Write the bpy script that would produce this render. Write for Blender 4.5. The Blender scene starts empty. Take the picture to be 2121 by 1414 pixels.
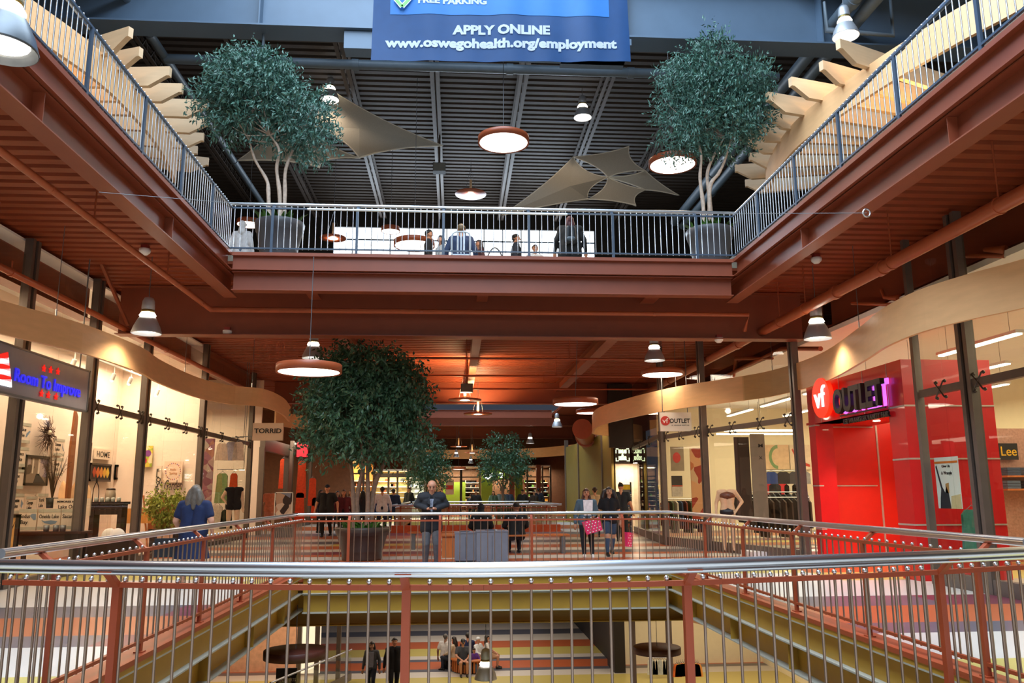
import bpy, bmesh, math, random
import numpy as np
from mathutils import Vector, Matrix
random.seed(7)
SC = bpy.context.scene
PI = math.pi

# ------------------------------------------------------------------ camera
EYE = 1.5
FPX, YAW, PIT, ROL = 1700.0, 0.0688, 0.1831, -0.0049
_c, _s = math.cos(YAW), math.sin(YAW)
FW = Vector((_s*math.cos(PIT), _c*math.cos(PIT), math.sin(PIT)))
_rt = Vector((_c, -_s, 0)); _up = _rt.cross(FW)
RT = _rt*math.cos(ROL) + _up*math.sin(ROL)
UP = _up*math.cos(ROL) - _rt*math.sin(ROL)
cam = bpy.data.cameras.new('camera'); camo = bpy.data.objects.new('camera', cam)
SC.collection.objects.link(camo)
cam.sensor_width = 36.0; cam.lens = 36.0*FPX/2121.0
cam.clip_start = 0.05; cam.clip_end = 400
camo.matrix_world = Matrix(((RT.x, UP.x, -FW.x, 0), (RT.y, UP.y, -FW.y, 0), (RT.z, UP.z, -FW.z, EYE), (0, 0, 0, 1)))
SC.camera = camo

# ------------------------------------------------------------------ world, big lights, exposure
SC.view_settings.view_transform = 'Standard'
SC.view_settings.look = 'None'
SC.view_settings.gamma = 1
SC.view_settings.use_curve_mapping = False
SC.view_settings.exposure = 0.35
w = bpy.data.worlds.new('world'); SC.world = w; w.use_nodes = True
w.node_tree.nodes['Background'].inputs[0].default_value = (0.62, 0.72, 1.0, 1)
w.node_tree.nodes['Background'].inputs[1].default_value = 0.05

def lamp(kind, name, loc, energy, color, size=0.5, sizey=None, rot=(0, 0, 0), spot=None, parent=None, blend=.4):
    L = bpy.data.lights.new(name, kind); L.energy = energy; L.color = color
    if kind == 'AREA':
        L.size = size
        if sizey: L.shape = 'RECTANGLE'; L.size_y = sizey
    elif kind == 'SPOT':
        L.spot_size = spot or 2.2; L.spot_blend = blend; L.shadow_soft_size = size
    else: L.shadow_soft_size = size
    o = bpy.data.objects.new(name, L); SC.collection.objects.link(o)
    o.location = loc; o.rotation_euler = rot
    if parent is not None: o.parent = parent
    return o
DAY = (0.67, 0.83, 1.0); WARM = (1.0, 0.62, 0.30); WARMW = (1.0, 0.80, 0.58)
# daylight falling through the roof glazing over the atrium
lamp('AREA', 'roof_daylight', (-0.6, 5.0, 16.6), 5800, DAY, 10, 22, rot=(0, -0.28, 0))
lamp('AREA', 'rear_roof_daylight', (0.6, -12, 16.0), 1600, DAY, 10, 12, rot=(math.radians(20), 0, 0))
lamp('AREA', 'second_roof_daylight', (1.5, 42, 12.5), 1300, DAY, 6, 10)
# unseen fill lamp added behind the viewer, brightens the ribbons and walkway
lamp('AREA', 'rear_fill', (0.6, -8, 4.0), 260, WARMW, 9, 4, rot=(math.radians(75), 0, 0))
# daylight through the end wall glazing
lamp('AREA', 'end_window_daylight', (1.0, 31.6, 11.2), 500, DAY, 11, 1.2, rot=(math.radians(-70), 0, 0))
# ------------------------------------------------------------------ helpers
def at(u, v, x=None, y=None, z=None):
    """the point of the place seen at photograph pixel u,v on a known plane"""
    d = FW*FPX + RT*(u-1060.5) + UP*(707-v)
    t = x/d.x if x is not None else y/d.y if y is not None else (z-EYE)/d.z
    return Vector((0, 0, EYE)) + d*t

def lin(h):
    if isinstance(h, str):
        h = h.lstrip('#'); c = [int(h[i:i+2], 16)/255 for i in (0, 2, 4)]
    else: c = h
    return tuple(((x/12.92) if x <= .04045 else ((x+.055)/1.055)**2.4) for x in c)

MATS = {}
def mat(name, col, rough=.6, metal=0.0, var=.12, scale=6.0, bump=0.0, emit=None, es=0.0, stretch=None, coat=0.0, spec=.5):
    if name in MATS: return MATS[name]
    m = bpy.data.materials.new(name); m.use_nodes = True; nt = m.node_tree; b = nt.nodes['Principled BSDF']
    c = lin(col)
    b.inputs['Roughness'].default_value = rough; b.inputs['Metallic'].default_value = metal
    b.inputs['Coat Weight'].default_value = coat; b.inputs['Specular IOR Level'].default_value = spec
    tc = nt.nodes.new('ShaderNodeTexCoord'); n = nt.nodes.new('ShaderNodeTexNoise'); n.inputs['Scale'].default_value = scale
    n.inputs['Detail'].default_value = 4
    src = tc.outputs['Object']
    if stretch:
        mp = nt.nodes.new('ShaderNodeMapping'); mp.inputs['Scale'].default_value = stretch
        nt.links.new(src, mp.inputs[0]); src = mp.outputs[0]
    nt.links.new(src, n.inputs['Vector'])
    r = nt.nodes.new('ShaderNodeValToRGB')
    r.color_ramp.elements[0].position = .3; r.color_ramp.elements[1].position = .7
    r.color_ramp.elements[0].color = tuple(x*(1-var) for x in c)+(1,)
    r.color_ramp.elements[1].color = tuple(min(1, x*(1+var)) for x in c)+(1,)
    nt.links.new(n.outputs[0], r.inputs[0]); nt.links.new(r.outputs[0], b.inputs['Base Color'])
    if bump:
        bp = nt.nodes.new('ShaderNodeBump'); bp.inputs['Strength'].default_value = bump; bp.inputs['Distance'].default_value = .01
        nt.links.new(n.outputs[0], bp.inputs['Height']); nt.links.new(bp.outputs[0], b.inputs['Normal'])
    if emit is not None:
        b.inputs['Emission Color'].default_value = lin(emit)+(1,); b.inputs['Emission Strength'].default_value = es
    MATS[name] = m; return m

def glass_mat(name, tint, refl):
    m = bpy.data.materials.new(name); m.use_nodes = True; nt = m.node_tree; nt.nodes.clear()
    o = nt.nodes.new('ShaderNodeOutputMaterial'); mx = nt.nodes.new('ShaderNodeMixShader')
    t = nt.nodes.new('ShaderNodeBsdfTransparent'); t.inputs[0].default_value = lin(tint)+(1,)
    g = nt.nodes.new('ShaderNodeBsdfGlossy'); g.inputs['Roughness'].default_value = .02
    f = nt.nodes.new('ShaderNodeFresnel'); f.inputs[0].default_value = refl
    ge = nt.nodes.new('ShaderNodeNewGeometry'); mu = nt.nodes.new('ShaderNodeMath'); mu.operation = 'MULTIPLY'; iv = nt.nodes.new('ShaderNodeMath'); iv.operation = 'SUBTRACT'; iv.inputs[0].default_value = 1
    nt.links.new(ge.outputs['Backfacing'], iv.inputs[1]); nt.links.new(iv.outputs[0], mu.inputs[0]); nt.links.new(f.outputs[0], mu.inputs[1])
    nt.links.new(mu.outputs[0], mx.inputs[0]); nt.links.new(t.outputs[0], mx.inputs[1]); nt.links.new(g.outputs[0], mx.inputs[2])
    nt.links.new(mx.outputs[0], o.inputs[0]); return m

class MB:
    """collects shapes and links them as one mesh object"""
    def __init__(s): s.v = []; s.f = []; s.m = []; s.mats = []; s.sm = []
    def mi(s, m):
        if m not in s.mats: s.mats.append(m)
        return s.mats.index(m)
    def add(s, vs, fs, m, smooth=False):
        b = len(s.v); k = s.mi(m)
        s.v += [tuple(v) for v in vs]; s.f += [tuple(b+i for i in f) for f in fs]
        s.m += [k]*len(fs); s.sm += [smooth]*len(fs)
    def box(s, x0, x1, y0, y1, z0, z1, m):
        x0, x1 = min(x0, x1), max(x0, x1); y0, y1 = min(y0, y1), max(y0, y1); z0, z1 = min(z0, z1), max(z0, z1)
        v = [(x0, y0, z0), (x1, y0, z0), (x1, y1, z0), (x0, y1, z0), (x0, y0, z1), (x1, y0, z1), (x1, y1, z1), (x0, y1, z1)]
        s.add(v, [(0, 3, 2, 1), (4, 5, 6, 7), (0, 1, 5, 4), (1, 2, 6, 5), (2, 3, 7, 6), (3, 0, 4, 7)], m)
    def obox(s, c, ax, ay, az, m):
        c = Vector(c); ax = Vector(ax); ay = Vector(ay); az = Vector(az)
        v = [c+ax*i+ay*j+az*k for k in (-1, 1) for i, j in ((-1, -1), (1, -1), (1, 1), (-1, 1))]
        f = [(0, 3, 2, 1), (4, 5, 6, 7), (0, 1, 5, 4), (1, 2, 6, 5), (2, 3, 7, 6), (3, 0, 4, 7)]
        if ax.cross(ay).dot(az) < 0: f = [tuple(reversed(q)) for q in f]
        s.add(v, f, m)
    def bar(s, p, q, wd, ht, m, up=(0, 0, 1)):
        p = Vector(p); q = Vector(q); d = (q-p); L = d.length; d.normalize(); upv = Vector(up)
        sd = d.cross(upv)
        if sd.length < 1e-4: sd = d.cross(Vector((1, 0, 0)))
        sd.normalize(); u2 = sd.cross(d)
        s.obox((p+q)/2, sd*wd/2, d*L/2, u2*ht/2, m)
    def tube(s, pts, r, m, n=10, caps=True, closed=False):
        pts = [Vector(p) for p in pts]; N = len(pts)
        rs = r if isinstance(r, (list, tuple)) else [r]*N
        t0 = (pts[1]-pts[0]).normalized()
        ref = Vector((0, 0, 1)) if abs(t0.z) < .9 else Vector((1, 0, 0))
        nrm = t0.cross(ref).normalized(); vs = []
        for i in range(N):
            if closed: t = (pts[(i+1) % N]-pts[i-1]).normalized()
            else: t = (pts[min(i+1, N-1)]-pts[max(i-1, 0)]).normalized()
            nrm = (nrm-t*nrm.dot(t)).normalized(); bn = t.cross(nrm)
            k = 1.0
            if 0 < i < N-1:
                a = (pts[i]-pts[i-1]).normalized().dot(t); k = 1/max(a, .5)
            for j in range(n):
                a = 2*PI*j/n; vs.append(pts[i]+(nrm*math.cos(a)+bn*math.sin(a))*rs[i]*(k if rs[i] > 0 else 1))
        fs = [(i*n+j, i*n+(j+1) % n, (i+1)*n+(j+1) % n, (i+1)*n+j) for i in range(N-1) for j in range(n)]
        if closed: fs += [((N-1)*n+j, (N-1)*n+(j+1) % n, (j+1) % n, j) for j in range(n)]
        s.add(vs, fs, m, True)
        if caps and not closed:
            s.add(vs[:n], [tuple(range(n-1, -1, -1))], m); s.add(vs[-n:], [tuple(range(n))], m)
    def lathe(s, c, prof, m, n=24, axis='z', smooth=True, cap=False):
        cx, cy, cz = c; vs = []
        for r, z in prof:
            for j in range(n):
                a = 2*PI*j/n; vs.append((cx+r*math.cos(a), cy+r*math.sin(a), cz+z))
        fs = [(i*n+j, i*n+(j+1) % n, (i+1)*n+(j+1) % n, (i+1)*n+j) for i in range(len(prof)-1) for j in range(n)]
        s.add(vs, fs, m, smooth)
        if cap:
            k = (len(prof)-1)*n; s.add(vs[k:k+n], [tuple(range(n))], m); s.add(vs[:n], [tuple(range(n-1, -1, -1))], m)
    def prism(s, poly, org, ex, ey, ez, depth, m, bevel=0):
        """poly in (ex,ey) coordinates, extruded by depth along ez"""
        org = Vector(org); ex = Vector(ex); ey = Vector(ey); ez = Vector(ez); n = len(poly)
        a = [org+ex*p[0]+ey*p[1] for p in poly]; b = [p+ez*depth for p in a]
        area = sum(poly[i][0]*poly[(i+1) % n][1]-poly[(i+1) % n][0]*poly[i][1] for i in range(n))
        fl = (area > 0) == (ex.cross(ey).dot(ez) > 0)
        fs = [tuple(range(n-1, -1, -1)), tuple(range(n, 2*n))]+[(i, (i+1) % n, n+(i+1) % n, n+i) for i in range(n)]
        if not fl: fs = [tuple(reversed(f)) for f in fs]
        s.add(a+b, fs, m)
    def sphere(s, c, r, m, n=10, sc=(1, 1, 1)):
        prof = [(max(1e-4, math.sin(PI*i/n)), -math.cos(PI*i/n)) for i in range(n+1)]
        vs = []; k = n+4
        for a, b in prof:
            for j in range(k):
                t = 2*PI*j/k; vs.append((c[0]+r*sc[0]*a*math.cos(t), c[1]+r*sc[1]*a*math.sin(t), c[2]+r*sc[2]*b))
        fs = [(i*k+j, i*k+(j+1) % k, (i+1)*k+(j+1) % k, (i+1)*k+j) for i in range(n) for j in range(k)]
        s.add(vs, fs, m, True)
    def build(s, name, parent=None):
        me = bpy.data.meshes.new(name); me.from_pydata(s.v, [], s.f)
        for m in s.mats: me.materials.append(m)
        me.polygons.foreach_set('material_index', s.m); me.polygons.foreach_set('use_smooth', s.sm)
        me.update(); o = bpy.data.objects.new(name, me); SC.collection.objects.link(o)
        if parent is not None: o.parent = parent
        return o

def tag(o, label=None, cat=None, group=None, kind=None):
    if label: o['label'] = label
    if cat: o['category'] = cat
    if group: o['group'] = group
    if kind: o['kind'] = kind
    return o
def thing(name, label, cat, loc=(0, 0, 0), rz=0, group=None):
    o = bpy.data.objects.new(name, None); SC.collection.objects.link(o)
    o.location = loc; o.rotation_euler = (0, 0, rz); o.empty_display_size = .1
    return tag(o, label, cat, group)
def struct(mb, name): return tag(mb.build(name), kind='structure')
def dup(root, loc=None, rz=None, label=None, group=None):
    def cp(o, par):
        c = o.copy(); SC.collection.objects.link(c)
        if par is not None: c.parent = par
        for ch in [x for x in SC.collection.objects if x.parent == o]: cp(ch, c)
        return c
    r = cp(root, None)
    if loc is not None: r.location = loc
    if rz is not None: r.rotation_euler = (0, 0, rz)
    if label: r['label'] = label
    if group: r['group'] = group
    return r
FONT = None
def text(name, s, loc, ex, size, m, parent=None, up=(0, 0, 1), depth=.006, width=None, align='LEFT', shear=0, bold=0.0):
    """raised lettering; ex = reading direction, up = letter up"""
    cu = bpy.data.curves.new(name, 'FONT'); cu.body = s; cu.size = size; cu.extrude = depth/2; cu.align_x = align
    cu.shear = shear; cu.offset = bold; cu.resolution_u = 3
    o = bpy.data.objects.new(name, cu); SC.collection.objects.link(o)
    bpy.context.view_layer.update()
    me = bpy.data.meshes.new_from_object(o.evaluated_get(bpy.context.evaluated_depsgraph_get()))
    bpy.data.objects.remove(o)
    ex = Vector(ex).normalized(); up = Vector(up).normalized(); nz = ex.cross(up)
    xs = [v.co.x for v in me.vertices] or [0, 1]; k = 1.0
    if width: k = width/max(1e-6, (max(xs)-min(xs)))
    x0 = min(xs) if align == 'LEFT' else (min(xs)+max(xs))/2 if align == 'CENTER' else 0
    loc = Vector(loc)
    for v in me.vertices: v.co = loc+ex*((v.co.x-x0)*k)+up*v.co.y+nz*v.co.z
    me.materials.clear(); me.materials.append(m)
    o = bpy.data.objects.new(name, me); SC.collection.objects.link(o)
    if parent is not None: o.parent = parent; o.matrix_parent_inverse = Matrix.Translation(-Vector(parent.location)) if parent.type == 'EMPTY' else Matrix()
    return o
def relpar(o, parent):
    """parent a mesh built in world coordinates under a moved empty"""
    o.parent = parent; o.matrix_parent_inverse = (Matrix.Translation(parent.location) @ Matrix.Rotation(parent.rotation_euler.z, 4, 'Z')).inverted(); return o

def smooth_path(pts, n=8, closed=False):
    P = [Vector(p) for p in pts]; out = []
    N = len(P)
    for i in range(N-1 if not closed else N):
        p0 = P[i-1] if (i > 0 or closed) else P[0]*2-P[1]; p1 = P[i]; p2 = P[(i+1) % N]
        p3 = P[(i+2) % N] if (i+2 < N or closed) else P[-1]*2-P[-2]
        for k in range(n):
            t = k/n; out.append(.5*((2*p1)+(p2-p0)*t+(2*p0-5*p1+4*p2-p3)*t*t+(3*p1-p0-3*p2+p3)*t**3))
    if not closed: out.append(P[-1])
    return out

# ------------------------------------------------------------------ materials
M_RUST = mat('rust_painted_steel', '#86432b', .45, var=.06, scale=3)
M_RUSTD = mat('rust_deck_paint', '#8a3a14', .6, var=.08, scale=3)
M_RAILR = mat('rust_rail_paint', '#984224', .4, var=.05)
M_OLIVE = mat('olive_painted_steel', '#b48c30', .45, var=.06, scale=3)
M_OLEDGE = mat('pale_flange_edge', '#a9a79a', .45, var=.05)
M_SLATE = mat('slate_rail_paint', '#3d4c5e', .4, var=.05)
M_STEEL = mat('brushed_steel', '#d2d5da', .30, 1.0, var=.02, scale=3)
M_ROD = mat('steel_rod_brown_reflection', '#a08c7e', .38, .85, var=.03)  # brown reflected by the steel balusters is put into the base colour
M_ALU = mat('spun_aluminium', '#b9bec6', .45, .55, var=.03)
M_DARKC = mat('dark_ceiling_paint', '#3a2f27', .7, var=.1)
M_DARKJ = mat('dark_joist_paint', '#4a3f38', .6, var=.1)
M_GIRD = mat('grey_blue_girder_paint', '#53677c', .5, var=.05, scale=2)
M_PIPEG = mat('grey_duct_paint', '#5c6a76', .5, var=.06)
M_PIPER = mat('rust_pipe_paint', '#a4512f', .4, var=.06)
M_WOOD = mat('maple_veneer', '#e8b884', .42, var=.05, scale=2.2, stretch=(1, 1, 6))
M_WOODL = mat('pale_maple', '#dcbc96', .45, var=.05, scale=2.5, stretch=(1, 1, 6))
M_COL = mat('bronze_grey_column', '#6b6058', .4, .35, var=.06)
M_GREYM = mat('grey_metal', '#6e7074', .4, .5, var=.05)
M_CREAM = mat('cream_wall_paint', '#eadcc6', .8, var=.03)
M_WHITE = mat('white_paint', '#efefec', .6, var=.02)
M_BLACK = mat('black_plastic', '#141414', .5, var=.1)
M_BRASS = mat('socket_bronze', '#8a7a4c', .4, .8, var=.05)
M_BULB = mat('lamp_glow', '#fff6e0', .5, emit='#fff0d8', es=14)
M_DISC = mat('disc_diffuser_glow', '#fff8ee', .5, emit='#fff2e2', es=4.5)
M_TUBE = mat('fluorescent_glow', '#ffffff', .5, emit='#fff4d4', es=7)
M_SPOTG = mat('small_spot_glow', '#fff6e0', .5, emit='#ffeac0', es=22)
M_LEAFB = mat('blue_green_leaf', '#44695c', .42, var=.45, scale=9)
M_LEAFG = mat('mid_green_leaf', '#3f6448', .38, var=.45, scale=9)
M_BARK = mat('pale_bark', '#b5a292', .8, var=.2, scale=14, bump=.5)
M_BARKD = mat('grey_bark', '#7d6656', .8, var=.2, scale=14, bump=.5)
M_POT = mat('charcoal_pot', '#4a4a4f', .45, var=.08)
M_POTD = mat('dark_brown_pot', '#3a302c', .4, var=.08)
M_SOIL = mat('soil', '#2a201a', .9)
M_GLASS = glass_mat('shop_glass', '#f4f6f2', 1.35)
M_SAIL = mat('sail_fabric', '#ada495', .8, var=.04, scale=30)
M_SAILE = mat('sail_hem', '#dcd4c4', .7, var=.04)
M_SKIN = mat('skin', '#c98d6d', .55, var=.06)
M_SKIND = mat('skin_tan', '#a3694c', .55, var=.06)
M_ORANGEW = mat('orange_wood', '#b8662c', .45, var=.15, scale=3, stretch=(8, 1, 1))
# ------------------------------------------------------------------ structure dimensions
XL2, XR2, YF2 = -2.88, 4.16, 16.39          # opening in the walkway level (z = 0)
XL3, XR3, YF3, Z3 = -4.45, 5.69, 16.03, 6.243   # opening in the level above
SL, SR = -7.4, 7.95                         # shop front planes
Z1 = -5.0
ZR = 13.4                                   # roof deck

def bands_mat(name, edges, cols, rough=.3, patch=None):
    """terrazzo bands across the walkway, colour by distance along the mall (object y)"""
    m = bpy.data.materials.new(name); m.use_nodes = True; nt = m.node_tree; b = nt.nodes['Principled BSDF']
    b.inputs['Roughness'].default_value = rough
    tc = nt.nodes.new('ShaderNodeTexCoord'); sp = nt.nodes.new('ShaderNodeSeparateXYZ'); nt.links.new(tc.outputs['Object'], sp.inputs[0])
    y0, y1 = edges[0], edges[-1]
    def ramp(cc):
        mr = nt.nodes.new('ShaderNodeMapRange'); mr.inputs[1].default_value = y0; mr.inputs[2].default_value = y1
        nt.links.new(sp.outputs[1], mr.inputs[0])
        r = nt.nodes.new('ShaderNodeValToRGB'); r.color_ramp.interpolation = 'CONSTANT'
        for i, (e, c) in enumerate(zip(edges[:-1], cc)):
            p = (e-y0)/(y1-y0)
            el = r.color_ramp.elements[i] if i < 2 else r.color_ramp.elements.new(min(p, 1))
            el.position = min(p, 1); el.color = lin(c)+(1,)
        nt.links.new(mr.outputs[0], r.inputs[0]); return r
    r1 = ramp(cols); out = r1.outputs[0]
    if patch:
        r2 = ramp(patch[1]); gt = nt.nodes.new('ShaderNodeMath'); gt.operation = 'LESS_THAN'
        wv = nt.nodes.new('ShaderNodeMath'); wv.operation = 'PINGPONG'; wv.inputs[1].default_value = patch[0]
        ad = nt.nodes.new('ShaderNodeMath'); ad.operation = 'ADD'; ad.inputs[1].default_value = 1.1
        nt.links.new(sp.outputs[0], ad.inputs[0]); nt.links.new(ad.outputs[0], wv.inputs[0])
        nt.links.new(wv.outputs[0], gt.inputs[0]); gt.inputs[1].default_value = patch[0]*.5
        mx = nt.nodes.new('ShaderNodeMix'); mx.data_type = 'RGBA'
        nt.links.new(gt.outputs[0], mx.inputs[0]); nt.links.new(r1.outputs[0], mx.inputs[6]); nt.links.new(r2.outputs[0], mx.inputs[7]); out = mx.outputs[2]
    nz = nt.nodes.new('ShaderNodeTexNoise'); nz.inputs['Scale'].default_value = 60; nt.links.new(tc.outputs['Object'], nz.inputs['Vector'])
    mr2 = nt.nodes.new('ShaderNodeMapRange'); mr2.inputs[3].default_value = .88; mr2.inputs[4].default_value = 1.08; nt.links.new(nz.outputs[0], mr2.inputs[0])
    vm = nt.nodes.new('ShaderNodeMix'); vm.data_type = 'RGBA'; vm.blend_type = 'MULTIPLY'; vm.inputs[0].default_value = 1
    nt.links.new(out, vm.inputs[6]); nt.links.new(mr2.outputs[0], vm.inputs[7]); nt.links.new(vm.outputs[2], b.inputs['Base Color'])
    return m
WH, GR, OR, MA, YE = '#cfc9c0', '#5c5d68', '#b8613c', '#77394a', '#c3b567'
edges = [-10, 5.5, 7.55, 8.9, 9.6, 11.0, 11.9, 14.0, 15.6, 17.2, 18.4, 19.0, 19.8, 20.6, 21.6, 22.6, 23.6, 25.0, 26.2, 27.6, 29, 31, 33, 36, 40, 44, 50, 56, 62, 80]
c1 = [WH, YE, WH, GR, OR, GR, WH, WH, YE, OR, GR, OR, WH, OR, GR, WH, OR, WH, GR, WH, OR, GR, WH, OR, WH, YE, WH, OR, WH]
c2 = [WH, YE, WH, MA, OR, MA, WH, YE, OR, WH, MA, OR, WH, OR, MA, WH, OR, YE, MA, WH, OR, MA, WH, OR, WH, YE, WH, OR, WH]
M_FL2 = bands_mat('terrazzo_bands', edges, c1, .28, (5.2, c2))
e1 = [0, 12, 20, 24, 26, 27.5, 28.6, 31.2, 32.15, 32.75, 34.0, 34.55, 35.2, 36.9, 38.6, 40.3, 41.5, 44, 48, 52, 60]
k1 = [WH, YE, WH, OR, WH, GR, YE, WH, GR, OR, GR, WH, YE, OR, WH, GR, WH, YE, OR, WH]
M_FL1 = bands_mat('lower_terrazzo_bands', e1, k1, .3)

# floors
f = MB()
def slab(mb, x0, x1, y0, y1, z, m, t=.16): mb.box(x0, x1, y0, y1, z-t, z, m)
slab(f, -14, XL2-.21, -12, 60, 0, M_FL2); slab(f, XR2+.21, 20, -12, 60, 0, M_FL2)
slab(f, XL2-.21, XR2+.21, -12, 5.0, 0, M_FL2); slab(f, XL2-.21, XR2+.21, YF2+.21, 33.5, 0, M_FL2)
slab(f, XL2-.21, -2.4, 33.5, 46, 0, M_FL2); slab(f, XL2-.21, XR2+.21, 46, 60, 0, M_FL2)
struct(f, 'floor')
f = MB(); f.box(-16, 20, 2, 62, Z1-.2, Z1, M_FL1); struct(f, 'floor')

def deck(mb, x0, x1, y0, y1, z, m, pitch=.3, depth=.075):
    """corrugated steel deck: ribs run across the mall, underside at z"""
    n = int((y1-y0)/pitch); prof = []
    for i in range(n+1):
        y = y0+i*pitch
        prof += [(y, z+depth), (y+pitch*.18, z+depth), (y+pitch*.3, z), (y+pitch*.85, z)]
    prof = [(min(a, y1), b) for a, b in prof]
    vs = []
    for a, b in prof: vs += [(x0, a, b), (x1, a, b)]
    mb.add(vs, [(2*i, 2*i+1, 2*i+3, 2*i+2) for i in range(len(prof)-1)], m)
    mb.box(x0, x1, y0, y1, z+depth+.002, z+depth+.06, m)

M_DKFL = mat('upper_floor_tile', '#8f8574', .5)
d = MB()
for (a, b, y0, y1) in ((-13, XL3-.24, -12, YF3+.24), (XR3+.24, 14, -12, YF3+.24), (-13, 14, YF3+.24, 34.9)):
    deck(d, a, b, y0, y1, 5.98, M_RUSTD)
    d.box(a if a > -13 else -13, b, y0, y1, 6.12, Z3, M_DKFL)
deck(d, -13, 14, 47.8, 62, 5.98, M_RUSTD); d.box(-13, 14, 47.8, 62, 6.12, Z3, M_DKFL)
deck(d, -13, -3.2, 35, 47.5, 5.98, M_RUSTD); deck(d, 5.6, 14, 35, 47.5, 5.98, M_RUSTD)
tag(d.build('ceiling'), kind='structure')

# ------------------------------------------------------------------ edge beams of the openings
def sec_x(mb, xf, s, y0, y1, za, zb, wd, m, edge=None, back=.0):
    """channel/I section running along y; face plane at xf, s=+1 when the opening is on the +x side"""
    t = .018; e = edge or m
    mb.box(xf-s*wd*.55-.008, xf-s*wd*.55+.008, y0, y1, za+t, zb-t, m)
    mb.box(xf, xf-s*wd, y0, y1, zb-t, zb, e); mb.box(xf, xf-s*wd, y0, y1, za, za+t, e)
def sec_y(mb, yf, s, x0, x1, za, zb, wd, m, edge=None):
    t = .018; e = edge or m
    mb.box(x0, x1, yf-s*wd*.55-.008, yf-s*wd*.55+.008, za+t, zb-t, m)
    mb.box(x0, x1, yf, yf-s*wd, zb-t, zb, e); mb.box(x0, x1, yf, yf-s*wd, za, za+t, e)
def beam_set(where, lab, z0, X0, X1, YF, m, e, d1, g, d2, y0):
    # upper channel + lower beam on three sides of an opening
    for nm, s, xf in (('left', 1, X0), ('right', -1, X1)):
        b = MB(); sec_x(b, xf, s, y0, YF, z0-d1, z0-.05, .16, m, e)
        b.box(xf, xf-s*.2, y0, YF, z0-.05, z0+.0, m)
        tag(b.build('edge_channel'), f'upper {lab} edge channel along the {nm} side of the {where} opening', 'beam')
        b = MB(); sec_x(b, xf-s*.06, s, y0, YF+.75, z0-d2, z0-d1-g, .26, m, e)
        for k in range(6):
            yy = y0+1+k*(YF-y0)/6
            b.box(xf-s*.07, xf-s*.2, yy-.006, yy+.006, z0-d2+.018, z0-d1-g-.018, m)
        tag(b.build('edge_beam'), f'lower {lab} edge beam along the {nm} side of the {where} opening', 'beam')
    b = MB(); sec_y(b, YF, -1, X0, X1, z0-d1, z0-.05, .16, m, e); b.box(X0, X1, YF, YF+.2, z0-.05, z0, m)
    tag(b.build('edge_channel'), f'upper {lab} edge channel across the far end of the {where} opening', 'beam')
    b = MB(); sec_y(b, YF+.06, -1, X0+.0, X1-.0, z0-d2, z0-d1-g, .26, m, e)
    tag(b.build('edge_beam'), f'lower {lab} edge beam across the far end of the {where} opening', 'beam')
beam_set('upper level', 'rust red steel', Z3, XL3, XR3, YF3, M_RUST, None, .36, .015, .76, -9)
beam_set('middle level', 'olive steel', 0.0, XL2, XR2, YF2, M_OLIVE, M_OLEDGE, .36, .015, .72, 3)
# the floor slab edge trim (rust coloured angle round the middle opening)
tr = MB()
tr.box(XL2-.23, XL2+.012, 5.3, YF2, .0, .05, M_RAILR); tr.box(XR2+.23, XR2-.012, 5.3, YF2, 0, .05, M_RAILR)
tr.box(XL2, XR2, YF2-.012, YF2+.23, 0, .05, M_RAILR)
tag(tr.build('trim_1'), kind='structure')

# girders and joists under the decks
b = MB(); sec_y(b, 17.75, -1, -7.3, 7.9, 4.9, 5.97, .36, M_RUST)
tag(b.build('cross_girder'), 'deep dark rust cross girder spanning the walkway beyond the first opening', 'girder')
b = MB(); sec_y(b, 33.3, -1, -7.3, 8.0, 5.1, 5.97, .36, M_RUST)
tag(b.build('cross_girder'), 'rust cross girder at the far end of the brightly lit deck bay', 'girder')
b = MB(); sec_y(b, 47.4, -1, -7.3, 8, 5.35, 5.97, .3, M_RUST)
tag(b.build('cross_girder'), 'pinkish rust girder at the far end of the second opening', 'girder')
b = MB(); sec_y(b, 47.0, 1, -3.1, 5.5, 5.75, 6.2, .2, M_RUST)
tag(b.build('edge_channel'), 'thin rust channel edging the far side of the distant second opening', 'beam')
b = MB(); sec_y(b, 56, -1, -7.3, 8, 5.2, 5.97, .3, M_RUST)
tag(b.build('cross_girder'), 'most distant rust cross girder above the green shoe shop', 'girder')
JX = [at(715, 700, z=5.75).x, at(987, 700, z=5.75).x, at(1262, 700, z=5.75).x]
for i, x in enumerate(JX):
    wd = .12 if i < 2 else .16
    b = MB(); sec_x(b, x+wd, 1, 16.3, 17.74, 5.68, 5.97, wd*2, M_RUST); sec_x(b, x+wd, 1, 18.12, 33.28, 5.6, 5.97, wd*2, M_RUST)
    tag(b.build('deck_joist'), ['rust joist under the lit deck, on the left above the tree', 'rust joist under the lit deck, in the middle above the loudspeaker', 'rust joist under the lit deck, on the right above the disc lamps'][i], 'joist', 'joists under the lit deck')
for s, x in ((-1, -7.7), (1, 8.35)):
    b = MB(); sec_x(b, x, -s, -9, 17.7, 5.15, 5.97, .3, M_RUST); sec_x(b, x, -s, 18.15, 33.3, 5.3, 5.97, .3, M_RUST)
    tag(b.build('side_girder'), f'rust girder running above the {"left" if s < 0 else "right"} shop fronts', 'girder')

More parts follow.
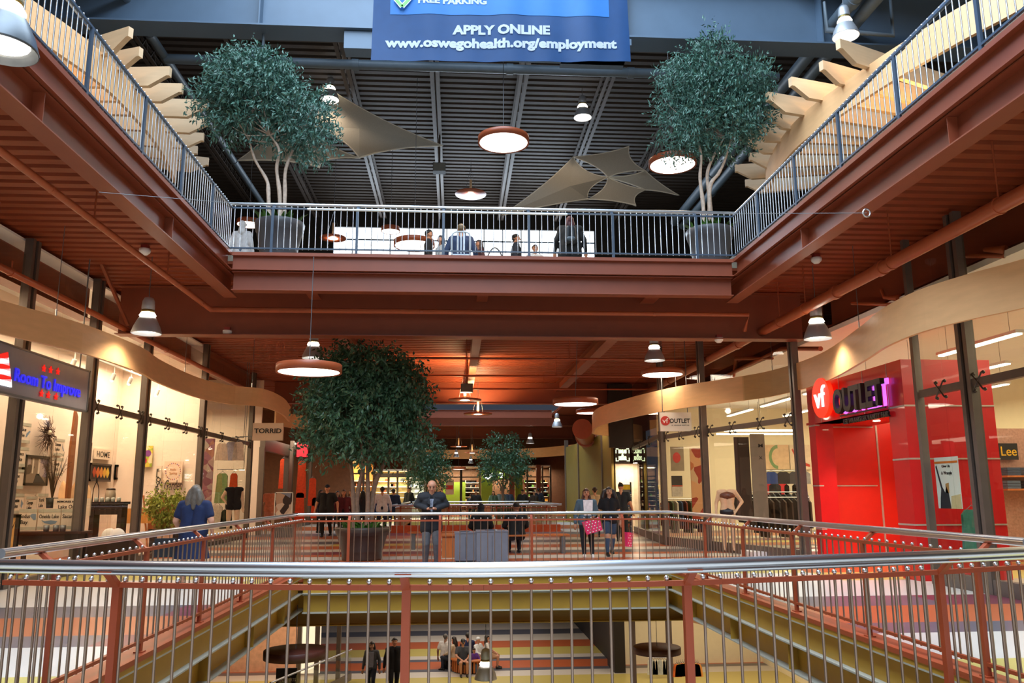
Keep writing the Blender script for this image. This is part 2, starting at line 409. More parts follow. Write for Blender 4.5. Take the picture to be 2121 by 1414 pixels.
# ------------------------------------------------------------------ railings
def cum(P):
    L = [0]
    for a, b in zip(P, P[1:]): L.append(L[-1]+(b-a).length)
    return L
def pos(P, L, t):
    for i in range(len(P)-1):
        if t <= L[i+1] or i == len(P)-2:
            k = (t-L[i])/max(1e-9, L[i+1]-L[i]); return P[i].lerp(P[i+1], k), (P[i+1]-P[i]).normalized()
def railing(label, path, z0, side, m, posts, sp=.124, r=.036, under=False, rt=.0085, ends=(0, 0), htrim=(0, 0), z_b=.10):
    """path: xy points along the baluster line; side = +1 if the hand rail leans to the right of travel"""
    root = thing('guard_railing', label, 'railing', (path[0][0], path[0][1], z0))
    P = [Vector((p[0], p[1], z0)) for p in path]; L = cum(P); T = L[-1]; off = .12
    def nrm(d): return Vector((d.y, -d.x, 0))*side
    H = []
    for i, p in enumerate(P):
        d0 = (P[i]-P[i-1]).normalized() if i else (P[1]-P[0]).normalized()
        d1 = (P[i+1]-P[i]).normalized() if i < len(P)-1 else d0
        d = (d0+d1).normalized(); H.append(p+nrm(d)*off)
    H[0] = H[0]-(H[1]-H[0]).normalized()*htrim[0]; H[-1] = H[-1]+(H[-1]-H[-2]).normalized()*htrim[1]
    zt = 1.1-r
    hb = MB(); hb.tube([h+Vector((0, 0, zt)) for h in H], r, M_STEEL, 14); relpar(hb.build('handrail'), root)
    if under:
        ub = MB(); ub.tube([h+Vector((0, 0, zt-r-.006)) for h in H], r*.55, M_STEEL, 10); relpar(ub.build('handrail_underbar'), root)
    for nm, zz, hh in (('top_rail', .94, .032), ('bottom_rail', z_b, .03)):
        q = MB()
        for a, b_ in zip(P, P[1:]): q.bar(a+Vector((0, 0, zz)), b_+Vector((0, 0, zz)), .035, hh, m)
        relpar(q.build(nm), root)
    for t in posts:
        p, d = pos(P, L, t); n_ = nrm(d); q = MB()
        q.obox(p+Vector((0, 0, .47)), d*.026, n_*.018, Vector((0, 0, .47)), m)
        q.bar(p+Vector((0, 0, .93)), p+n_*(off-.005)+Vector((0, 0, 1.1-2*r-.002)), .05, .03, m, up=n_)
        q.obox(p+n_*off+Vector((0, 0, 1.1-2*r-.004)), d*.05, n_*.02, Vector((0, 0, .004)), m)
        q.obox(p+Vector((0, 0, .006)), d*.05, n_*.04, Vector((0, 0, .006)), m)
        relpar(q.build('post'), root)
    bm = MB(); bm.tube([(0, 0, z_b-.025), (0, 0, .965)], rt, M_STEEL if m is M_SLATE else M_ROD, 6)
    bm.sphere((0, 0, .974), rt*1.75, M_STEEL, 6)
    first = None; n = int(T/sp); k0 = .5*(T-n*sp)
    for i in range(n+1):
        t = k0+i*sp
        if any(abs(t-q) < .045 for q in posts): continue
        p, d = pos(P, L, t)
        if first is None: o = first = bm.build('baluster')
        else: o = first.copy(); SC.collection.objects.link(o)
        o.parent = root; o.location = p-root.location
    return root
# middle level, near side: gently bowed, right in front of the viewer
NH = [(-2.97, 5.72), (-1.92, 5.41), (-1.0, 5.20), (-.2, 5.09), (.34, 5.06), (1.37, 5.16), (2.04, 5.30), (3.15, 5.58), (4.24, 5.95)]
NP = [Vector((a, b+.12, 0)) for a, b in NH]
NPs = [(p.x, p.y) for p in smooth_path(NP, 4)]
def t_at_x(path, x):
    P = [Vector((p[0], p[1], 0)) for p in path]; L = cum(P)
    for i in range(len(P)-1):
        if P[i].x <= x <= P[i+1].x: return L[i]+(x-P[i].x)/(P[i+1].x-P[i].x)*(L[i+1]-L[i])
    return 0
nposts = [t_at_x(NPs, at(u, 1215, y=yy).x) for u, yy in ((252, 5.66), (843, 5.27), (1420, 5.32), (1945, 5.8))]
railing('steel and rust railing right in front of the viewer, across the bottom of the photo', NPs, 0, 1, M_RAILR, nposts, .124, .033, True, .0095, htrim=(.1, .1))
yl = [6.2, 8.0, 9.8, 11.6, 13.4, 15.2]
def side_posts(uv, x): return [at(u, v, x=x).y for u, v in uv]
yL = side_posts(((118, 1190), (306, 1150), (424, 1125), (507, 1108), (567, 1095), (612, 1085)), XL2-.06)
yR = side_posts(((1458, 1090), (1536, 1100), (1639, 1110), (1785, 1130), (2018, 1150)), XR2+.06)
XB = XL2-.07; XC = XR2+.07; YB = YF2+.07
railing('rust and steel railing along the left side of the middle opening', [(XB, 5.95), (XB, YB)], .05, -1, M_RAILR, [y-5.95 for y in yL], .15, .034, htrim=(0, .12))
railing('rust and steel railing along the right side of the middle opening', [(XC, 6.15), (XC, YB)], .05, 1, M_RAILR, [y-6.15 for y in yR], .15, .034, htrim=(0, .12))
fp = [at(u, 1080, y=YB).x-XB for u in (723, 911.4, 1101, 1290)]
railing('rust and steel railing across the far side of the middle opening, where the man leans', [(XB, YB), (XC, YB)], .05, -1, M_RAILR, fp, .136, .034, htrim=(.13, .13))
# upper level
XB3, XC3, YB3 = XL3-.07, XR3+.07, YF3+.07
u3 = [at(u, 430, y=YB3).x-XB3 for u in (566, 741, 919, 1095, 1268, 1440)]
railing('slate blue railing across the far side of the upper opening', [(XB3, YB3), (XC3, YB3)], Z3, -1, M_SLATE, u3, .124, .034, htrim=(.13, .13))
y3 = [6.2, 7.9, 9.63, 11.35, 13.05, 14.8]
railing('slate blue railing climbing along the left side of the upper opening', [(XB3, 5.2), (XB3, YB3)], Z3, -1, M_SLATE, [y-5.2 for y in (6.1, 7.85, 9.6, 11.4, 13.1, 14.8)], .124, .034, htrim=(0, .12))
railing('slate blue railing climbing along the right side of the upper opening', [(XC3, 5.2), (XC3, YB3)], Z3, 1, M_SLATE, [y-5.2 for y in (6.2, 7.95, 9.65, 11.3, 12.95, 14.7)], .124, .034, htrim=(0, .12))
# the second opening further along the walkway
W0 = at(800, 1042, z=1.1); W1 = at(1150, 1042, z=1.1)
print('W', W0, W1)
railing('distant railing round the second opening, near side behind the seated pair', [(-2.35, 33.4), (4.05, 33.4)], .0, 1, M_RAILR, [.2, 2.1, 4.0, 6.0], .2, .04, rt=.012, htrim=(.2, .2))
railing('distant railing on the left of the second opening', [(-2.35, 33.5), (-2.35, 46)], 0, -1, M_RAILR, [2, 5, 8, 11], .3, .04, rt=.012)
railing('distant railing on the right of the second opening', [(4.05, 33.5), (4.05, 46)], 0, 1, M_RAILR, [2, 5, 8, 11], .3, .04, rt=.012)
railing('distant railing across the back of the second opening', [(-2.35, 46), (4.05, 46)], 0, -1, M_RAILR, [1, 3, 5], .25, .04, rt=.012)
b = MB(); b.box(-2.5, 4.2, 33.3, 33.5, -.5, .28, mat('orange_fascia', '#c4552a', .5)); b.box(-2.55, -2.4, 33.5, 46, -.5, .05, M_RAILR); b.box(4.1, 4.16, 33.5, 46, -.5, .05, M_RAILR)
tag(b.build('trim_2'), kind='structure')

# ------------------------------------------------------------------ roof zone
r = MB()
for (a, b_, y0, y1) in ((-14, 15, 18.6, 33.3), (-14, 15, 33.7, 62), (-14, -6.5, -12, 18.6), (7.8, 15, -12, 18.6)):
    n = 0; deck(r, a, b_, y0, y1, ZR, M_DARKC, .32, .09)
tag(r.build('ceiling'), kind='structure')
g = MB(); t = .03
gp = at(1000, 66, z=11.9); YG = gp.y
g.box(-14, 15, YG+.3, YG+.34, 11.93, 13.35, M_GIRD); g.box(-14, 15, YG, YG+.64, 11.9, 11.94, M_GIRD); g.box(-14, 15, YG, YG+.64, 13.32, 13.36, M_GIRD)
for x in (-9, -4.5, 3.9, 8.6):
    g.box(x-.015, x+.015, YG+.02, YG+.3, 11.94, 13.3, M_GIRD)
tag(g.build('roof_girder'), 'huge blue grey plate girder crossing the atrium behind the banner', 'girder')
bs = MB(); bs.box(2.4, 3.9, YG-.4, YG+.7, 11.45, 11.6, M_GIRD); bs.box(-2.6, 3.9, YG+.1, YG+.5, 11.45, 11.88, M_GIRD)
tag(bs.build('roof_girder'), 'short grey box beam just below the plate girder, behind the banner', 'girder')
for i, u in enumerate((513, 640, 785, 913, 1043, 1170, 1300)):
    p = at(u, 408, z=ZR-.35); x = p.x
    j = MB()
    for s in (-1, 1):
        j.box(x+s*.08-.05, x+s*.08+.05, 19, 33.3, ZR-.5, ZR-.47, M_DARKJ); j.box(x+s*.08-.04, x+s*.08+.04, 19, 33.3, ZR-.05, ZR-.02, M_DARKJ)
    for k in range(24):
        ya = 19+k*.6; j.bar((x, ya, ZR-.48), (x, ya+.3, ZR-.05), .03, .03, M_DARKJ); j.bar((x, ya+.3, ZR-.05), (x, ya+.6, ZR-.48), .03, .03, M_DARKJ)
    tag(j.build('roof_joist'), 'dark open-web roof joist running away under the %s roof' % ('far left', 'left', 'left middle', 'middle', 'right middle', 'right', 'far right')[i], 'joist', 'joists under the dark roof')
# end wall with its strip window
wl = MB(); YE_ = 33.4
wz0, wz1 = at(1000, 526, y=YE_).z, at(1000, 474, y=YE_).z; wx0, wx1 = at(690, 500, y=YE_).x, at(1232, 500, y=YE_).x
M_DW = mat('dark_end_wall', '#2c2a28', .8)
wl.box(-14, wx0, YE_, YE_+.2, Z3, 14, M_DW); wl.box(wx1, 15, YE_, YE_+.2, Z3, 14, M_DW)
wl.box(wx0, wx1, YE_, YE_+.2, wz1, 14, M_DW); wl.box(wx0, wx1, YE_, YE_+.2, Z3, wz0-1.2, M_DW)
tag(wl.build('wall_back'), kind='structure')
M_SKY = mat('bright_sky_glazing', '#ffffff', .5, emit='#eef6ff', es=3.2)
wn = MB(); wn.box(wx0, wx1, YE_+.12, YE_+.14, wz0-1.2, wz1, M_SKY)
nb = 14
for i in range(nb+1):
    x = wx0+(wx1-wx0)*i/nb; wn.box(x-.02, x+.02, YE_+.05, YE_+.12, wz0-1.2, wz1, M_GIRD)
wn.box(wx0, wx1, YE_+.05, YE_+.12, wz0+.55, wz0+.6, M_GIRD)
tag(wn.build('window_1'), kind='structure')
# side walls that close the building
sw = MB(); sw.box(-14.2, -14, -12, 62, -5, 14, M_DW); sw.box(19.8, 20, -12, 62, -5, 14, M_DW)
o = sw.build('wall_left'); tag(o, kind='structure')
# ducts and conduits under the roof
def pipe(label, pts, r_, m, couplings=(), name='pipe', hang=None, n=14):
    q = MB(); P = [Vector(p) for p in pts]; q.tube(P, r_, m, n)
    L = cum(P)
    for t_ in couplings:
        p, d_ = pos(P, L, t_*L[-1]); q.tube([p-d_*r_*.7, p+d_*r_*.7], r_*1.18, m, n)
    if hang:
        for t_, z_ in hang:
            p, d_ = pos(P, L, t_*L[-1]); q.tube([p, (p.x, p.y, z_)], .012, m, 6)
            q.tube([p-d_*.02, p+d_*.02], r_*1.12, m, n)
    return tag(q.build(name), label, 'pipe')
pr = at(1690, 95, z=12.5); pr2 = at(1722, 110, z=12.3)
pipe('pale grey duct running away at the right under the roof, the upper of the pair', [(pr.x, 6, 12.5), (pr.x, 32, 12.5)], .16, M_PIPEG, (.2, .4, .6, .8))
pipe('darker grey duct running beside the pale one under the roof', [(pr2.x, 6, 12.35), (pr2.x, 32, 12.35)], .15, M_PIPEG, (.25, .45, .65, .85))
pl = at(400, 205, z=12.6)
pipe('grey conduit running away at the left under the roof', [(pl.x, 6, 12.6), (pl.x, 32, 12.6)], .1, M_PIPEG, (.2, .5, .8))
pa, pb = at(545, 128, z=12.55), at(1400, 152, z=12.55)
pipe('thick grey pipe crossing below the banner under the roof', [(pl.x, pa.y, 12.55), (pr.x-.3, pa.y, 12.55)], .125, M_PIPEG, (.3, .55, .75))
a1, a2 = at(550, 0, y=17.6), at(545, 100, y=17.6)
pipe('thin grey sprinkler drop pipe above the left tree', [a1+Vector((0, 0, .8)), a2, a2+Vector((-.22, 0, 0)), a2+Vector((-.22, 0, -.25))], .035, M_PIPEG)
a1, a2 = at(1442, 0, y=17.6), at(1446, 75, y=17.6)
pipe('thin grey drop pipe above the right tree', [a1+Vector((0, 0, .8)), a2], .03, M_PIPEG)
a1, a2, a3 = at(1712, 62, y=16.6), at(1850, 74, y=16.6), at(1845, 0, y=16.6)
pipe('thin grey pipe frame behind the upper right pendant lamp', [a1+Vector((0, 0, .7)), a1, a2, a3+Vector((0, 0, .5))], .035, M_PIPEG)
# rust pipes under the middle deck
q = at(425, 632, z=5.35)
e_ = at(1560, 646, z=5.35)
pipe('rust sprinkler pipe along the left walkway ceiling turning across the girder', [(q.x, 4, 5.35), (q.x, 17.3, 5.35), (e_.x, 17.3, 5.35), (e_.x, 17.6, 5.05)], .045, M_PIPER, (.25, .5, .7, .9), hang=((.15, 5.98), (.3, 5.98), (.42, 5.98)))
q = at(1700, 622, z=5.1)
pipe('large rust duct along the right walkway ceiling', [(q.x, 3, 5.1), (q.x, 36, 5.1)], .105, M_PIPER, (.12, .29, .34, .5, .7), hang=((.1, 5.98), (.2, 5.98), (.28, 5.98), (.38, 5.98), (.42, 5.98), (.6, 5.98)), n=20)
q = at(244, 674, x=-7.1)
pipe('rust pipe above the left shop fronts behind the wooden ribbon', [(-7.1, 6, q.z), (-7.1, 30, q.z)], .06, M_PIPER, (.3, .6), hang=((.2, 5.9), (.3, 5.2), (.5, 5.2)))
for v, y in ((742, 23.5), (778, 26.8), (805, 30.5)):
    z_ = at(1000, v, y=y).z
    pipe('thin rust sprinkler pipe crossing the lit deck bay, %s of three' % {742: 'nearest', 778: 'middle', 805: 'farthest'}[v], [(-4.5, y, z_), (7.5, y, z_)], .035, M_PIPER, (.4, .6), hang=((.2, 5.98), (.4, 5.98), (.65, 5.98)))
dend = at(1206, 888, y=34)
pipe('big slotted rust air duct whose round end shows beyond the right ribbon', [dend, dend+Vector((3.6, 18, -.3))], .42, M_PIPER, (.2,), name='air_duct', n=24)
q = at(1190, 925, y=50)
for uv, yy in (((560, 640), 17.2),): pass
# wall pipes right of the red portal
def rib_pipe(label, uv, x): pipe(label, [at(u, v, x=x) for u, v in uv], .035, M_PIPER)
rib_pipe('thin rust branch pipe on the wall above the right ribbon, nearest the viewer', [(1955, 440), (1990, 530), (2080, 530), (2080, 517), (2040, 517)], 8.2)
rib_pipe('thin rust branch pipe on the wall above the right ribbon, second from the viewer', [(1765, 628), (1862, 631), (1862, 617), (1832, 616), (1826, 600)], 8.2)
rib_pipe('thin rust branch pipe dropping behind the right ribbon, farthest from the viewer', [(1470, 815), (1480, 790), (1520, 780), (1525, 742), (1600, 742)], 8.2)
pt = MB(); qz = at(1550, 760, x=8.2)
pipe('rust main pipe on the wall above the right shop glazing', [at(1460, 800, x=8.2), at(1620, 722, x=8.2), at(1700, 722, x=8.2)], .055, M_PIPER)
# two diagonal rust braces top left
br = MB(); br.bar(at(195, 510, x=-7), at(265, 672, x=-7), .06, .06, M_RUST)
tag(br.build('ceiling_brace'), 'thin slanting rust brace under the left ceiling', 'brace')
# ------------------------------------------------------------------ lamps
def bell_lamp(label, c, cable_top, energy=60, R=.27, color=WARMW, shade=None):
    """c = centre of the shade's lower rim"""
    root = thing('pendant_lamp', label, 'lamp', c); k = R/.27
    q = MB(); q.lathe((0, 0, 0), [(.262*k, 0), (.27*k, .004), (.268*k, .02), (.235*k, .13*k), (.18*k, .25*k), (.135*k, .325*k), (.125*k, .325*k), (.17*k, .245*k), (.225*k, .128*k), (.258*k, .02), (.262*k, 0)], shade or M_ALU, 28); q.build('shade', root)
    q = MB(); q.lathe((0, 0, 0), [(.128*k, .327*k), (.15*k, .345*k), (.12*k, .40*k), (.1*k, .405*k)], M_BULB, 20); q.build('glass_collar', root)
    q = MB(); q.lathe((0, 0, 0), [(.105*k, .40*k), (.122*k, .405*k), (.12*k, .45*k), (.105*k, .455*k)], M_BRASS, 20); q.build('collar_ring', root)
    q = MB(); q.lathe((0, 0, 0), [(.112*k, .45*k), (.118*k, .5*k), (.108*k, .62*k), (.08*k, .68*k), (.03, .70*k), (.001, .70*k)], M_ALU, 20); q.build('housing', root)
    q = MB(); q.sphere((0, 0, .16*k), .085*k, M_BULB, 8); q.lathe((0, 0, 0), [(.001, .06*k), (.2*k, .06*k), (.205*k, .07*k), (.001, .075*k)], M_DISC, 20); q.build('bulb', root)
    q = MB(); q.tube([(0, 0, .69*k), (0, 0, cable_top-c[2])], .008, M_GREYM, 5); q.build('cable', root)
    lamp('SPOT', 'pendant_light', (0, 0, .03), energy, color, .2, spot=2.5, parent=root)
    return root
def disc_lamp(label, c, top, R=.6, energy=60, sway=0.0, glow=True, rim=None):
    root = thing('disc_lamp', label, 'lamp', c)
    q = MB(); q.lathe((0, 0, 0), [(R*.93, .012), (R, 0), (R, .15), (R*.98, .16), (.001, .17)], rim or M_PIPER, 40); q.build('rim', root)
    q = MB(); q.lathe((0, 0, 0), [(.001, .008), (R*.6, .006), (R*.94, .014)], M_DISC if glow else M_SAIL, 40); q.build('diffuser', root)
    q = MB(); q.tube([(.0, 0, .16), (sway, 0, top-c[2])], .008, M_GREYM, 5); q.build('cable', root)
    if glow: lamp('AREA', 'disc_light', (0, 0, -.02), energy, WARMW, R*1.6, parent=root)
    return root
def ring_lamp(label, c, top, R=.55, energy=20, up=25):
    root = thing('ring_lamp', label, 'lamp', c)
    q = MB(); q.lathe((0, 0, 0), [(.17, 0), (R, .0), (R+.01, .02), (R, .04), (.2, .07), (.17, .07), (.17, 0)], M_PIPER, 36); q.build('reflector_plate', root)
    q = MB(); q.lathe((0, 0, 0), [(.001, .0), (.165, .002)], M_DISC, 20); q.build('lens', root)
    q = MB(); q.tube([(0, 0, .07), (0, 0, .55)], .045, M_WOODL, 10); q.build('stem', root)
    q = MB()
    for s in (-1, 1): q.tube([(s*.2, 0, .07), (s*.12, 0, .5), (0, 0, 1.0)], .006, M_GREYM, 5)
    q.tube([(0, 0, .55), (0, 0, top-c[2])], .007, M_GREYM, 5); q.build('cable', root)
    lamp('POINT', 'ring_light', (0, 0, -.1), energy, WARMW, .1, parent=root)
    if up: lamp('SPOT', 'ring_uplight', (0, 0, .12), up, WARM, .2, rot=(PI, 0, 0), spot=2.8, parent=root)
    return root
def sized(u, v, px, R):
    """place at a distance where a disc of radius R spans px pixels"""
    d = FW*FPX + RT*(u-1060.5) + UP*(707-v); return Vector((0, 0, EYE))+d*(2*R/px)
T3, T2 = ZR-.1, 5.95
for u, v, px, tp, lab, en in (
    (303, 691, 60, T2, 'aluminium bell pendant lamp above the left wooden ribbon', 170),
    (648, 742, 45, T2, 'aluminium bell pendant lamp just above the big green tree', 75),
    (1356, 747, 43, T2, 'aluminium bell pendant lamp above the right disc lamp', 75),
    (1694, 702, 57, T2, 'aluminium bell pendant lamp under the rust duct at the right', 170),
    (683, 207, 39, T3, 'lit bell pendant lamp beside the upper left tree crown', 60),
    (1207, 244, 38, T3, 'lit bell pendant lamp hanging left of the upper right tree', 60),
    (1752, 76, 54, T3+.0, 'lit bell pendant lamp at the top right corner near the wooden fins', 60),
    (1154, 884, 22, T2+.2, 'small distant bell lamp left of the ribbon curl', 40),
    (1098, 918, 17, T2+.2, 'small distant bell lamp above the tree on the right', 30),
    (1204, 912, 17, T2, 'small distant bell lamp tucked under the ribbon curl', 30),
    (945, 946, 12, T2, 'tiny distant bell lamp in the middle of the far ceiling', 20),
    (975, 959, 11, T2, 'tiny distant bell lamp beside the pale shop wall', 20),
    (2, 104, 140, 13.2, 'big bell pendant lamp cut off at the top left corner of the photo', 60),
    (1006, 1406, 47, -.6, 'bell pendant lamp in the lower opening above the seated group', 50)):
    c = sized(u, v, px, .27); Rr = .27
    if c.y > 52: c = at(u, v, y=50); Rr = px/2/1700*50
    bell_lamp(lab, c, tp, en, Rr, shade=mat('darkened_aluminium', '#5c6166', .4, .7) if u == 2 else None)  # corner lamp: aluminium darkened in its colour to offset the roof daylight
for u, v, px, tp, R, lab, en in (
    (1043, 297, 106, T3, .6, 'large round disc lamp below the banner', 50),
    (1393, 343, 98, T3, .6, 'large round disc lamp behind the upper right tree', 50),
    (640, 772, 134, T2, .6, 'large flat disc lamp half hidden by the big green tree', 38),
    (1372, 777, 88, T2, .6, 'round disc lamp under the right bell lamp', 40),
    (1192, 838, 94, T2, .6, 'round disc lamp left of the right ribbon', 34),
    (1222, 856, 58, T2, .6, 'half hidden disc lamp behind the nearer one by the right ribbon', 25),
    (809, 480, 40, T3, .6, 'small lit disc lamp seen through the upper far railing', 40),
    (858, 510, 88, T3, .6, 'lit disc lamp low behind the upper far railing in the middle', 40),
    (515, 466, 50, T3, .6, 'lit disc lamp behind the hooded person on the upper level', 40),
    (950, 946+26, 30, T2, .6, 'thin distant disc lamp reflected in the shop glass', 20)):
    c = sized(u, v, px, R)
    if c.y > 52: c = at(u, v, y=51); R = px/2/1700*51
    if v in (480, 510, 466): c = at(u, v, y=26 if v != 510 else 22)
    disc_lamp(lab, c, tp, R if v not in (480, 510, 466) else px/1700*c.y/2*1.0, en, .1 if u > 1100 and v > 800 else 0)
for u, v, px, lab in ((612, 1362, 130, 'dark topped disc lamp hanging in the lower level on the left'), (1361, 1352, 98, 'dark topped disc lamp hanging in the lower level on the right')):
    c = sized(u, v, px, .6)
    o = disc_lamp(lab, c, -.6, .6, 45, rim=mat('shaded_rim', '#4a2018', .5))  # darkened copy of the rust rim, lower level shade put into the colour
for u, v, px, tp, lab, up in (
    (975, 403, 64, T3, 'ring lamp with a small bright centre above the upper far railing', 0),
    (690, 494, 55, T3, 'ring lamp behind the upper far railing near the left pot', 0),
    (1704, 340, 62, T3, 'dark ring lamp under the right wooden fins seen through the railing', 0),
    (963, 829, 68, T2, 'thin ring lamp below the loudspeaker in the lit deck bay', 760),
    (990, 858, 58, T2, 'second ring lamp behind the first in the lit deck bay', 560),
    (950, 925, 34, T2, 'small distant ring lamp in the far ceiling bay', 40),
    (978, 938, 30, T2, 'second small distant ring lamp in the far ceiling bay', 40)):
    c = sized(u, v, px, .55); R = .55
    if c.y > 52 or (tp == T3 and c.y > 31): k = 52 if tp == T2 else 27; c = at(u, v, y=k); R = px/2/1700*k
    ring_lamp(lab, c, tp, R, 15, up)
# loudspeakers
for u, v, y, z2, lab in ((967, 803, 27, 5.95, 'black box loudspeaker hanging in the lit deck bay'), (910, 348, 25, T3, 'black loudspeaker hanging under the dark roof')):
    c = at(u, v, y=y); root = thing('loudspeaker', lab, 'speaker', c)
    q = MB(); q.box(-.2, .2, -.15, .15, -.15, .13, M_BLACK); q.build('cabinet', root)
    q = MB(); q.box(-.19, .19, -.16, -.151, -.14, .12, mat('speaker_mesh', '#6a6a62', .6)); q.build('grille', root)
    q = MB(); q.tube([(0, 0, .13), (0, 0, z2-c.z)], .03, M_RUST if z2 < 7 else M_DARKJ, 8); q.build('bracket', root)
# smoke and sprinkler heads
for u, v, x, lab in ((300, 522, None, 'white smoke detector on the left deck near the rust pipe'), (1691, 540, None, 'white smoke detector on the right deck above the duct'), (471, 690, 5.0, 'white sprinkler alarm head under the left end of the girder'), (1489, 705, 5.0, 'white sprinkler alarm head under the right end of the girder')):
    z = x or 5.9; c = at(u, v, z=z-.06) if z > 5.5 else at(u, v, y=17.9)
    root = thing('detector', lab, 'detector', c)
    q = MB(); q.lathe((0, 0, 0), [(.001, -.05), (.05, -.05), (.09, -.01), (.1, .02), (.1, .06), (.001, .06)], M_WHITE, 16); q.build('head', root)
    q = MB(); q.box(-.06, .06, -.06, .06, .06, .13, mat('red_box', '#8e2a20', .5)); q.build('base', root)

# ------------------------------------------------------------------ wooden ribbons
def ribbon(label, pts, zt, h, m, n=6, th=.03, cab=None):
    P = smooth_path([(a, b, 0) for a, b in pts], n); vs = []
    for i, p in enumerate(P):
        d = (P[min(i+1, len(P)-1)]-P[max(i-1, 0)]).normalized(); nn = Vector((d.y, -d.x, 0))
        for s, z in ((-1, zt-h), (1, zt-h), (1, zt), (-1, zt)): vs.append((p.x+nn.x*s*th, p.y+nn.y*s*th, z))
    fs = []
    for i in range(len(P)-1):
        for j in range(4): fs.append((4*i+j, 4*i+(j+1) % 4, 4*i+4+(j+1) % 4, 4*i+4+j))
    fs += [(3, 2, 1, 0), tuple(4*(len(P)-1)+j for j in range(4))]
    root = thing('wooden_ribbon', label, 'canopy', (P[0].x, P[0].y, zt))
    q = MB(); q.add(vs, fs, m); 
    for k in range(len(q.sm)): q.sm[k] = False
    relpar(q.build('veneer_band'), root)
    for i in (cab or []):
        c = MB(); p = P[i]; c.tube([(p.x, p.y, zt), (p.x, p.y, 5.95)], .006, M_GREYM, 5); c.tube([(p.x, p.y, zt-.02), (p.x, p.y, zt+.12)], .014, M_STEEL, 6); relpar(c.build('hanger'), root)
    return root
RL = [(-6.9, 3.0), (-7.25, 6.2), (-7.2, 9.5), (-6.95, 11.4)]+[(at(u, v, z=4.4).x, at(u, v, z=4.4).y) for u, v in ((0, 622), (170, 671), (288, 718), (333, 747), (407, 781), (475, 798), (543, 805), (584, 823), (600, 842))]
ribbon('wavy maple ribbon hanging above the left shop fronts', RL, 4.4, .50, M_WOOD, cab=(28, 46, 58))
ribbon('second curl of maple ribbon behind the big tree on the left', [(-6.3, 29.2), (-6.0, 30.6), (-5.5, 31.6), (-5.15, 34), (-5.0, 37), (-4.9, 40), (-4.6, 44), (-4.8, 50)], 4.4, .5, M_WOOD)
RR = [(7.3, 2.4), (7.75, 5.2), (7.6, 8.0)]+[(at(u, v, z=4.4).x, at(u, v, z=4.4).y) for u, v in ((2121, 537), (2000, 570), (1900, 603), (1830, 640), (1780, 680), (1700, 733), (1600, 767), (1500, 785), (1400, 801), (1300, 825), (1240, 845), (1228, 862))]+[(5.6, 32.4), (6.9, 34.0), (8.0, 35.4), (8.3, 36.8), (7.9, 38.2), (7.3, 39.2), (7.0, 41.0)]
ribbon('wavy maple ribbon hanging above the right shop fronts and curling at its far end', RR, 4.4, .62, M_WOOD, cab=(42, 54, 66))
ribbon('distant maple ribbon above the olive wall panels', [(8.4, 41.5), (8.0, 43.5), (7.3, 46), (7.4, 48.5), (6.6, 51), (5.2, 53.5), (2, 55.2), (-2, 55.6)], 4.4, .6, M_WOOD)

# ------------------------------------------------------------------ wooden fin canopies of the upper level
ZF = 9.8
def fin_canopy(label, tips, band, side):
    root = thing('fin_canopy', label, 'canopy', (at(*tips[0][:2], z=ZF).x, at(*tips[0][:2], z=ZF).y, ZF))
    P = [at(u, v, z=ZF) for u, v in band]; P = smooth_path([(p.x, p.y, 0) for p in P], 5)
    vs = []
    for i, p in enumerate(P):
        d = (P[min(i+1, len(P)-1)]-P[max(i-1, 0)]).normalized(); nn = Vector((d.y, -d.x, 0))
        for s, z in ((-1, ZF-.62), (1, ZF-.62), (1, ZF), (-1, ZF)): vs.append((p.x+nn.x*s*.04, p.y+nn.y*s*.04, z))
    fs = [(4*i+j, 4*i+(j+1) % 4, 4*i+4+(j+1) % 4, 4*i+4+j) for i in range(len(P)-1) for j in range(4)]+[(3, 2, 1, 0), tuple(4*(len(P)-1)+j for j in range(4))]
    q = MB(); q.add(vs, fs, M_WOOD); relpar(q.build('curved_band'), root)
    for u, v, u2, v2, L in tips:
        a = at(u, v, z=ZF+.36); b_ = at(u2, v2, z=ZF+.36); d = (b_-a).normalized()
        n_ = d.cross(Vector((0, 0, 1)))
        poly = [(0, 0), (0, -.2), (.06, -.2), (.42, -.42), (L, -.42), (L, 0)]
        q = MB(); q.prism(poly, a-n_*.055, d, (0, 0, 1), n_, .11, M_WOODL); relpar(q.build('fin'), root)
    lamp('POINT', 'canopy_light', (P[len(P)//2].x+side*1.6, P[len(P)//2].y, ZF-.9), 120, (1, .6, .25), .3)
    return root
fin_canopy('curved maple canopy with cross fins at the upper right', [
    (1735, 82, 1830, 114, 3.4), (1700, 127, 1775, 148, 3.4), (1636, 161, 1740, 180, 3.4), (1588, 192, 1695, 210, 3.4), (1584, 228, 1660, 237, 3.4),
    (1548, 258, 1640, 262, 3.4), (1546, 285, 1620, 286, 3.4), (1551, 318, 1610, 316, 3.4), (1522, 342, 1590, 338, 3.4), (1543, 373, 1590, 369, 3.4)],
    [(2300, -190), (2121, -60), (1980, 22), (1858, 98), (1797, 139), (1740, 180), (1695, 212), (1644, 258), (1604, 312), (1588, 352)], 1)
fin_canopy('curved maple canopy with cross fins at the upper left', [
    (272, 57, 205, 78, 3.2), (293, 99, 235, 110, 3.2), (354, 140, 290, 141, 3.2), (379, 175, 310, 174, 3.2), (431, 209, 350, 206, 3.2),
    (434, 244, 365, 240, 3.2), (423, 277, 365, 273, 3.2), (410, 304, 370, 300, 3.2), (433, 328, 380, 322, 3.2)],
    [(-150, -130), (-20, -60), (68, 4), (170, 78), (237, 136), (291, 197), (330, 250), (355, 300), (365, 330)], -1)
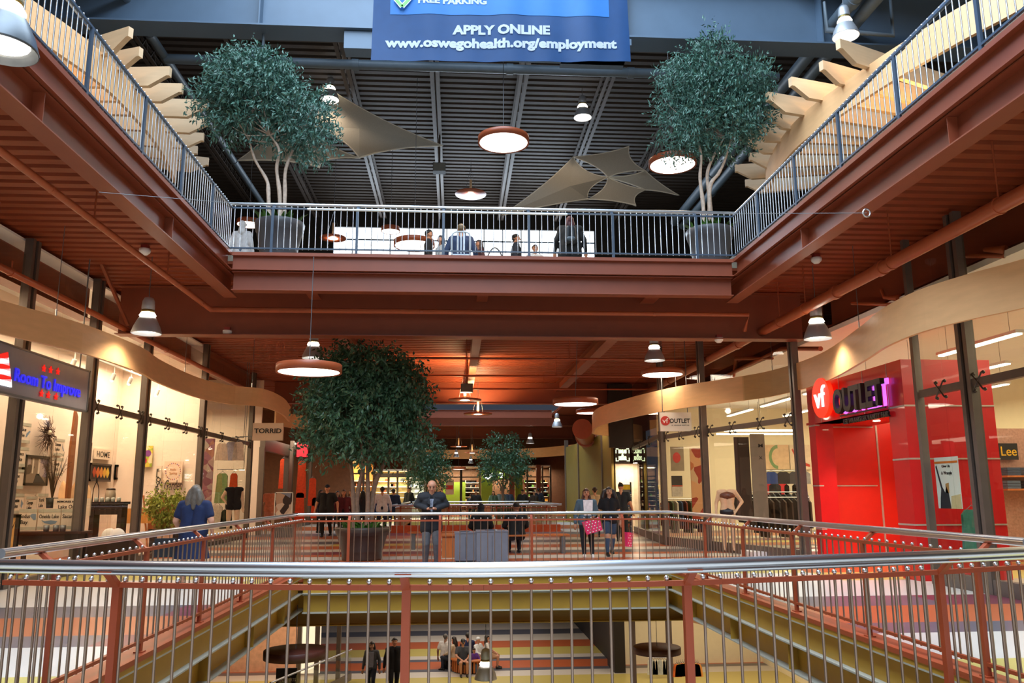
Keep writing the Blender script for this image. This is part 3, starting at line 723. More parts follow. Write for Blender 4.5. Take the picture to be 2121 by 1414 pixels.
# upper level shop fascia behind the canopies
q = MB(); q.box(8.4, 8.6, 6, 26, Z3, 8.6, mat('upper_wall_tan', '#75685a', .7)); tag(q.build('wall_right'), kind='structure')
q = MB(); q.box(-8.2, -8.0, 6, 26, Z3, 9.0, mat('tan_wall', '#b98b62', .7)); tag(q.build('wall_left'), kind='structure')

# ------------------------------------------------------------------ sails
def sail(label, corners, y, bow, dys=None):
    """fabric petal with edges that curve inward between its corners"""
    C = []
    for i, (u, v) in enumerate(corners):
        C.append(at(u, v, y=y+(dys[i] if dys else 0)))
    n = len(C); cen = sum(C, Vector())/n; rim = []
    for i in range(n):
        a, b_ = C[i], C[(i+1) % n]; k = bow[i] if isinstance(bow, (list, tuple)) else bow
        for t in range(10):
            s = t/10; p = a.lerp(b_, s); rim.append(p+(cen-(a+b_)/2)*k*4*s*(1-s)*.5)
    root = thing('shade_sail', label, 'shade sail', cen)
    nn = (C[1]-C[0]).cross(C[2]-C[0]).normalized()*.012; N = len(rim)
    vs = [cen+nn]+[p+nn for p in rim]+[cen-nn]+[p-nn for p in rim]; fs = []
    for i in range(N):
        j = (i+1) % N; fs += [(0, 1+i, 1+j), (N+1, N+2+j, N+2+i), (1+i, N+2+i, N+2+j, 1+j)]
    q = MB(); q.add(vs, fs, M_SAIL); relpar(q.build('fabric'), root)
    q = MB(); q.tube(rim, .02, M_SAILE, 6, closed=True); relpar(q.build('hem'), root)
    return root
sail('long pale sail pointing right beside the upper left lamp', [(668, 175), (917, 302), (744, 327), (640, 262)], 22.5, [.35, .25, .45, .2], (0, 1, 0, 0))
sail('pale sail behind the upper left tree with a tip at each side', [(492, 332), (560, 262), (650, 275), (744, 327), (662, 346)], 22.8, [.2, .1, .3, .5, .4])
sail('long grey sail petal reaching down to the railing on the right', [(1187, 325), (1259, 367), (1218, 412), (1040, 446)], 24, [.4, .5, .15, .25], (0, 0, 0, -2))
sail('grey sail petal pointing up at the right', [(1187, 325), (1303, 303), (1336, 353), (1259, 367)], 24.2, [.3, .5, .35, .4])
sail('small grey sail petal with the far right tip', [(1259, 367), (1336, 353), (1405, 404), (1337, 393)], 24.4, [.35, .25, .3, .3])
sail('lower grey sail petal just above the railing', [(1259, 367), (1337, 393), (1317, 425), (1218, 412)], 24.1, [.3, .5, .3, .45])

# ------------------------------------------------------------------ banner
YB_ = 14.0
bl, br_ = at(768, 124, y=YB_), at(1306, 129, y=YB_)
tl = at(776, 0, y=YB_); tr_ = at(1296, 0, y=YB_)
root = thing('hanging_banner', 'wide blue vinyl banner hanging from the roof with white lettering', 'banner', ((bl.x+br_.x)/2, YB_, bl.z))
M_NAVY = mat('banner_navy', '#123c6c', .5, var=.05, spec=.25); M_BLUE = mat('banner_blue', '#2c6cb4', .5, var=.03, spec=.25); M_LET = mat('banner_white', '#e6f0fa', .4, var=.0)
nx, nz = 48, 24; Ht = 3.4; vs = []
def bpt(s, t):
    """s 0..1 across, t metres up from lower hem"""
    x = bl.x+(br_.x-bl.x)*s; wv = .018*math.sin(s*19+t*.8)+.012*math.sin(s*41+2)+.02*math.sin(t*2.2+s*5); edge = (min(s, 1-s)*30)
    return Vector((x+(.04*(t/3)*(1 if s < .5 else -1) if edge < 1 else 0), YB_+wv, bl.z+(br_.z-bl.z)*s+t))
for j in range(nz+1):
    for i in range(nx+1): vs.append(bpt(i/nx, Ht*j/nz))
nv = len(vs); vs += [v+Vector((0, .006, 0)) for v in vs]; fs = []; W = nx+1
for j in range(nz):
    for i in range(nx):
        a = j*W+i; fs += [(a, a+1, a+W+1, a+W), (nv+a+W, nv+a+W+1, nv+a+1, nv+a)]
q = MB(); q.add(vs, fs, M_NAVY, True); relpar(q.build('vinyl_sheet'), root)
z_of = lambda v: at(1030, v, y=YB_).z
zb0 = at(808, 30, y=YB_).z-bl.z; sb0 = (at(808, 30, y=YB_).x-bl.x)/(br_.x-bl.x); sb1 = (at(1262, 38, y=YB_).x-bl.x)/(br_.x-bl.x)
vs = []; 
for j in range(13):
    for i in range(41): vs.append(bpt(sb0+(sb1-sb0)*i/40, zb0+(Ht-.1-zb0)*j/12)+Vector((0, -.006, 0)))
q = MB(); q.add(vs, [(j*41+i, j*41+i+1, (j+1)*41+i+1, (j+1)*41+i) for j in range(12) for i in range(40)], M_BLUE, True); relpar(q.build('blue_panel'), root)
def btext(nm, s, u0, v0, u1, size, m, bold=.012):
    a = at(u0, v0, y=YB_); b_ = at(u1, v0+ (u1-u0)*.012, y=YB_)
    a.y = b_.y = YB_-.05
    o = text(nm, s, a, (b_-a), size, m, None, up=(0, 0, 1), depth=.004, width=(b_-a).length, bold=bold)
    for v in o.data.vertices:                      # lay the letters on the waving sheet
        s_ = (v.co.x-bl.x)/(br_.x-bl.x); t_ = v.co.z-(bl.z+(br_.z-bl.z)*s_); v.co.y = bpt(s_, t_).y-.014
    relpar(o, root)
btext('lettering', 'APPLY ONLINE', 937, 70, 1139, .24, M_LET)
btext('lettering', 'www.oswegohealth.org/employment', 797, 96, 1277, .25, M_LET)
btext('lettering', 'FREE PARKING', 866, 8, 1008, .17, M_LET, .008)
M_CHK = mat('banner_green', '#58b947', .4)
q = MB(); a, b_, c_ = at(818, -4, y=YB_-.05), at(833, 14, y=YB_-.05), at(853, -8, y=YB_-.05)
for mm, w_, dy in ((M_LET, .085, 0), (M_CHK, .055, -.008)):
    q.bar(a+Vector((0, dy, 0)), b_+Vector((0, dy, 0)), w_, .006, mm, up=(0, 1, 0)); q.bar(b_+Vector((0, dy, 0)), c_+Vector((0, dy, 0)), w_, .006, mm, up=(0, 1, 0))
relpar(q.build('check_mark'), root)
q = MB(); q.tube([(bl.x, YB_, bl.z+Ht), (br_.x, YB_, br_.z+Ht)], .03, M_STEEL, 8); relpar(q.build('hanging_rod'), root)
# wire across the opening with its pale tube and ring
p0, p1 = at(205, 398, x=XL3), at(1795, 441, x=XR3)
w0, w1 = at(637, 433, y=13.0), at(1175, 444, y=13.0)
root = thing('stay_wire', 'thin wire stretched across the opening just in front of the upper railing', 'wire', w0)
q = MB(); q.tube([p0, w0, w1, p1], .004, M_GREYM, 5); relpar(q.build('wire'), root)
q = MB(); q.tube([w0, w1], .02, mat('pale_tube', '#dfe6ea', .3, .3), 8); relpar(q.build('stiffening_tube'), root)
rg = at(1795, 441, x=XR3-.1); q = MB()
q.tube([rg+Vector((.05*math.cos(t*.35), 0, .055*math.sin(t*.35))) for t in range(18)], .012, M_STEEL, 6, closed=True); relpar(q.build('ring'), root)

# ------------------------------------------------------------------ trees
def leaves(mb, blobs, n, ls, lw, m, rng, per=7, droop=.5):
    vol = [b_[1][0]*b_[1][1]*b_[1][2] for b_ in blobs]; tot = sum(vol); V = []; F = []
    for (c, r_), vv in zip(blobs, vol):
        k = int(n*vv/tot/per)
        for _ in range(k):
            while 1:
                d = rng.normal(size=3); d /= np.linalg.norm(d); rad = rng.uniform(.35, 1)**.45
                p = np.array(c)+d*np.array(r_)*rad*(1+.10*math.sin(9*d[0]+5*d[2])+.07*math.sin(17*d[1]+11*d[2])); break
            tw = d*np.array([1, 1, .5])+rng.normal(size=3)*.5; tw[2] -= droop*.6; tw /= np.linalg.norm(tw)
            for q_ in range(per):
                b0 = p+tw*ls*.55*q_; a = rng.uniform(0, 2*PI)
                side = np.cross(tw, [math.cos(a), math.sin(a), .3]); side /= max(1e-6, np.linalg.norm(side))
                ld = tw*.6+side*.9+np.array([0, 0, -droop*rng.uniform(.2, 1)]); ld /= np.linalg.norm(ld)
                wd = np.cross(ld, rng.normal(size=3)); wd /= max(1e-6, np.linalg.norm(wd)); up_ = np.cross(wd, ld)
                L = ls*rng.uniform(.7, 1.25); w_ = lw*rng.uniform(.7, 1.2); i = len(V)
                V += [b0, b0+ld*L*.45+wd*w_*.5+up_*w_*.2, b0+ld*L, b0+ld*L*.45-wd*w_*.5+up_*w_*.2]
                F += [(i, i+1, i+2), (i, i+2, i+3)]
    mb.add([tuple(v) for v in V], F, m)
def tree(label, loc, potr, poth, pot_m, stems, blobs, n, ls, lw, leafm, barkm, seed, pot=True, trunk_r=.045, twigs=26):
    rng = np.random.default_rng(seed); root = thing('potted_tree', label, 'tree', loc); L = Vector(loc)
    if pot:
        q = MB(); R, Hh = potr, poth
        q.lathe((0, 0, 0), [(.001, 0), (R*.72, 0), (R*.74, .04), (R*.75, Hh*.22), (R*.77, Hh*.24), (R*.78, Hh*.3), (R*.93, Hh*.74), (R*.97, Hh*.76), (R*.97, Hh*.80), (R*1.0, Hh*.82), (R*1.03, Hh*.97), (R*1.0, Hh), (R*.92, Hh*.99), (R*.9, Hh*.9), (.001, Hh*.9)], pot_m, 40); q.build('pot', root)
        q = MB(); q.lathe((0, 0, 0), [(.001, Hh*.93), (R*.9, Hh*.91)], M_SOIL, 24); q.build('soil', root)
        q = MB()
        for k in range(46):
            a = rng.uniform(0, 2*PI); rr = rng.uniform(.45, .85)*R; h_ = rng.uniform(.14, .3); o_ = rng.uniform(.1, .28)
            b0 = Vector((rr*math.cos(a), rr*math.sin(a), Hh*.9)); d_ = Vector((math.cos(a), math.sin(a), 0)); sd = Vector((-d_.y, d_.x, 0))*.03
            m1 = b0+d_*o_*.4+Vector((0, 0, h_*.7)); m2 = b0+d_*o_+Vector((0, 0, h_))
            q.add([b0-sd, b0+sd, m1+sd*1.2, m1-sd*1.2, m2], [(0, 1, 2, 3), (3, 2, 4)], M_UNDER)
        q.build('underplanting', root)
    q = MB()
    for st in stems:
        P = smooth_path([Vector(p)-L for p in st], 5); N = len(P)
        q.tube(P, [trunk_r*(1.15-.75*i/N)*(1+.1*math.sin(i*1.3)) for i in range(N)], barkm, 8)
    for k in range(twigs):
        st = stems[k % len(stems)]; b_ = blobs[k % len(blobs)]; a = Vector(st[-1])-L
        d = rng.normal(size=3); d /= np.linalg.norm(d); e = Vector(b_[0])-L+Vector(d*np.array(b_[1])*.8)
        mid = a.lerp(e, .5)+Vector(rng.normal(size=3)*.08); q.tube([a, mid, e], [trunk_r*.4, trunk_r*.25, .005], barkm, 5, caps=False)
    q.build('trunk', root)
    q = MB(); leaves(q, [(tuple(Vector(c)-L), r_) for c, r_ in blobs], n, ls, lw, leafm, rng); q.build('foliage', root)
    return root
M_UNDER = mat('agave_green', '#3c6a26', .5, var=.5, scale=12)
Y3 = 16.85
def B3(u, v, ru, rv, y, dz=1): 
    c = at(u, v, y=y); k = (c-Vector((0, 0, EYE))).dot(FW)/FPX; return (tuple(c), (ru*k, ru*k*dz, rv*k))
def A3(l, y): return [tuple(at(u, v, y=y+dy)) for u, v, dy in l]
pl3 = (at(577, 520, y=Y3).x, Y3, Z3); pr3 = (at(1472, 530, y=Y3).x, Y3, Z3)
tree('potted fig tree with dusty blue-green leaves on the upper level, left', pl3, .5, .88, M_POT,
     [A3([(557, 470, 0), (556, 400, 0), (552, 372, .1), (528, 330, .15), (516, 290, .1)], Y3), A3([(580, 470, .05), (579, 400, 0), (573, 350, 0), (578, 310, -.1), (560, 280, -.1)], Y3), A3([(588, 470, .1), (590, 405, .1), (592, 350, .1), (612, 300, .15), (630, 270, .2)], Y3)],
     [B3(525, 170, 78, 46, Y3), B3(462, 212, 44, 40, Y3), B3(545, 215, 62, 44, Y3), B3(625, 235, 50, 46, Y3), B3(648, 290, 34, 40, Y3), B3(590, 275, 36, 28, Y3), B3(530, 140, 50, 26, Y3), B3(492, 262, 36, 22, Y3)],
     17000, .115, .042, M_LEAFB, M_BARK, 1)
tree('potted fig tree with blue-green leaves on the upper level, right', pr3, .5, .88, M_POT,
     [A3([(1460, 480, 0), (1456, 420, 0), (1450, 370, 0), (1452, 320, -.05), (1440, 270, 0)], Y3), A3([(1476, 480, .1), (1470, 410, .1), (1465, 360, .1), (1480, 320, .1), (1500, 285, .2)], Y3), A3([(1472, 480, .1), (1470, 390, 0), (1488, 360, 0), (1500, 335, 0), (1514, 290, 0)], Y3)],
     [B3(1474, 100, 34, 36, Y3), B3(1432, 160, 50, 44, Y3), B3(1525, 168, 56, 40, Y3), B3(1470, 195, 70, 50, Y3), B3(1395, 222, 30, 48, Y3), B3(1552, 225, 36, 52, Y3), B3(1480, 255, 70, 34, Y3), B3(1415, 288, 40, 26, Y3), B3(1500, 290, 50, 20, Y3)],
     19000, .11, .038, M_LEAFB, M_BARK, 2)
YT = 19.9; pt_ = at(750, 1160, z=0); 
tree('big potted tree with dark green leaves on the walkway, left of centre', (at(750, 1130, y=YT).x, YT, 0), .62, .75, M_POTD,
     [A3([(735, 1100, 0), (732, 1040, 0), (728, 970, 0), (715, 900, .1), (700, 870, .1)], YT), A3([(760, 1100, 0), (762, 1030, 0), (762, 960, 0), (770, 900, 0), (775, 860, 0)], YT), A3([(768, 1100, .1), (775, 1010, .1), (800, 950, .1), (815, 910, .2), (830, 880, .2)], YT), A3([(742, 1100, 0), (740, 1030, 0), (752, 960, -.1), (745, 890, -.2), (740, 850, -.2)], YT)],
     [B3(752, 775, 85, 60, YT), B3(700, 810, 60, 60, YT), B3(810, 805, 68, 62, YT), B3(755, 850, 105, 72, YT), B3(690, 880, 58, 48, YT), B3(830, 890, 50, 52, YT), B3(770, 915, 75, 32, YT), B3(668, 925, 32, 26, YT)],
     19000, .13, .06, M_LEAFG, M_BARKD, 3, trunk_r=.055)
YU = 47.6
tree('distant potted tree just behind the head of the leaning man', (at(888, 1030, y=YU).x, YU, 0), .6, .75, M_POTD,
     [A3([(880, 1040, 0), (884, 1000, 0), (880, 975, 0)], YU), A3([(893, 1040, 0), (893, 1000, 0), (900, 970, 0)], YU)],
     [B3(885, 932, 26, 26, YU), B3(875, 965, 27, 30, YU), B3(900, 965, 26, 32, YU), B3(888, 990, 30, 18, YU)], 4200, .16, .08, M_LEAFG, M_BARKD, 4, trunk_r=.06, twigs=8)
tree('distant round potted tree in front of the green shoe shop', (at(1043, 1030, y=YU).x, YU, 0), .6, .75, M_POTD,
     [A3([(1040, 1045, 0), (1040, 1015, 0), (1028, 990, 0)], YU), A3([(1042, 1045, 0), (1044, 1010, 0), (1058, 985, 0)], YU), A3([(1041, 1045, 0), (1042, 1000, 0), (1042, 975, 0)], YU)],
     [B3(1043, 925, 30, 27, YU), B3(1025, 950, 26, 28, YU), B3(1065, 950, 26, 28, YU), B3(1043, 968, 42, 28, YU)], 4600, .16, .08, M_LEAFG, M_BARKD, 5, trunk_r=.06, twigs=8)
# ------------------------------------------------------------------ figures
def caps(mb_list, a, b, ra, rb):
    mb_list.append((Vector(a), Vector(b), ra, rb))
def caps_mesh(cl, voxel, name, m, parent, smooth=4):
    """one continuous surface grown over tapered limbs"""
    q = MB()
    for a, b, ra, rb in cl:
        d = b-a; L = d.length
        if L < 1e-5: q.sphere(a, ra, m, 8); continue
        d.normalize(); P = []; R = []
        for k in (-.98, -.8, -.4): P.append(a+d*ra*k); R.append(ra*math.sqrt(1-k*k))
        P.append(a); R.append(ra); P.append(b); R.append(rb)
        for k in (.4, .8, .98): P.append(b+d*rb*k); R.append(rb*math.sqrt(1-k*k))
        q2 = MB(); q2.tube(P, R, m, 12)
        q.add(q2.v, q2.f, m, True)
    o = q.build(name)
    r = o.modifiers.new('r', 'REMESH'); r.mode = 'VOXEL'; r.voxel_size = voxel; r.use_smooth_shade = True
    s = o.modifiers.new('s', 'SMOOTH'); s.factor = .5; s.iterations = smooth
    bpy.context.view_layer.update()
    me = bpy.data.meshes.new_from_object(o.evaluated_get(bpy.context.evaluated_depsgraph_get()))
    me.name = name; me.materials.clear(); me.materials.append(m)
    me.polygons.foreach_set('use_smooth', [True]*len(me.polygons))
    bpy.data.objects.remove(o)
    o = bpy.data.objects.new(name, me); SC.collection.objects.link(o); o.parent = parent
    return o
CM = {}
def cloth(hexc, rough=.85):
    k = 'cloth_'+hexc
    return mat(k, hexc, rough, var=.14, scale=14, bump=.25)
def skin(hexc='#c98d6d'): return mat('skin_'+hexc, hexc, .55, var=.06, scale=10)
def hairm(hexc): return mat('hair_'+hexc, hexc, .5, var=.3, scale=22, stretch=(6, 6, 1))

def person(label, loc, rz, H=1.7, wide=1.0, skinc='#c98d6d', top='#333333', bottom='#222233', shoes='#1a1a1a', hair='short', hairc='#2a1c12',
           arms=None, legs=None, sleeve='long', leg='long', lean=0.0, headpitch=0.0, headyaw=0.0, sit=False, voxel=.016, face=True, skirt=None, coat=0.0,
           name='person', headless=False, cat='person', group=None, noshoes=False, vol=0):
    root = thing(name, label, cat, loc, rz, group)
    def V(x, y, z): return Vector((x*H, y*H, z*H))
    pel = V(0, 0, .53); drop = 0
    if sit: drop = .27
    def up(p):                                     # lean the upper body about the hips
        p = Vector(p)-pel; c, s = math.cos(lean), math.sin(lean)
        p = Vector((p.x, p.y*c-p.z*s, p.y*s+p.z*c)); return p+pel-Vector((0, 0, drop*H))
    W = wide
    chest = up(V(0, .0, .73)); waist = up(V(0, 0, .62)); neck = up(V(0, .008, .835)); hd = up(V(0, -.004, .925)); plv = up(V(0, 0, .54))
    sh = {s: up(V(s*.105*(.5+.5*W), 0, .795)) for s in (-1, 1)}; hip = {s: V(s*.052*W, 0, .51-drop) for s in (-1, 1)}
    A = arms or {}; el = {}; wr = {}
    for s in (-1, 1):
        e, w_ = A.get(s, ((s*.15*W, .02, .635), (s*.165*W, -.03, .485)))
        el[s] = V(*e)-V(0, 0, drop if not sit or True else 0) if sit else V(*e); wr[s] = V(*w_)-V(0, 0, drop) if sit else V(*w_)
    Lg = legs or {}; kn = {}; an = {}
    for s in (-1, 1):
        if sit: k, a = Lg.get(s, ((s*.07, -.26, .275), (s*.065, -.24, .045)))
        else: k, a = Lg.get(s, ((s*.058*W, -.012, .28), (s*.06*W, .01, .045)))
        kn[s] = V(*k); an[s] = V(*a)
    tor, hand, limb_a, limb_l, foot = [], [], [], [], []
    for s in (-1, 1):
        caps(tor, up(V(s*.052*W, 0, .75)), up(V(s*.036*W, 0, .63)), .056*H*(.6+.4*W), .052*H*W)
        caps(tor, up(V(s*.036*W, 0, .63)), V(s*.047*W, 0, .54-drop), .052*H*W, .058*H*W)
        caps(tor, up(V(s*.03, 0, .80)), sh[s], .038*H, .036*H*(.6+.4*W))
    upper = {s: (sh[s], el[s], .033*H*(.5+.5*W), .026*H*(.5+.5*W)) for s in (-1, 1)}
    fore = {s: (el[s], wr[s], .025*H*(.5+.5*W), .0165*H) for s in (-1, 1)}
    thigh = {s: (hip[s], kn[s], .052*H*(.45+.55*W), .035*H*(.5+.5*W)) for s in (-1, 1)}
    shin = {s: (kn[s]+V(0, 0, 0), kn[s].lerp(an[s], .35), .034*H, .034*H) for s in (-1, 1)}
    shin2 = {s: (kn[s].lerp(an[s], .35), an[s], .034*H, .021*H) for s in (-1, 1)}
    body = list(tor)
    if not headless:
        caps(body, neck-V(0, 0, .03), hd-V(0, 0, .04), .032*H*(.7+.3*W), .03*H)
    fwd = Vector((0, -1, 0)); hp = headpitch+lean*.6
    Rm = Matrix.Rotation(headyaw, 3, 'Z') @ Matrix.Rotation(hp, 3, 'X')
    def HD(x, y, z): return hd+Rm @ V(x, y, z)
    if not headless:
        caps(body, HD(0, .012, .012), HD(0, -.008, .016), .046*H, .045*H)
        caps(body, HD(0, -.012, -.03), HD(0, -.018, -.045), .034*H, .024*H)
        caps(body, HD(-.022, -.02, -.02), HD(.022, -.02, -.02), .024*H, .024*H)
        caps(body, HD(0, -.05, .012), HD(0, -.063, -.012), .006*H, .010*H)
        for s in (-1, 1): caps(body, HD(s*.046, .002, .01), HD(s*.048, .006, -.014), .008*H, .006*H)
    for s in (-1, 1):
        body += [upper[s], fore[s], thigh[s], shin[s], shin2[s]]
        d = (wr[s]-el[s]).normalized(); side = d.cross(Vector((0, 0, 1)) if abs(d.z) < .8 else Vector((0, -1, 0))).normalized(); nn = side.cross(d)
        hdirs = A.get(('hand', s)); 
        if hdirs: d = Vector(hdirs).normalized(); side = d.cross(Vector((0, 0, 1)) if abs(d.z) < .8 else Vector((0, -1, 0))).normalized(); nn = side.cross(d)
        pm = wr[s]+d*.05*H
        caps(body, wr[s]+side*.008*H, pm+side*.012*H, .0135*H, .014*H); caps(body, wr[s]-side*.008*H, pm-side*.012*H, .0135*H, .013*H)
        for k, ln in ((-1.5, .040), (-.5, .047), (.5, .045), (1.5, .035)):
            b0 = pm+side*k*.0108*H; b1 = b0+d*ln*.55*H-nn*.004*H; b2 = b1+d*ln*.45*H-nn*.014*H
            caps(body, b0, b1, .0058*H, .0054*H); caps(body, b1, b2, .0054*H, .0046*H)
        t0 = wr[s]+d*.02*H+side*s*.016*H; caps(body, t0, t0+d*.022*H+side*s*.014*H, .0075*H, .0062*H); caps(body, t0+d*.022*H+side*s*.014*H, t0+d*.042*H+side*s*.010*H-nn*.008*H, .0062*H, .005*H)
        fd = Vector((0, -1, 0)); fx = Lg.get(('foot', s)); fd = Vector(fx).normalized() if fx else fd
        heel = an[s]-fd*.02*H; heel.z = an[s].z-.026*H; toe = an[s]+fd*.095*H; toe.z = an[s].z-.031*H
        foot.append((heel, toe, .021*H, .0165*H)); foot.append((an[s]-V(0, 0, .008), an[s]+fd*.06*H-V(0, 0, .024), .023*H, .019*H))
        body += [(heel, toe, .016*H, .012*H)]
    sk = skin(skinc)
    caps_mesh(body, voxel, 'body', sk, root)
    pad = .008*H
    if top:
        g = [(a, b, ra+pad+coat*.4, rb+pad+coat*.4) for a, b, ra, rb in tor]
        for s in (-1, 1):
            a, b, ra, rb = upper[s]
            if sleeve == 'long': g += [(a, b, ra+pad+.002, rb+pad+.002), (fore[s][0], fore[s][0].lerp(fore[s][1], .95), fore[s][2]+pad+.002, fore[s][3]+pad+.004)]
            elif sleeve == 'none': g += [(sh[s].lerp(chest, .2), sh[s].lerp(chest, .3), .034*H, .034*H)]
            elif sleeve == 'short': g += [(a, a.lerp(b, .62), ra+pad+.004, rb+pad+.012)]
            if coat or skirt is None and not sit: g += [(V(s*.047*W, 0, .56-drop), V(s*.05*W, 0, .50-drop-coat), .058*H*W+pad+coat*.3, .060*H*W+pad+coat*.3)]
        caps_mesh(g, voxel*1.15, 'jacket' if coat else 'top', cloth(top), root)
    if bottom:
        g = [(V(-.045*W, 0, .54-drop), V(.045*W, 0, .54-drop), .056*H*W+pad*.7, .056*H*W+pad*.7)]
        for s in (-1, 1):
            a, b, ra, rb = thigh[s]
            if leg == 'long': g += [(a, b, ra+pad, rb+pad), (shin[s][0], shin[s][1], .036*H+pad*.7, .034*H+pad*.7), (shin2[s][0], shin2[s][0].lerp(shin2[s][1], .95), .034*H+pad*.7, .022*H+pad)]
            elif leg != 'brief': g += [(a, a.lerp(b, .75 if leg == 'knee' else .3), ra+pad, ra*.75+pad+.006)]
        caps_mesh(g, voxel*1.15, 'trousers' if leg == 'long' else 'shorts', cloth(bottom), root)
    if skirt:
        q = MB(); z1_, z0_, r0_, r1_, colr = skirt; n = 20; vs = []; ring = 6
        for i in range(ring+1):
            t = i/ring; r_ = (r0_+(r1_-r0_)*t)*H
            for j in range(n): a = 2*PI*j/n; f_ = 1+.05*t*math.sin(a*7); vs.append((r_*f_*1.15*math.cos(a), r_*f_*.8*math.sin(a), (z1_+(z0_-z1_)*t)*H))
        q.add(vs, [(i*n+j, i*n+(j+1) % n, (i+1)*n+(j+1) % n, (i+1)*n+j) for i in range(ring) for j in range(n)], cloth(colr), True); q.build('skirt', root)
    if shoes and not noshoes: caps_mesh([(a, b, ra+.004, rb+.004) for a, b, ra, rb in foot], voxel*.9, 'shoes', cloth(shoes, .5), root, 2)
    if not headless:
        hm = hairm(hairc); g = []
        if hair in ('short', 'long', 'bun', 'wavy'):
            g = [(HD(0, .016, .026), HD(0, -.006, .032), .046*H, .044*H), (HD(0, .026, .0), HD(0, .022, -.02), .036*H, .028*H), (HD(-.03, .012, .02), HD(.03, .012, .02), .028*H, .028*H)]
        if hair in ('long', 'wavy'):
            k = vol if vol else 1.25 if hair == 'wavy' else 1
            for s in (-1, 0, 1):
                g += [(HD(s*.03*k, .024, .0), HD(s*.045*k, .03, -.07), .026*H*k, .028*H*k), (HD(s*.045*k, .03, -.07), HD(s*.05*k, .034, -.16), .028*H*k, .018*H*k)]
            for s in (-1, 1): g += [(HD(s*.043*k, 0, .0), HD(s*.056*k, -.006, -.09), .013*H*k, .02*H*k), (HD(s*.056*k, -.006, -.09), HD(s*.06*k, -.02, -.15), .02*H*k, .012*H)]
        if hair == 'bun': g += [(HD(0, .05, .045), HD(0, .06, .05), .024*H, .022*H)]
        if g: caps_mesh(g, voxel, 'hair', hm, root, 3)
        if hair == 'hood': caps_mesh([(HD(0, .016, .02), HD(0, -.012, .018), .056*H, .054*H), (HD(0, .02, -.02), up(V(0, .02, .82)), .046*H, .06*H)], voxel, 'hood', cloth(top), root)
        if hair == 'cap' or hair == 'beanie':
            caps_mesh([(HD(0, .012, .026), HD(0, -.006, .03), .05*H, .048*H)]+([(HD(0, -.04, .028), HD(0, -.085, .018), .024*H, .014*H)] if hair == 'cap' else []), voxel*.8, 'cap', cloth(hairc), root, 3)
        if face:
            for s in (-1, 1):
                q = MB(); q.sphere(HD(s*.0185, -.0505, .010), .0048*H, mat('eye_dark', '#1c1512', .2), 6, (1.3, .7, .8)); q.build('eye', root)
                q = MB(); q.bar(HD(s*.009, -.0535, .020), HD(s*.029, -.047, .0205), .003*H, .0042*H, hairm('#2a2018')); q.build('eyebrow', root)
            q = MB(); q.bar(HD(-.014, -.0495, -.030), HD(.014, -.0495, -.030), .005*H, .0042*H, mat('lips', '#9a4b42', .5)); q.build('mouth', root)
    return root
def handbag(label, c, w, h, d, m, strap=None, name='shopping_bag', cat='bag', rz=0, dots=None, handle=True, tilt=0):
    root = thing(name, label, cat, c, rz); root.rotation_euler = (0, tilt, rz); q = MB()
    q.prism([(-w/2*.92, 0), (w/2*.92, 0), (w/2, h), (-w/2, h)], (0, -d/2, 0), (1, 0, 0), (0, 0, 1), (0, 1, 0), d, m); q.build('bag_body', root)
    if dots:
        q = MB(); k = 0
        for i in range(int(w/.075)+1):
            for j in range(int(h/.06)):
                x = -w/2*.86+i*.075+(j % 2)*.037; z = .03+j*.06
                if abs(x) < w/2*.86 and z < h-.02:
                    q.prism([(.014*math.cos(a*PI/4), .014*math.sin(a*PI/4)) for a in range(8)], (x, -d/2-.0015, z), (1, 0, 0), (0, 0, 1), (0, -1, 0), .002, dots)
        q.build('dots', root)
    if handle:
        for y in (-d/3, d/3):
            q = MB(); q.tube(smooth_path([(-w*.18, y, h-.01), (-w*.15, y, h+.1), (0, y, h+.16), (w*.15, y, h+.1), (w*.18, y, h-.01)], 4), .005, M_BLACK, 5); q.build('handle', root)
    return root
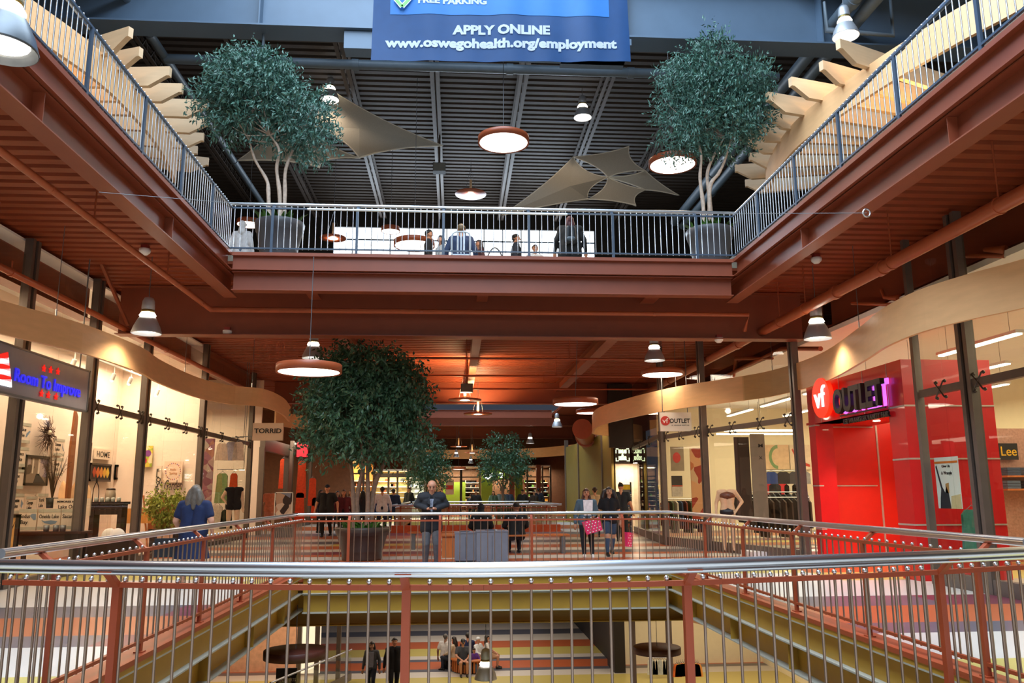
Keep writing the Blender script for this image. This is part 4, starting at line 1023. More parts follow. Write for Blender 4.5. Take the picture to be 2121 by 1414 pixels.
# ------------------------------------------------------------------ shop fronts
def rectx(x, u0, v0, u1, v1):
    """a wall rectangle on a plane x = const, from its photo corners"""
    a, b_, c_, d_ = at(u0, v0, x=x), at(u1, v0, x=x), at(u0, v1, x=x), at(u1, v1, x=x)
    return a.y, b_.y, c_.z, a.z
def spider(q, c, ax, az, m, out):
    """four-armed glass clamp"""
    for sx in (-1, 1):
        for sz in (-1, 1):
            e = c+ax*.12*sx+az*.13*sz; q.tube([c+out*.05, e+out*.05, e], .013, m, 5); q.sphere(tuple(e+out*.02), .028, m, 5)
M_PLATE = mat('spider_steel', '#4c453e', .35, .6, var=.05)
def front(x, ys, z_mid, z_top, side, labs, glabs, y_end=None, zb=.12):
    out = Vector((-side, 0, 0))
    for y, lab in zip(ys, labs):
        if lab is None: continue
        q = MB()
        for dy in (-.09, .09): q.box(x-.07, x+.07, y+dy-.045, y+dy+.045, 0, 5.9, M_COL)
        q.box(x-.03, x+.03, y-.05, y+.05, 0, 5.9, M_PLATE)
        tag(q.build('steel_column'), lab, 'column')
    for i in range(len(ys)-1):
        a, b_ = ys[i]+.14, ys[i+1]-.14
        root = thing('glazed_bay', glabs[i], 'shop window', (x, (a+b_)/2, 0)); L = (b_-a)/2
        q = MB(); q.box(-.05, .05, -L, L, z_mid-.06, z_mid+.06, M_COL); q.build('transom', root)
        q = MB(); q.box(-.06, .06, -L, L, 0, zb, M_COL); q.build('sill', root)
        n = 2 if b_-a < 3.6 else 3; q = MB()
        for k in range(n):
            y0 = -L+2*L*k/n+.006; y1 = -L+2*L*(k+1)/n-.006
            q.box(side*.03, side*.042, y0, y1, zb, z_mid-.0, M_GLASS); q.box(side*.03, side*.042, y0, y1, z_mid, z_top, M_GLASS)
        q.build('glass', root)
        for k in range(n+1):
            if b_-a < 1.2 and k != 1: continue
            q = MB(); yy = -L+2*L*k/n; yy = max(-L+.13, min(L-.13, yy)); spider(q, Vector((0, yy, z_mid)), Vector((0, 1, 0)), Vector((0, 0, 1)), M_PLATE, out); q.build('glass_clamp', root)
# left front
YSL = [at(u, 1050, x=SL).y for u in (12, 165, 283, 408, 512)]
YSL = [8.6, 11.4]+YSL
front(SL, YSL, 3.3, 5.6, -1, ['bronze column of the left shop fronts nearest the viewer', 'bronze column of the left shop fronts just outside the frame edge', 'bronze column at the left edge of the photo below the shop sign', 'bronze column under the right end of the decor shop sign', 'bronze column of the decor shop beside the tulip picture', 'bronze column between the decor shop and the clothes window', 'bronze column left of the black and white blade sign'],
      ['glazed bay of the left shop fronts nearest the viewer', 'nearest glazed bay of the decor shop, mostly behind the sign', 'glazed bay of the decor shop showing the lake plaques', 'glazed bay of the decor shop showing the fireplace mantel', 'glazed bay of the decor shop showing the tulip picture', 'glazed bay of the clothes shop with the black swimsuit mannequin'])
M_PEACH = mat('peach_lit_wall', '#f1dfd0', .85, var=.02)
M_SHOPF = mat('shop_floor', '#8d7c68', .5)
s_ = MB(); s_.box(-9.86, -9.76, 8, 24.6, 0, 5.9, M_PEACH); s_.box(-9.86, SL-.1, 24.6, 24.7, 0, 5.9, M_PEACH)
tag(s_.build('wall_left'), kind='structure')
s_ = MB(); s_.box(-11.5, SL-.1, 32.4, 32.5, 0, 5.9, M_PEACH); s_.box(-11.6, -11.5, 24.7, 60, 0, 5.9, M_PEACH); tag(s_.build('wall_left'), kind='structure')
lamp('AREA', 'decor_shop_light', (-8.6, 16.0, 5.0), 270, (1, .74, .52), 1.4, 9)
lamp('AREA', 'decor_shop_light', (-8.6, 22.6, 5.0), 200, (1, .74, .52), 1.4, 3)
lamp('AREA', 'clothes_shop_light', (-9.3, 28.5, 4.6), 210, (1, .78, .52), 2.6, 6)
# track spots
for i, (u, v) in enumerate(((155, 746), (198, 752), (237, 775), (272, 783), (302, 798), (328, 808), (353, 817))):
    c = at(u, v, x=-8.4); root = thing('track_spotlight', 'small white track spotlight in the decor shop, %s from the sign end' % ('first', 'second', 'third', 'fourth', 'fifth', 'sixth', 'seventh')[i], 'spotlight', c, 0, 'track spotlights in the decor shop')
    q = MB(); q.tube([(0, 0, .02), (-.06, .02, -.14)], .05, M_WHITE, 10); q.build('can', root)
    q = MB(); q.sphere((-.062, .021, -.145), .04, M_SPOTG, 6); q.build('lens', root)
    q = MB(); q.tube([(0, 0, .02), (0, 0, .22)], .015, M_WHITE, 6); q.build('stem', root)
q = MB(); q.box(-8.43, -8.37, 13, 24.5, 4.62, 4.66, M_WHITE); q.box(-9.76, SL-.1, 8, 24.6, 5.86, 5.9, M_WHITE)
tag(q.build('spotlight_track'), 'long white lighting track on the decor shop ceiling', 'track')

# hanging sign of the decor shop
SX = -6.95
y0, y1, z0_, z1_ = rectx(SX, 0, 700, 180, 855); a = at(180, 768, x=SX); b_ = at(180, 855, x=SX); y1 = a.y; z1_, z0_ = a.z, b_.z
y0 = y1-3.75
root = thing('shop_sign', 'grey lightbox sign reading Room To Improve hanging at the left edge', 'sign', (SX, (y0+y1)/2, z0_)); Ls = (y1-y0)/2; Hs = z1_-z0_
M_SIGN = mat('sign_grey', '#86848c', .3, var=.03)
q = MB(); q.box(-.06, .06, -Ls, Ls, 0, Hs, M_SIGN); q.build('sign_box', root)
q = MB()
for (ya, yb2, za, zb2) in ((-Ls, Ls, 0, .03), (-Ls, Ls, Hs-.03, Hs), (-Ls, -Ls+.03, 0, Hs), (Ls-.03, Ls, 0, Hs)): q.box(.05, .075, ya, yb2, za, zb2, M_GREYM)
q.build('sign_frame', root)
M_NEONB = mat('sign_blue', '#3a38f0', .4, var=0, emit='#2f2cf0', es=.55); M_NEONR = mat('sign_red', '#e8201c', .4, var=0, emit='#f02018', es=.6); M_NEONW = mat('sign_white_glow', '#ffffff', .4, var=0, emit='#f4faff', es=.9)
ta = at(30, 787, x=SX+.08); tb = at(166, 815, x=SX+.08)
o = text('lettering', 'Room To Improve', (SX+.08, ta.y, at(27, 787, x=SX+.08).z), (0, 1, 0), .29, M_NEONB, None, depth=.02, width=tb.y-ta.y, bold=.003); relpar(o, root)
def star(q, c, r_, m, n_=Vector((1, 0, 0)), e=Vector((0, 1, 0))):
    poly = []
    for k in range(10):
        rr = r_ if k % 2 == 0 else r_*.42; a_ = PI/2+k*PI/5; poly.append((rr*math.cos(a_), rr*math.sin(a_)))
    q.prism(poly, c, e, (0, 0, 1), n_, .02, m)
for us, v in (((90, 104, 119), 765), ((85, 99, 115), 818)):
    for u in us: q = MB(); p = at(u, v+(u-100)*.22, x=SX+.07); star(q, p, .065, M_NEONR); relpar(q.build('star'), root)
q = MB(); ylh = at(4, 790, x=SX).y-.1
for k in range(6):
    za = z0_+.12+k*(Hs-.3)/6; zb2 = za+(Hs-.3)/6; w0_ = .34-k*.035; w1_ = .34-(k+1)*.035
    q.prism([(-w0_, za), (w0_, za), (w1_, zb2+.04), (-w1_, zb2-.04)], (SX+.065, ylh-.1, 0), (0, 1, 0), (0, 0, 1), (1, 0, 0), .02, M_NEONR if k % 2 else M_NEONW)
relpar(q.build('lighthouse_emblem'), root)
for yy in (-Ls+.3, Ls-.3): q = MB(); q.tube([(0, yy, Hs), (0, yy, 5.9-z0_)], .012, M_GREYM, 6); q.build('hanger', root)

# ---- things in the decor shop
M_FRD = mat('dark_frame', '#2c1e18', .4); M_SGN = mat('whitewashed_board', '#e6d4c0', .7, var=.04); M_SLATEP = mat('grey_strip', '#b9b6a6', .7); M_INK = mat('ink_black', '#1c1a1c', .6); M_LAKE = mat('lake_grey_blue', '#7d93ab', .6)
def art_mat(name, cols, scale=6):
    m = bpy.data.materials.new(name); m.use_nodes = True; nt = m.node_tree; b = nt.nodes['Principled BSDF']; b.inputs['Roughness'].default_value = .5
    tc = nt.nodes.new('ShaderNodeTexCoord'); v = nt.nodes.new('ShaderNodeTexVoronoi'); v.inputs['Scale'].default_value = scale; nt.links.new(tc.outputs['Object'], v.inputs['Vector'])
    sp = nt.nodes.new('ShaderNodeSeparateColor'); nt.links.new(v.outputs['Color'], sp.inputs[0]); r = nt.nodes.new('ShaderNodeValToRGB'); r.color_ramp.interpolation = 'CONSTANT'
    for i, c in enumerate(cols):
        el = r.color_ramp.elements[i] if i < 2 else r.color_ramp.elements.new(i/len(cols)); el.position = i/len(cols); el.color = lin(c)+(1,)
    nt.links.new(sp.outputs[0], r.inputs[0]); nt.links.new(r.outputs[0], b.inputs['Base Color']); return m
def board(name, label, cat, plane, px, m, frame=None, th=.04, fw_=.035, lines=(), shape=None, group=None):
    """flat board with an optional frame and painted lines; plane=('x',v) faces +x, ('y',v) faces the viewer"""
    u0, v0, u1, v1 = px
    if plane[0] == 'x':
        sgn = 1 if plane[1] < 0 else -1
        a, b_ = at(u0, v0, x=plane[1]), at(u1, v0, x=plane[1]); z0 = at(u0, v1, x=plane[1]).z; z1 = a.z; c = Vector((plane[1], (a.y+b_.y)/2, z0)); ex = Vector((0, sgn, 0)); nz = Vector((sgn, 0, 0)); W_ = abs(b_.y-a.y)
    else:
        a, b_ = at(u0, v0, y=plane[1]), at(u1, v0, y=plane[1]); z0 = at(u0, v1, y=plane[1]).z; z1 = a.z; c = Vector(((a.x+b_.x)/2, plane[1], z0)); ex = Vector((1, 0, 0)); nz = Vector((0, -1, 0)); W_ = abs(b_.x-a.x)
    Hh = z1-z0; root = thing(name, label, cat, c, 0, group)
    q = MB(); q.obox(nz*th/2+Vector((0, 0, Hh/2)), ex*W_/2, nz*th/2, Vector((0, 0, Hh/2)), m); q.build('panel', root)
    if frame:
        q = MB()
        for s in (-1, 1):
            q.obox(nz*(th/2+.01)+ex*s*(W_/2-fw_/2)+Vector((0, 0, Hh/2)), ex*fw_/2, nz*(th/2+.012), Vector((0, 0, Hh/2)), frame)
            q.obox(nz*(th/2+.01)+Vector((0, 0, Hh/2+s*(Hh/2-fw_/2))), ex*W_/2, nz*(th/2+.012), Vector((0, 0, fw_/2)), frame)
        q.build('frame', root)
    for s_t, fx, fz, fh, fwid, mm in lines:
        loc = c+nz*(th+.003)+ex*(fx-.5)*W_+Vector((0, 0, fz*Hh)); o = text('lettering', s_t, loc, ex, fh*Hh, mm, None, depth=.003, width=fwid*W_, bold=.0015); relpar(o, root)
    if shape:
        for poly, mm in shape:
            q = MB(); q.prism([((x_-.5)*W_, z_*Hh) for x_, z_ in poly], nz*(th+.001), ex, (0, 0, 1), nz, .004, mm); q.build('painted_shape', root)
    return root
def plaque(label, plane, px, l1, l2=None, lake=None):
    ln = [('MEMORIES MADE AT', .1, .87, .085, .8, M_INK), ('LAST A LIFETIME', .12, .05, .085, .76, M_INK)]
    if l2: ln += [(l1, .08, .58, .26, .55, M_INK), (l2, .12, .30, .26, .42, M_INK)]
    else: ln += [(l1, .05, .56, .26, .88, M_INK)]
    board('wooden_plaque', label, 'plaque', plane, px, M_SGN, None, .05, lines=ln, group='lake name plaques in the decor shop',
          shape=[([(0, .84), (1, .84), (1, 1), (0, 1)], M_SLATEP), ([(0, 0), (1, 0), (1, .16), (0, .16)], M_SLATEP)]+([(lake, M_LAKE)] if lake else []))
BX_ = ('x', -9.74)
plaque('plaque reading Lake Erie, topmost at the left of the peach wall', BX_, (34, 873, 61, 916), 'Lake', 'Erie', [(.62, .3), (.7, .3), (.98, .6), (.9, .64), (.7, .5)])
plaque('plaque reading Oliver Lake, second down at the left of the peach wall', BX_, (29, 924, 56, 966), 'Otisco', 'Lake', [(.78, .75), (.86, .5), (.98, .3), (.9, .32), (.78, .5)])
plaque('plaque reading Moose River, third down at the left of the peach wall', BX_, (20, 971, 47, 1012), 'Moose', 'River')
plaque('plaque with a thin lake outline, lowest at the left of the peach wall', BX_, (20, 1022, 46, 1064), 'Skaneateles', 'Lake', [(.8, .7), (.95, .5), (.85, .25), (.78, .4)])
plaque('plaque partly hidden behind the Sodus Bay plaque', BX_, (50, 1028, 73, 1066), 'Cayuga', 'Lake')
plaque('plaque between the twig vase and the hidden plaque', BX_, (75, 1022, 96, 1062), 'York', 'Lake')
plaque('plaque reading Canoga Lake beside the upright oar', BX_, (109, 907, 131, 943), 'Conesus', 'Lake', [(.8, .75), (.86, .5), (.98, .3), (.9, .32), (.8, .5)])
plaque('plaque below it, behind the twig vase', BX_, (106, 947, 128, 985), 'Seneca', 'Lake', [(.8, .75), (.86, .5), (.98, .3), (.9, .32), (.8, .5)])
PY = ('y', 17.2)
plaque('front plaque reading Sodus Bay on the dark table', PY, (43, 1054, 80, 1098), 'Sodus', 'Bay', [(.62, .68), (.74, .78), (.95, .78), (.97, .5), (.86, .48)])
plaque('front plaque reading Oneida Lake on the dark table', PY, (83, 1054, 129, 1097), 'Oneida Lake', None, [(.15, .48), (.3, .42), (.6, .46), (.88, .42), (.8, .3), (.6, .26), (.3, .34)])
plaque('front plaque with a branching bay outline, behind the column', PY, (131, 1054, 177, 1096), 'Sacandaga', None, [(.55, .6), (.62, .68), (.8, .8), (.98, .7), (.8, .55), (.78, .3), (.62, .22), (.56, .4)])
board('lake_ontario_board', 'wide white board reading Memories Made at Lake Ontario', 'plaque', ('y', 18.2), (114, 1032, 190, 1068), M_SGN, None, .05, lines=[('MEMORIES MADE AT', .1, .76, .16, .75, M_INK), ('Lake Ontario', .14, .42, .3, .7, M_INK), ('LAST A LIFETIME', .14, .08, .16, .72, M_INK)])
board('framed_picture', 'large dark framed bridge picture on the peach wall', 'picture', BX_, (49, 941, 98, 1005), art_mat('bridge_art', ['#b9a7a2', '#8f7a68', '#d8c6c0', '#5a4a3c', '#8a7d8f'], 4), M_FRD, .05, .06,
      shape=[([(.3, .4), (.36, .4), (.36, .9), (.3, .9)], M_SGN), ([(.55, .35), (.62, .35), (.62, .9), (.55, .9)], M_SGN), ([(.4, .06), (.95, .06), (.6, .4), (.5, .4)], mat('asphalt_paint', '#3b3532', .6))])
board('framed_picture', 'upright picture of an orange leaf on black left of the HOME sign', 'picture', BX_, (166, 914, 186, 952), M_INK, M_FRD, .05, .04, shape=[([(.5, .15), (.62, .3), (.75, .38), (.68, .5), (.76, .68), (.6, .72), (.5, .88), (.4, .72), (.26, .66), (.34, .48), (.26, .34), (.4, .3)], mat('leaf_orange', '#d9741c', .5))])
board('home_sign', 'white board with black letters HOME', 'sign', BX_, (195, 928, 227, 950), M_SGN, None, .05, lines=[('HOME', .08, .22, .8, .84, M_INK)])
board('framed_picture', 'wide picture of five autumn leaves on black below the HOME sign', 'picture', BX_, (184, 958, 227, 996), M_INK, M_FRD, .05, .05,
      shape=[([(cx+.07*math.cos(k*PI/4)*(1 if k % 2 else 1.3), .5+.26*math.sin(k*PI/4)*(1 if k % 2 else 1.2)) for k in range(8)], mat('leaf_%d' % i, c_, .5)) for i, (cx, c_) in enumerate(((.2, '#a23c18'), (.37, '#c9601c'), (.53, '#d98a30'), (.69, '#dba838'), (.84, '#e0bc3a')))])
board('framed_picture', 'small rustic framed picture right of the leaf picture', 'picture', BX_, (238, 962, 251, 993), M_SGN, mat('rustic_frame', '#5a3a26', .7), .05, .06)
board('framed_picture', 'pale framed picture partly behind the column', 'picture', BX_, (160, 966, 172, 1006), art_mat('beige_art', ['#caa27c', '#b58a66'], 3), M_SGN, .05, .05)
WY = ('y', 24.5)
board('tulip_picture', 'bright canvas of pink and purple tulips on the shop wall', 'picture', WY, (283, 923, 318, 967), art_mat('tulip_ground', ['#d9c24a', '#9fb03a', '#e8d9a0', '#6f9a34', '#e6cfa8'], 9), None, .05,
      shape=[([(cx+rx*math.cos(k*PI/5), cz+rz_*math.sin(k*PI/5)) for k in range(10)], mat(nm, c_, .5)) for cx, cz, rx, rz_, nm, c_ in ((.28, .72, .2, .16, 'tulip_pink', '#e58aa8'), (.74, .64, .2, .16, 'tulip_purple', '#7d3a86'), (.5, .3, .22, .17, 'tulip_red', '#c9304a'))])
board('hello_spring_board', 'pink board with a wreath and the words Hello Spring', 'picture', WY, (342, 955, 380, 999), mat('blush_board', '#ecd2bc', .7, var=.03), None, .04, lines=[('Hello', .34, .56, .14, .32, mat('spring_script', '#c98a5a', .6)), ('Spring', .3, .38, .16, .42, mat('spring_script', '#c98a5a', .6))],
      shape=[([(.5+.40*math.cos(k*PI/12)+.03*math.cos(a*PI/2), .52+.38*math.sin(k*PI/12)+.04*math.sin(a*PI/2)) for a in range(4)], mat('berry_%d' % (k % 3), ('#b0506c', '#8a6a9c', '#c98a4a')[k % 3], .6)) for k in range(0, 24, 1)])
o = text('garden_script', 'Garden', at(340, 1015, y=24.46), (1, 0, 0), .42, M_INK, None, depth=.01, width=.50, shear=.3); tag(o, 'black script word Garden mounted on the shop wall', 'sign')
root = thing('flowers_sign', 'tall narrow sign with FLOWERS written downwards', 'sign', at(324, 1040, y=24.4))
q = MB(); zt_ = at(324, 972, y=24.4).z-root.location.z; q.box(-.085, .085, 0, .04, -.02, zt_+.1, M_SGN); q.build('board', root)
for k, ch in enumerate('FLOWERS'):
    o = text('letter', ch, root.location+Vector((-.055, -.006, zt_-.10-k*zt_/7.6)), (1, 0, 0), .17, M_INK, None, depth=.01, bold=.004); relpar(o, root)
# twig wreath
c = at(92, 897, x=-9.7); root = thing('twig_wreath', 'spiky twig wreath on the peach wall', 'wreath', c); q = MB(); rng = np.random.default_rng(5)
M_TWIG = mat('twig_brown', '#4a2e1c', .8)
for k in range(110):
    a_ = rng.uniform(0, 2*PI); r0 = rng.uniform(.03, .12); r1_ = rng.uniform(.25, .52)*(1.15 if math.sin(a_) < 0 else .9); b2 = a_+rng.uniform(-.5, .5)
    q.tube([(.03+rng.uniform(0, .08), r0*math.cos(a_), r0*math.sin(a_)), (.06+rng.uniform(0, .1), (r0+r1_)/2*math.cos((a_+b2)/2), (r0+r1_)/2*math.sin((a_+b2)/2)), (.05, r1_*math.cos(b2), r1_*math.sin(b2))], [.009, .006, .002], M_TWIG, 4, caps=False)
q.build('twigs', root); q = MB(); q.sphere((.1, .02, .02), .06, mat('bird_cream', '#e6dcc0', .6), 6); q.build('flower', root)
def twig_plant(label, base, h, spread, n, potm, m, seed, pot=(.12, .22), leaf=None):
    root = thing('twig_vase' if leaf is None else 'potted_plant', label, 'plant', base); rng = np.random.default_rng(seed)
    q = MB(); q.lathe((0, 0, 0), [(.001, 0), (pot[0]*.8, 0), (pot[0], pot[1]), (pot[0]*.85, pot[1]), (.001, pot[1]*.8)], potm, 16); q.build('pot', root)
    q = MB()
    for k in range(n):
        a_ = rng.uniform(0, 2*PI); e = Vector((spread*math.cos(a_)*rng.uniform(.2, 1), spread*math.sin(a_)*rng.uniform(.2, 1), h*rng.uniform(.75, 1)))
        q.tube([(0, 0, pot[1]*.8), (e.x*.3, e.y*.3, h*.45), e], [.01, .007, .003], m, 4, caps=False)
        for j in range(3): f_ = e*rng.uniform(.6, 1); q.tube([f_, f_+Vector(rng.normal(size=3)*.06)], .003, m, 3, caps=False)
    q.build('stems', root)
    if leaf: q = MB(); leaves(q, [((0, 0, h*.62), (spread, spread, h*.4))], leaf[0], leaf[1], leaf[2], leaf[3], rng); q.build('foliage', root)
    return root
twig_plant('vase of tall dark twigs in front of the bridge picture', at(106, 1052, y=18.6), 1.25, .32, 26, M_BLACK, M_TWIG, 9)
q = MB(); z_a = at(137, 905, x=-9.3).z; p_ = at(137, 1040, x=-9.3); q.prism([(-.09, 0), (.09, 0), (.13, 1.3), (.12, 2.4), (-.04, 2.6), (-.12, 1.6)], (p_.x, p_.y, 1.0), (0, 1, 0), (0, 0, 1), (1, 0, 0), .05, mat('oar_wood', '#9a5a2c', .5))
tag(q.build('wooden_oar'), 'upright reddish wooden oar standing behind the column', 'oar')
# dark table and what stands on it
ta = at(42, 1100, y=17.2); tb = at(178, 1100, y=17.2); zt = at(100, 1099, y=17.2).z
root = thing('console_table', 'dark wooden console table in front of the lake plaques', 'table', ((ta.x+tb.x)/2, 17.15, 0)); hw = (tb.x-ta.x)/2+.05
q = MB(); q.box(-hw, hw, -.3, .25, zt-.05, zt-.005, mat('dark_table_wood', '#3a1f16', .4)); q.build('tabletop', root)
q = MB(); q.box(-hw+.08, hw-.08, -.25, .2, zt-.25, zt-.05, M_FRD); q.build('drawer_front', root)
for sx in (-1, 1):
    for sy in (-.22, .17): q = MB(); q.box(sx*(hw-.1)-.035, sx*(hw-.1)+.035, sy-.035, sy+.035, 0, zt-.05, M_FRD); q.build('leg', root)
for i, u in enumerate((95, 115, 129)):
    c = at(u, 1104, y=16.98); c.z = zt-.005; root = thing('tin_mug', 'small grey tin on the dark table, %s of three' % ('left', 'middle', 'right')[i], 'tin', c)
    q = MB(); q.lathe((0, 0, 0), [(.001, 0), (.05, 0), (.055, .12), (.047, .12), (.045, .02)], mat('tin_grey', '#7d8288', .4, .6), 14); q.build('cup', root)
# mantel with jars
ma, mb_ = at(190, 1039, y=20.5), at(256, 1039, y=20.5); zt = ma.z
root = thing('fireplace_mantel', 'dark fireplace mantel with a jar tray on top', 'mantel', ((ma.x+mb_.x)/2, 20.6, 0)); hw = (mb_.x-ma.x)/2
q = MB(); q.box(-hw-.05, hw+.05, -.22, .2, zt-.06, zt, M_FRD); q.build('shelf', root)
for s in (-1, 1): q = MB(); q.box(s*hw-.1 if s > 0 else -hw, hw if s > 0 else -hw+.1, -.16, .18, 0, zt-.06, M_FRD); q.build('upright', root)
q = MB(); q.box(-hw+.1, hw-.1, -.14, .18, zt-.3, zt-.06, M_FRD); q.build('lintel', root)
for i in range(5):
    c = Vector(((ma.x+mb_.x)/2-.26+i*.13, 20.48, zt)); root = thing('glass_jar', 'small glass jar in the row on the mantel, %s from the left' % ('first', 'second', 'third', 'fourth', 'fifth')[i], 'jar', c, 0, 'jars on the mantel')
    q = MB(); q.lathe((0, 0, 0), [(.001, 0), (.045, 0), (.048, .08), (.035, .1), (.001, .1)], mat('jar_glass', '#c9cfc8', .1, spec=.8), 12); q.build('jar_body', root)
c = Vector(((ma.x+mb_.x)/2-.02, 20.68, zt)); root = thing('canister', 'large lidded glass canister on the mantel', 'canister', c)
q = MB(); q.lathe((0, 0, 0), [(.001, 0), (.11, 0), (.12, .15), (.1, .28), (.001, .28)], mat('canister_glass', '#b9a894', .15), 16); q.build('canister_body', root); q = MB(); q.lathe((0, 0, .28), [(.001, .05), (.1, .03), (.105, 0), (.001, 0)], M_FRD, 16); q.build('lid', root)
c = at(197, 1038, y=20.5); c.z = zt; q = MB(); q.tube(smooth_path([(-.07, 0, 0), (-.06, 0, .3), (0, 0, .45), (.06, 0, .3), (.07, 0, 0)], 4), .01, M_BLACK, 5); q.tube([(0, 0, .45), (0, 0, .55)], .02, M_BLACK, 6)
o = tag(q.build('wire_lantern'), 'thin black wire lantern on the left of the mantel', 'lantern'); o.location = c
# mirror, side table, plants and easel
board('arched_panel', 'tall dark framed panel with a painted bare tree leaning at the far left', 'picture', ('y', 16.6), (8, 1065, 44, 1150), mat('amber_panel', '#d8a868', .6), M_FRD, .05, .06,
      shape=[([(.5, 0), (.56, 0), (.52, .45), (.8, .85), (.5, .55), (.22, .9), (.46, .45)], M_TWIG)])
c = at(341, 1118, y=23.0); c.z = 0; root = thing('plant_stand', 'small dark stand carrying the leafy green plant', 'table', c)
q = MB(); q.box(-.35, .35, -.25, .25, .56, .62, M_FRD); q.build('tabletop', root)
for sx in (-.3, .3): q = MB(); q.box(sx-.03, sx+.03, -.2, .2, 0, .56, M_FRD); q.build('leg', root)
twig_plant('leafy yellow-green plant beside the woman in royal blue', c+Vector((0, -.05, .62)), .95, .36, 10, mat('mustard_pot', '#9a7a2c', .5), mat('stem_green', '#5c6a28', .6), 12, (.16, .3), (1500, .09, .06, mat('yellow_green_leaf', '#8f9a3a', .5, var=.3)))
c = at(285, 1100, y=23.6); c.z = 0
root = thing('easel', 'wooden easel with an orange board behind the column', 'easel', c)
q = MB(); q.bar((-.3, 0, 0), (-.05, .1, 1.5), .04, .03, M_ORANGEW); q.bar((.3, 0, 0), (.05, .1, 1.5), .04, .03, M_ORANGEW); q.build('leg_frame', root)
q = MB(); q.box(-.4, .4, -.02, .02, .75, 1.15, mat('orange_board', '#cf8a3e', .6)); q.build('board', root)
root = thing('brown_panel', 'brown wooden panel on the wall behind the plant', 'panel', (at(350, 1040, y=24.5).x, 24.5, .5))
q = MB(); q.box(-.55, .55, 0, .04, 0, .95, mat('brown_panel', '#8a4a20', .5)); q.build('panel', root)
for u, lab in ((226, 'white throw cushion'), (243, 'white cushion with a pink corner')):
    c = at(u, 1112, y=18.8); root = thing('cushion', lab+' in the decor shop window', 'cushion', (c.x, 18.8, c.z-.14)); q = MB(); q.sphere((0, 0, .16), .17, M_WHITE, 10, (1, .4, 1)); q.build('pad', root)
c = at(232, 1130, y=18.9); q = MB(); q.box(-.45, .45, -.25, .25, 0, .56, M_FRD); o = tag(q.build('blanket_chest'), 'dark chest under the white cushions', 'chest'); o.location = (c.x, 18.9, 0); o.scale = (1, 1, (at(232, 1118, y=18.8).z-.0)/.56)
c = at(178, 1010, y=19.5)
for u in (118, 165):
    c = at(u, 1032, y=21.5); root = thing('lampshade', 'cream cone lampshade behind the column, %s' % ('left one' if u < 140 else 'right one'), 'lampshade', c); q = MB(); q.lathe((0, 0, 0), [(.28, -.1), (.22, .25), (.06, .55)], mat('cream_shade', '#e3b98c', .7), 20); q.build('shade', root); q = MB(); q.tube([(0, 0, .2), (0, 0, -c.z)], .02, M_FRD, 6); q.build('stand', root)

# ---- clothes shop on the left
TY = 28.6
board('photo_backdrop', 'tall poster of a model in a pink floral dress', 'poster', ('y', 26.2), (414, 908, 446, 1078), art_mat('floral_art', ['#e9c9c9', '#c98aa8', '#f2e6e4', '#b0708f', '#e0a090', '#d0b4c4'], 5), None, .03)
def garment(label, c, w, h, m, group=None, strap=True, flare=1.25):
    root = thing('hanging_garment', label, 'garment', c, 0, group); q = MB()
    q.prism([(-w/2*.6, 0), (-w*.5, -.08), (-w/2, -h*.3), (-w/2*flare, -h), (w/2*flare, -h), (w/2, -h*.3), (w*.5, -.08), (w/2*.6, 0)], (0, -.03, 0), (1, 0, 0), (0, 0, 1), (0, 1, 0), .06, m); q.build('cloth', root)
    q = MB(); q.tube([(-w*.25, 0, 0), (0, 0, .07), (w*.25, 0, 0)], .006, M_GREYM, 4); q.tube([(0, 0, .07), (0, 0, .13)], .004, M_GREYM, 4); q.build('hanger', root)
    return root
for u, v, w_, h_, cl, lab in ((461, 918, .34, .55, '#d8c0b0', 'cream blouse'), (480, 915, .36, .6, '#a8a4b4', 'grey-lilac blouse'), (495, 915, .3, .6, '#d9c8bc', 'pale blouse'), (461, 980, .34, .95, '#8fae74', 'light green dress'), (485, 980, .22, .6, '#c9501e', 'orange top'), (450, 1045, .34, .6, '#e8dcd0', 'white T-shirt'), (470, 1055, .32, .6, '#3a3c2c', 'dark floral shirt')):
    garment(lab+' hanging in the clothes shop window', at(u, v, y=27.6), w_, h_, cloth(cl), 'garments in the left clothes shop window')
for v, lab in ((906, 'upper'), (972, 'lower')):
    a, b_ = at(450, v, y=27.6), at(505, v, y=27.6); q = MB(); q.tube([a, b_], .012, M_GREYM, 6); q.tube([b_, (b_.x, b_.y, 5.85)], .01, M_GREYM, 5); tag(q.build('clothes_rail'), lab+' clothes rail in the left clothes shop window', 'rail')
c = at(480, 1108, y=26.6)
person('headless mannequin in a black swimsuit in the left clothes window', (c.x, 26.6, .25), .35, 1.78, 1.2, '#e6c9a8', '#17161a', '#17161a', None, headless=True, name='mannequin', sleeve='none', leg='brief', cat='mannequin', arms={-1: ((-.19, .03, .66), (-.12, -.02, .56)), 1: ((.15, .02, .64), (.16, -.03, .49))}, voxel=.018)
mq = None
if 0: g = [(Vector((s*.05*1.78, 0, .72*1.78)), Vector((s*.035*1.78, 0, .66*1.78)), .062*1.78, .05*1.78) for s in (-1, 1)]; caps_mesh(g, .02, 'swim_top', cloth('#17161a', .5), mq)
q = MB(); q.box(-11, SL-.15, 24.75, 31, 0, .24, mat('display_plinth', '#cbb79c', .6)); tag(q.build('display_plinth'), 'low pale plinth in the left clothes shop window', 'plinth')
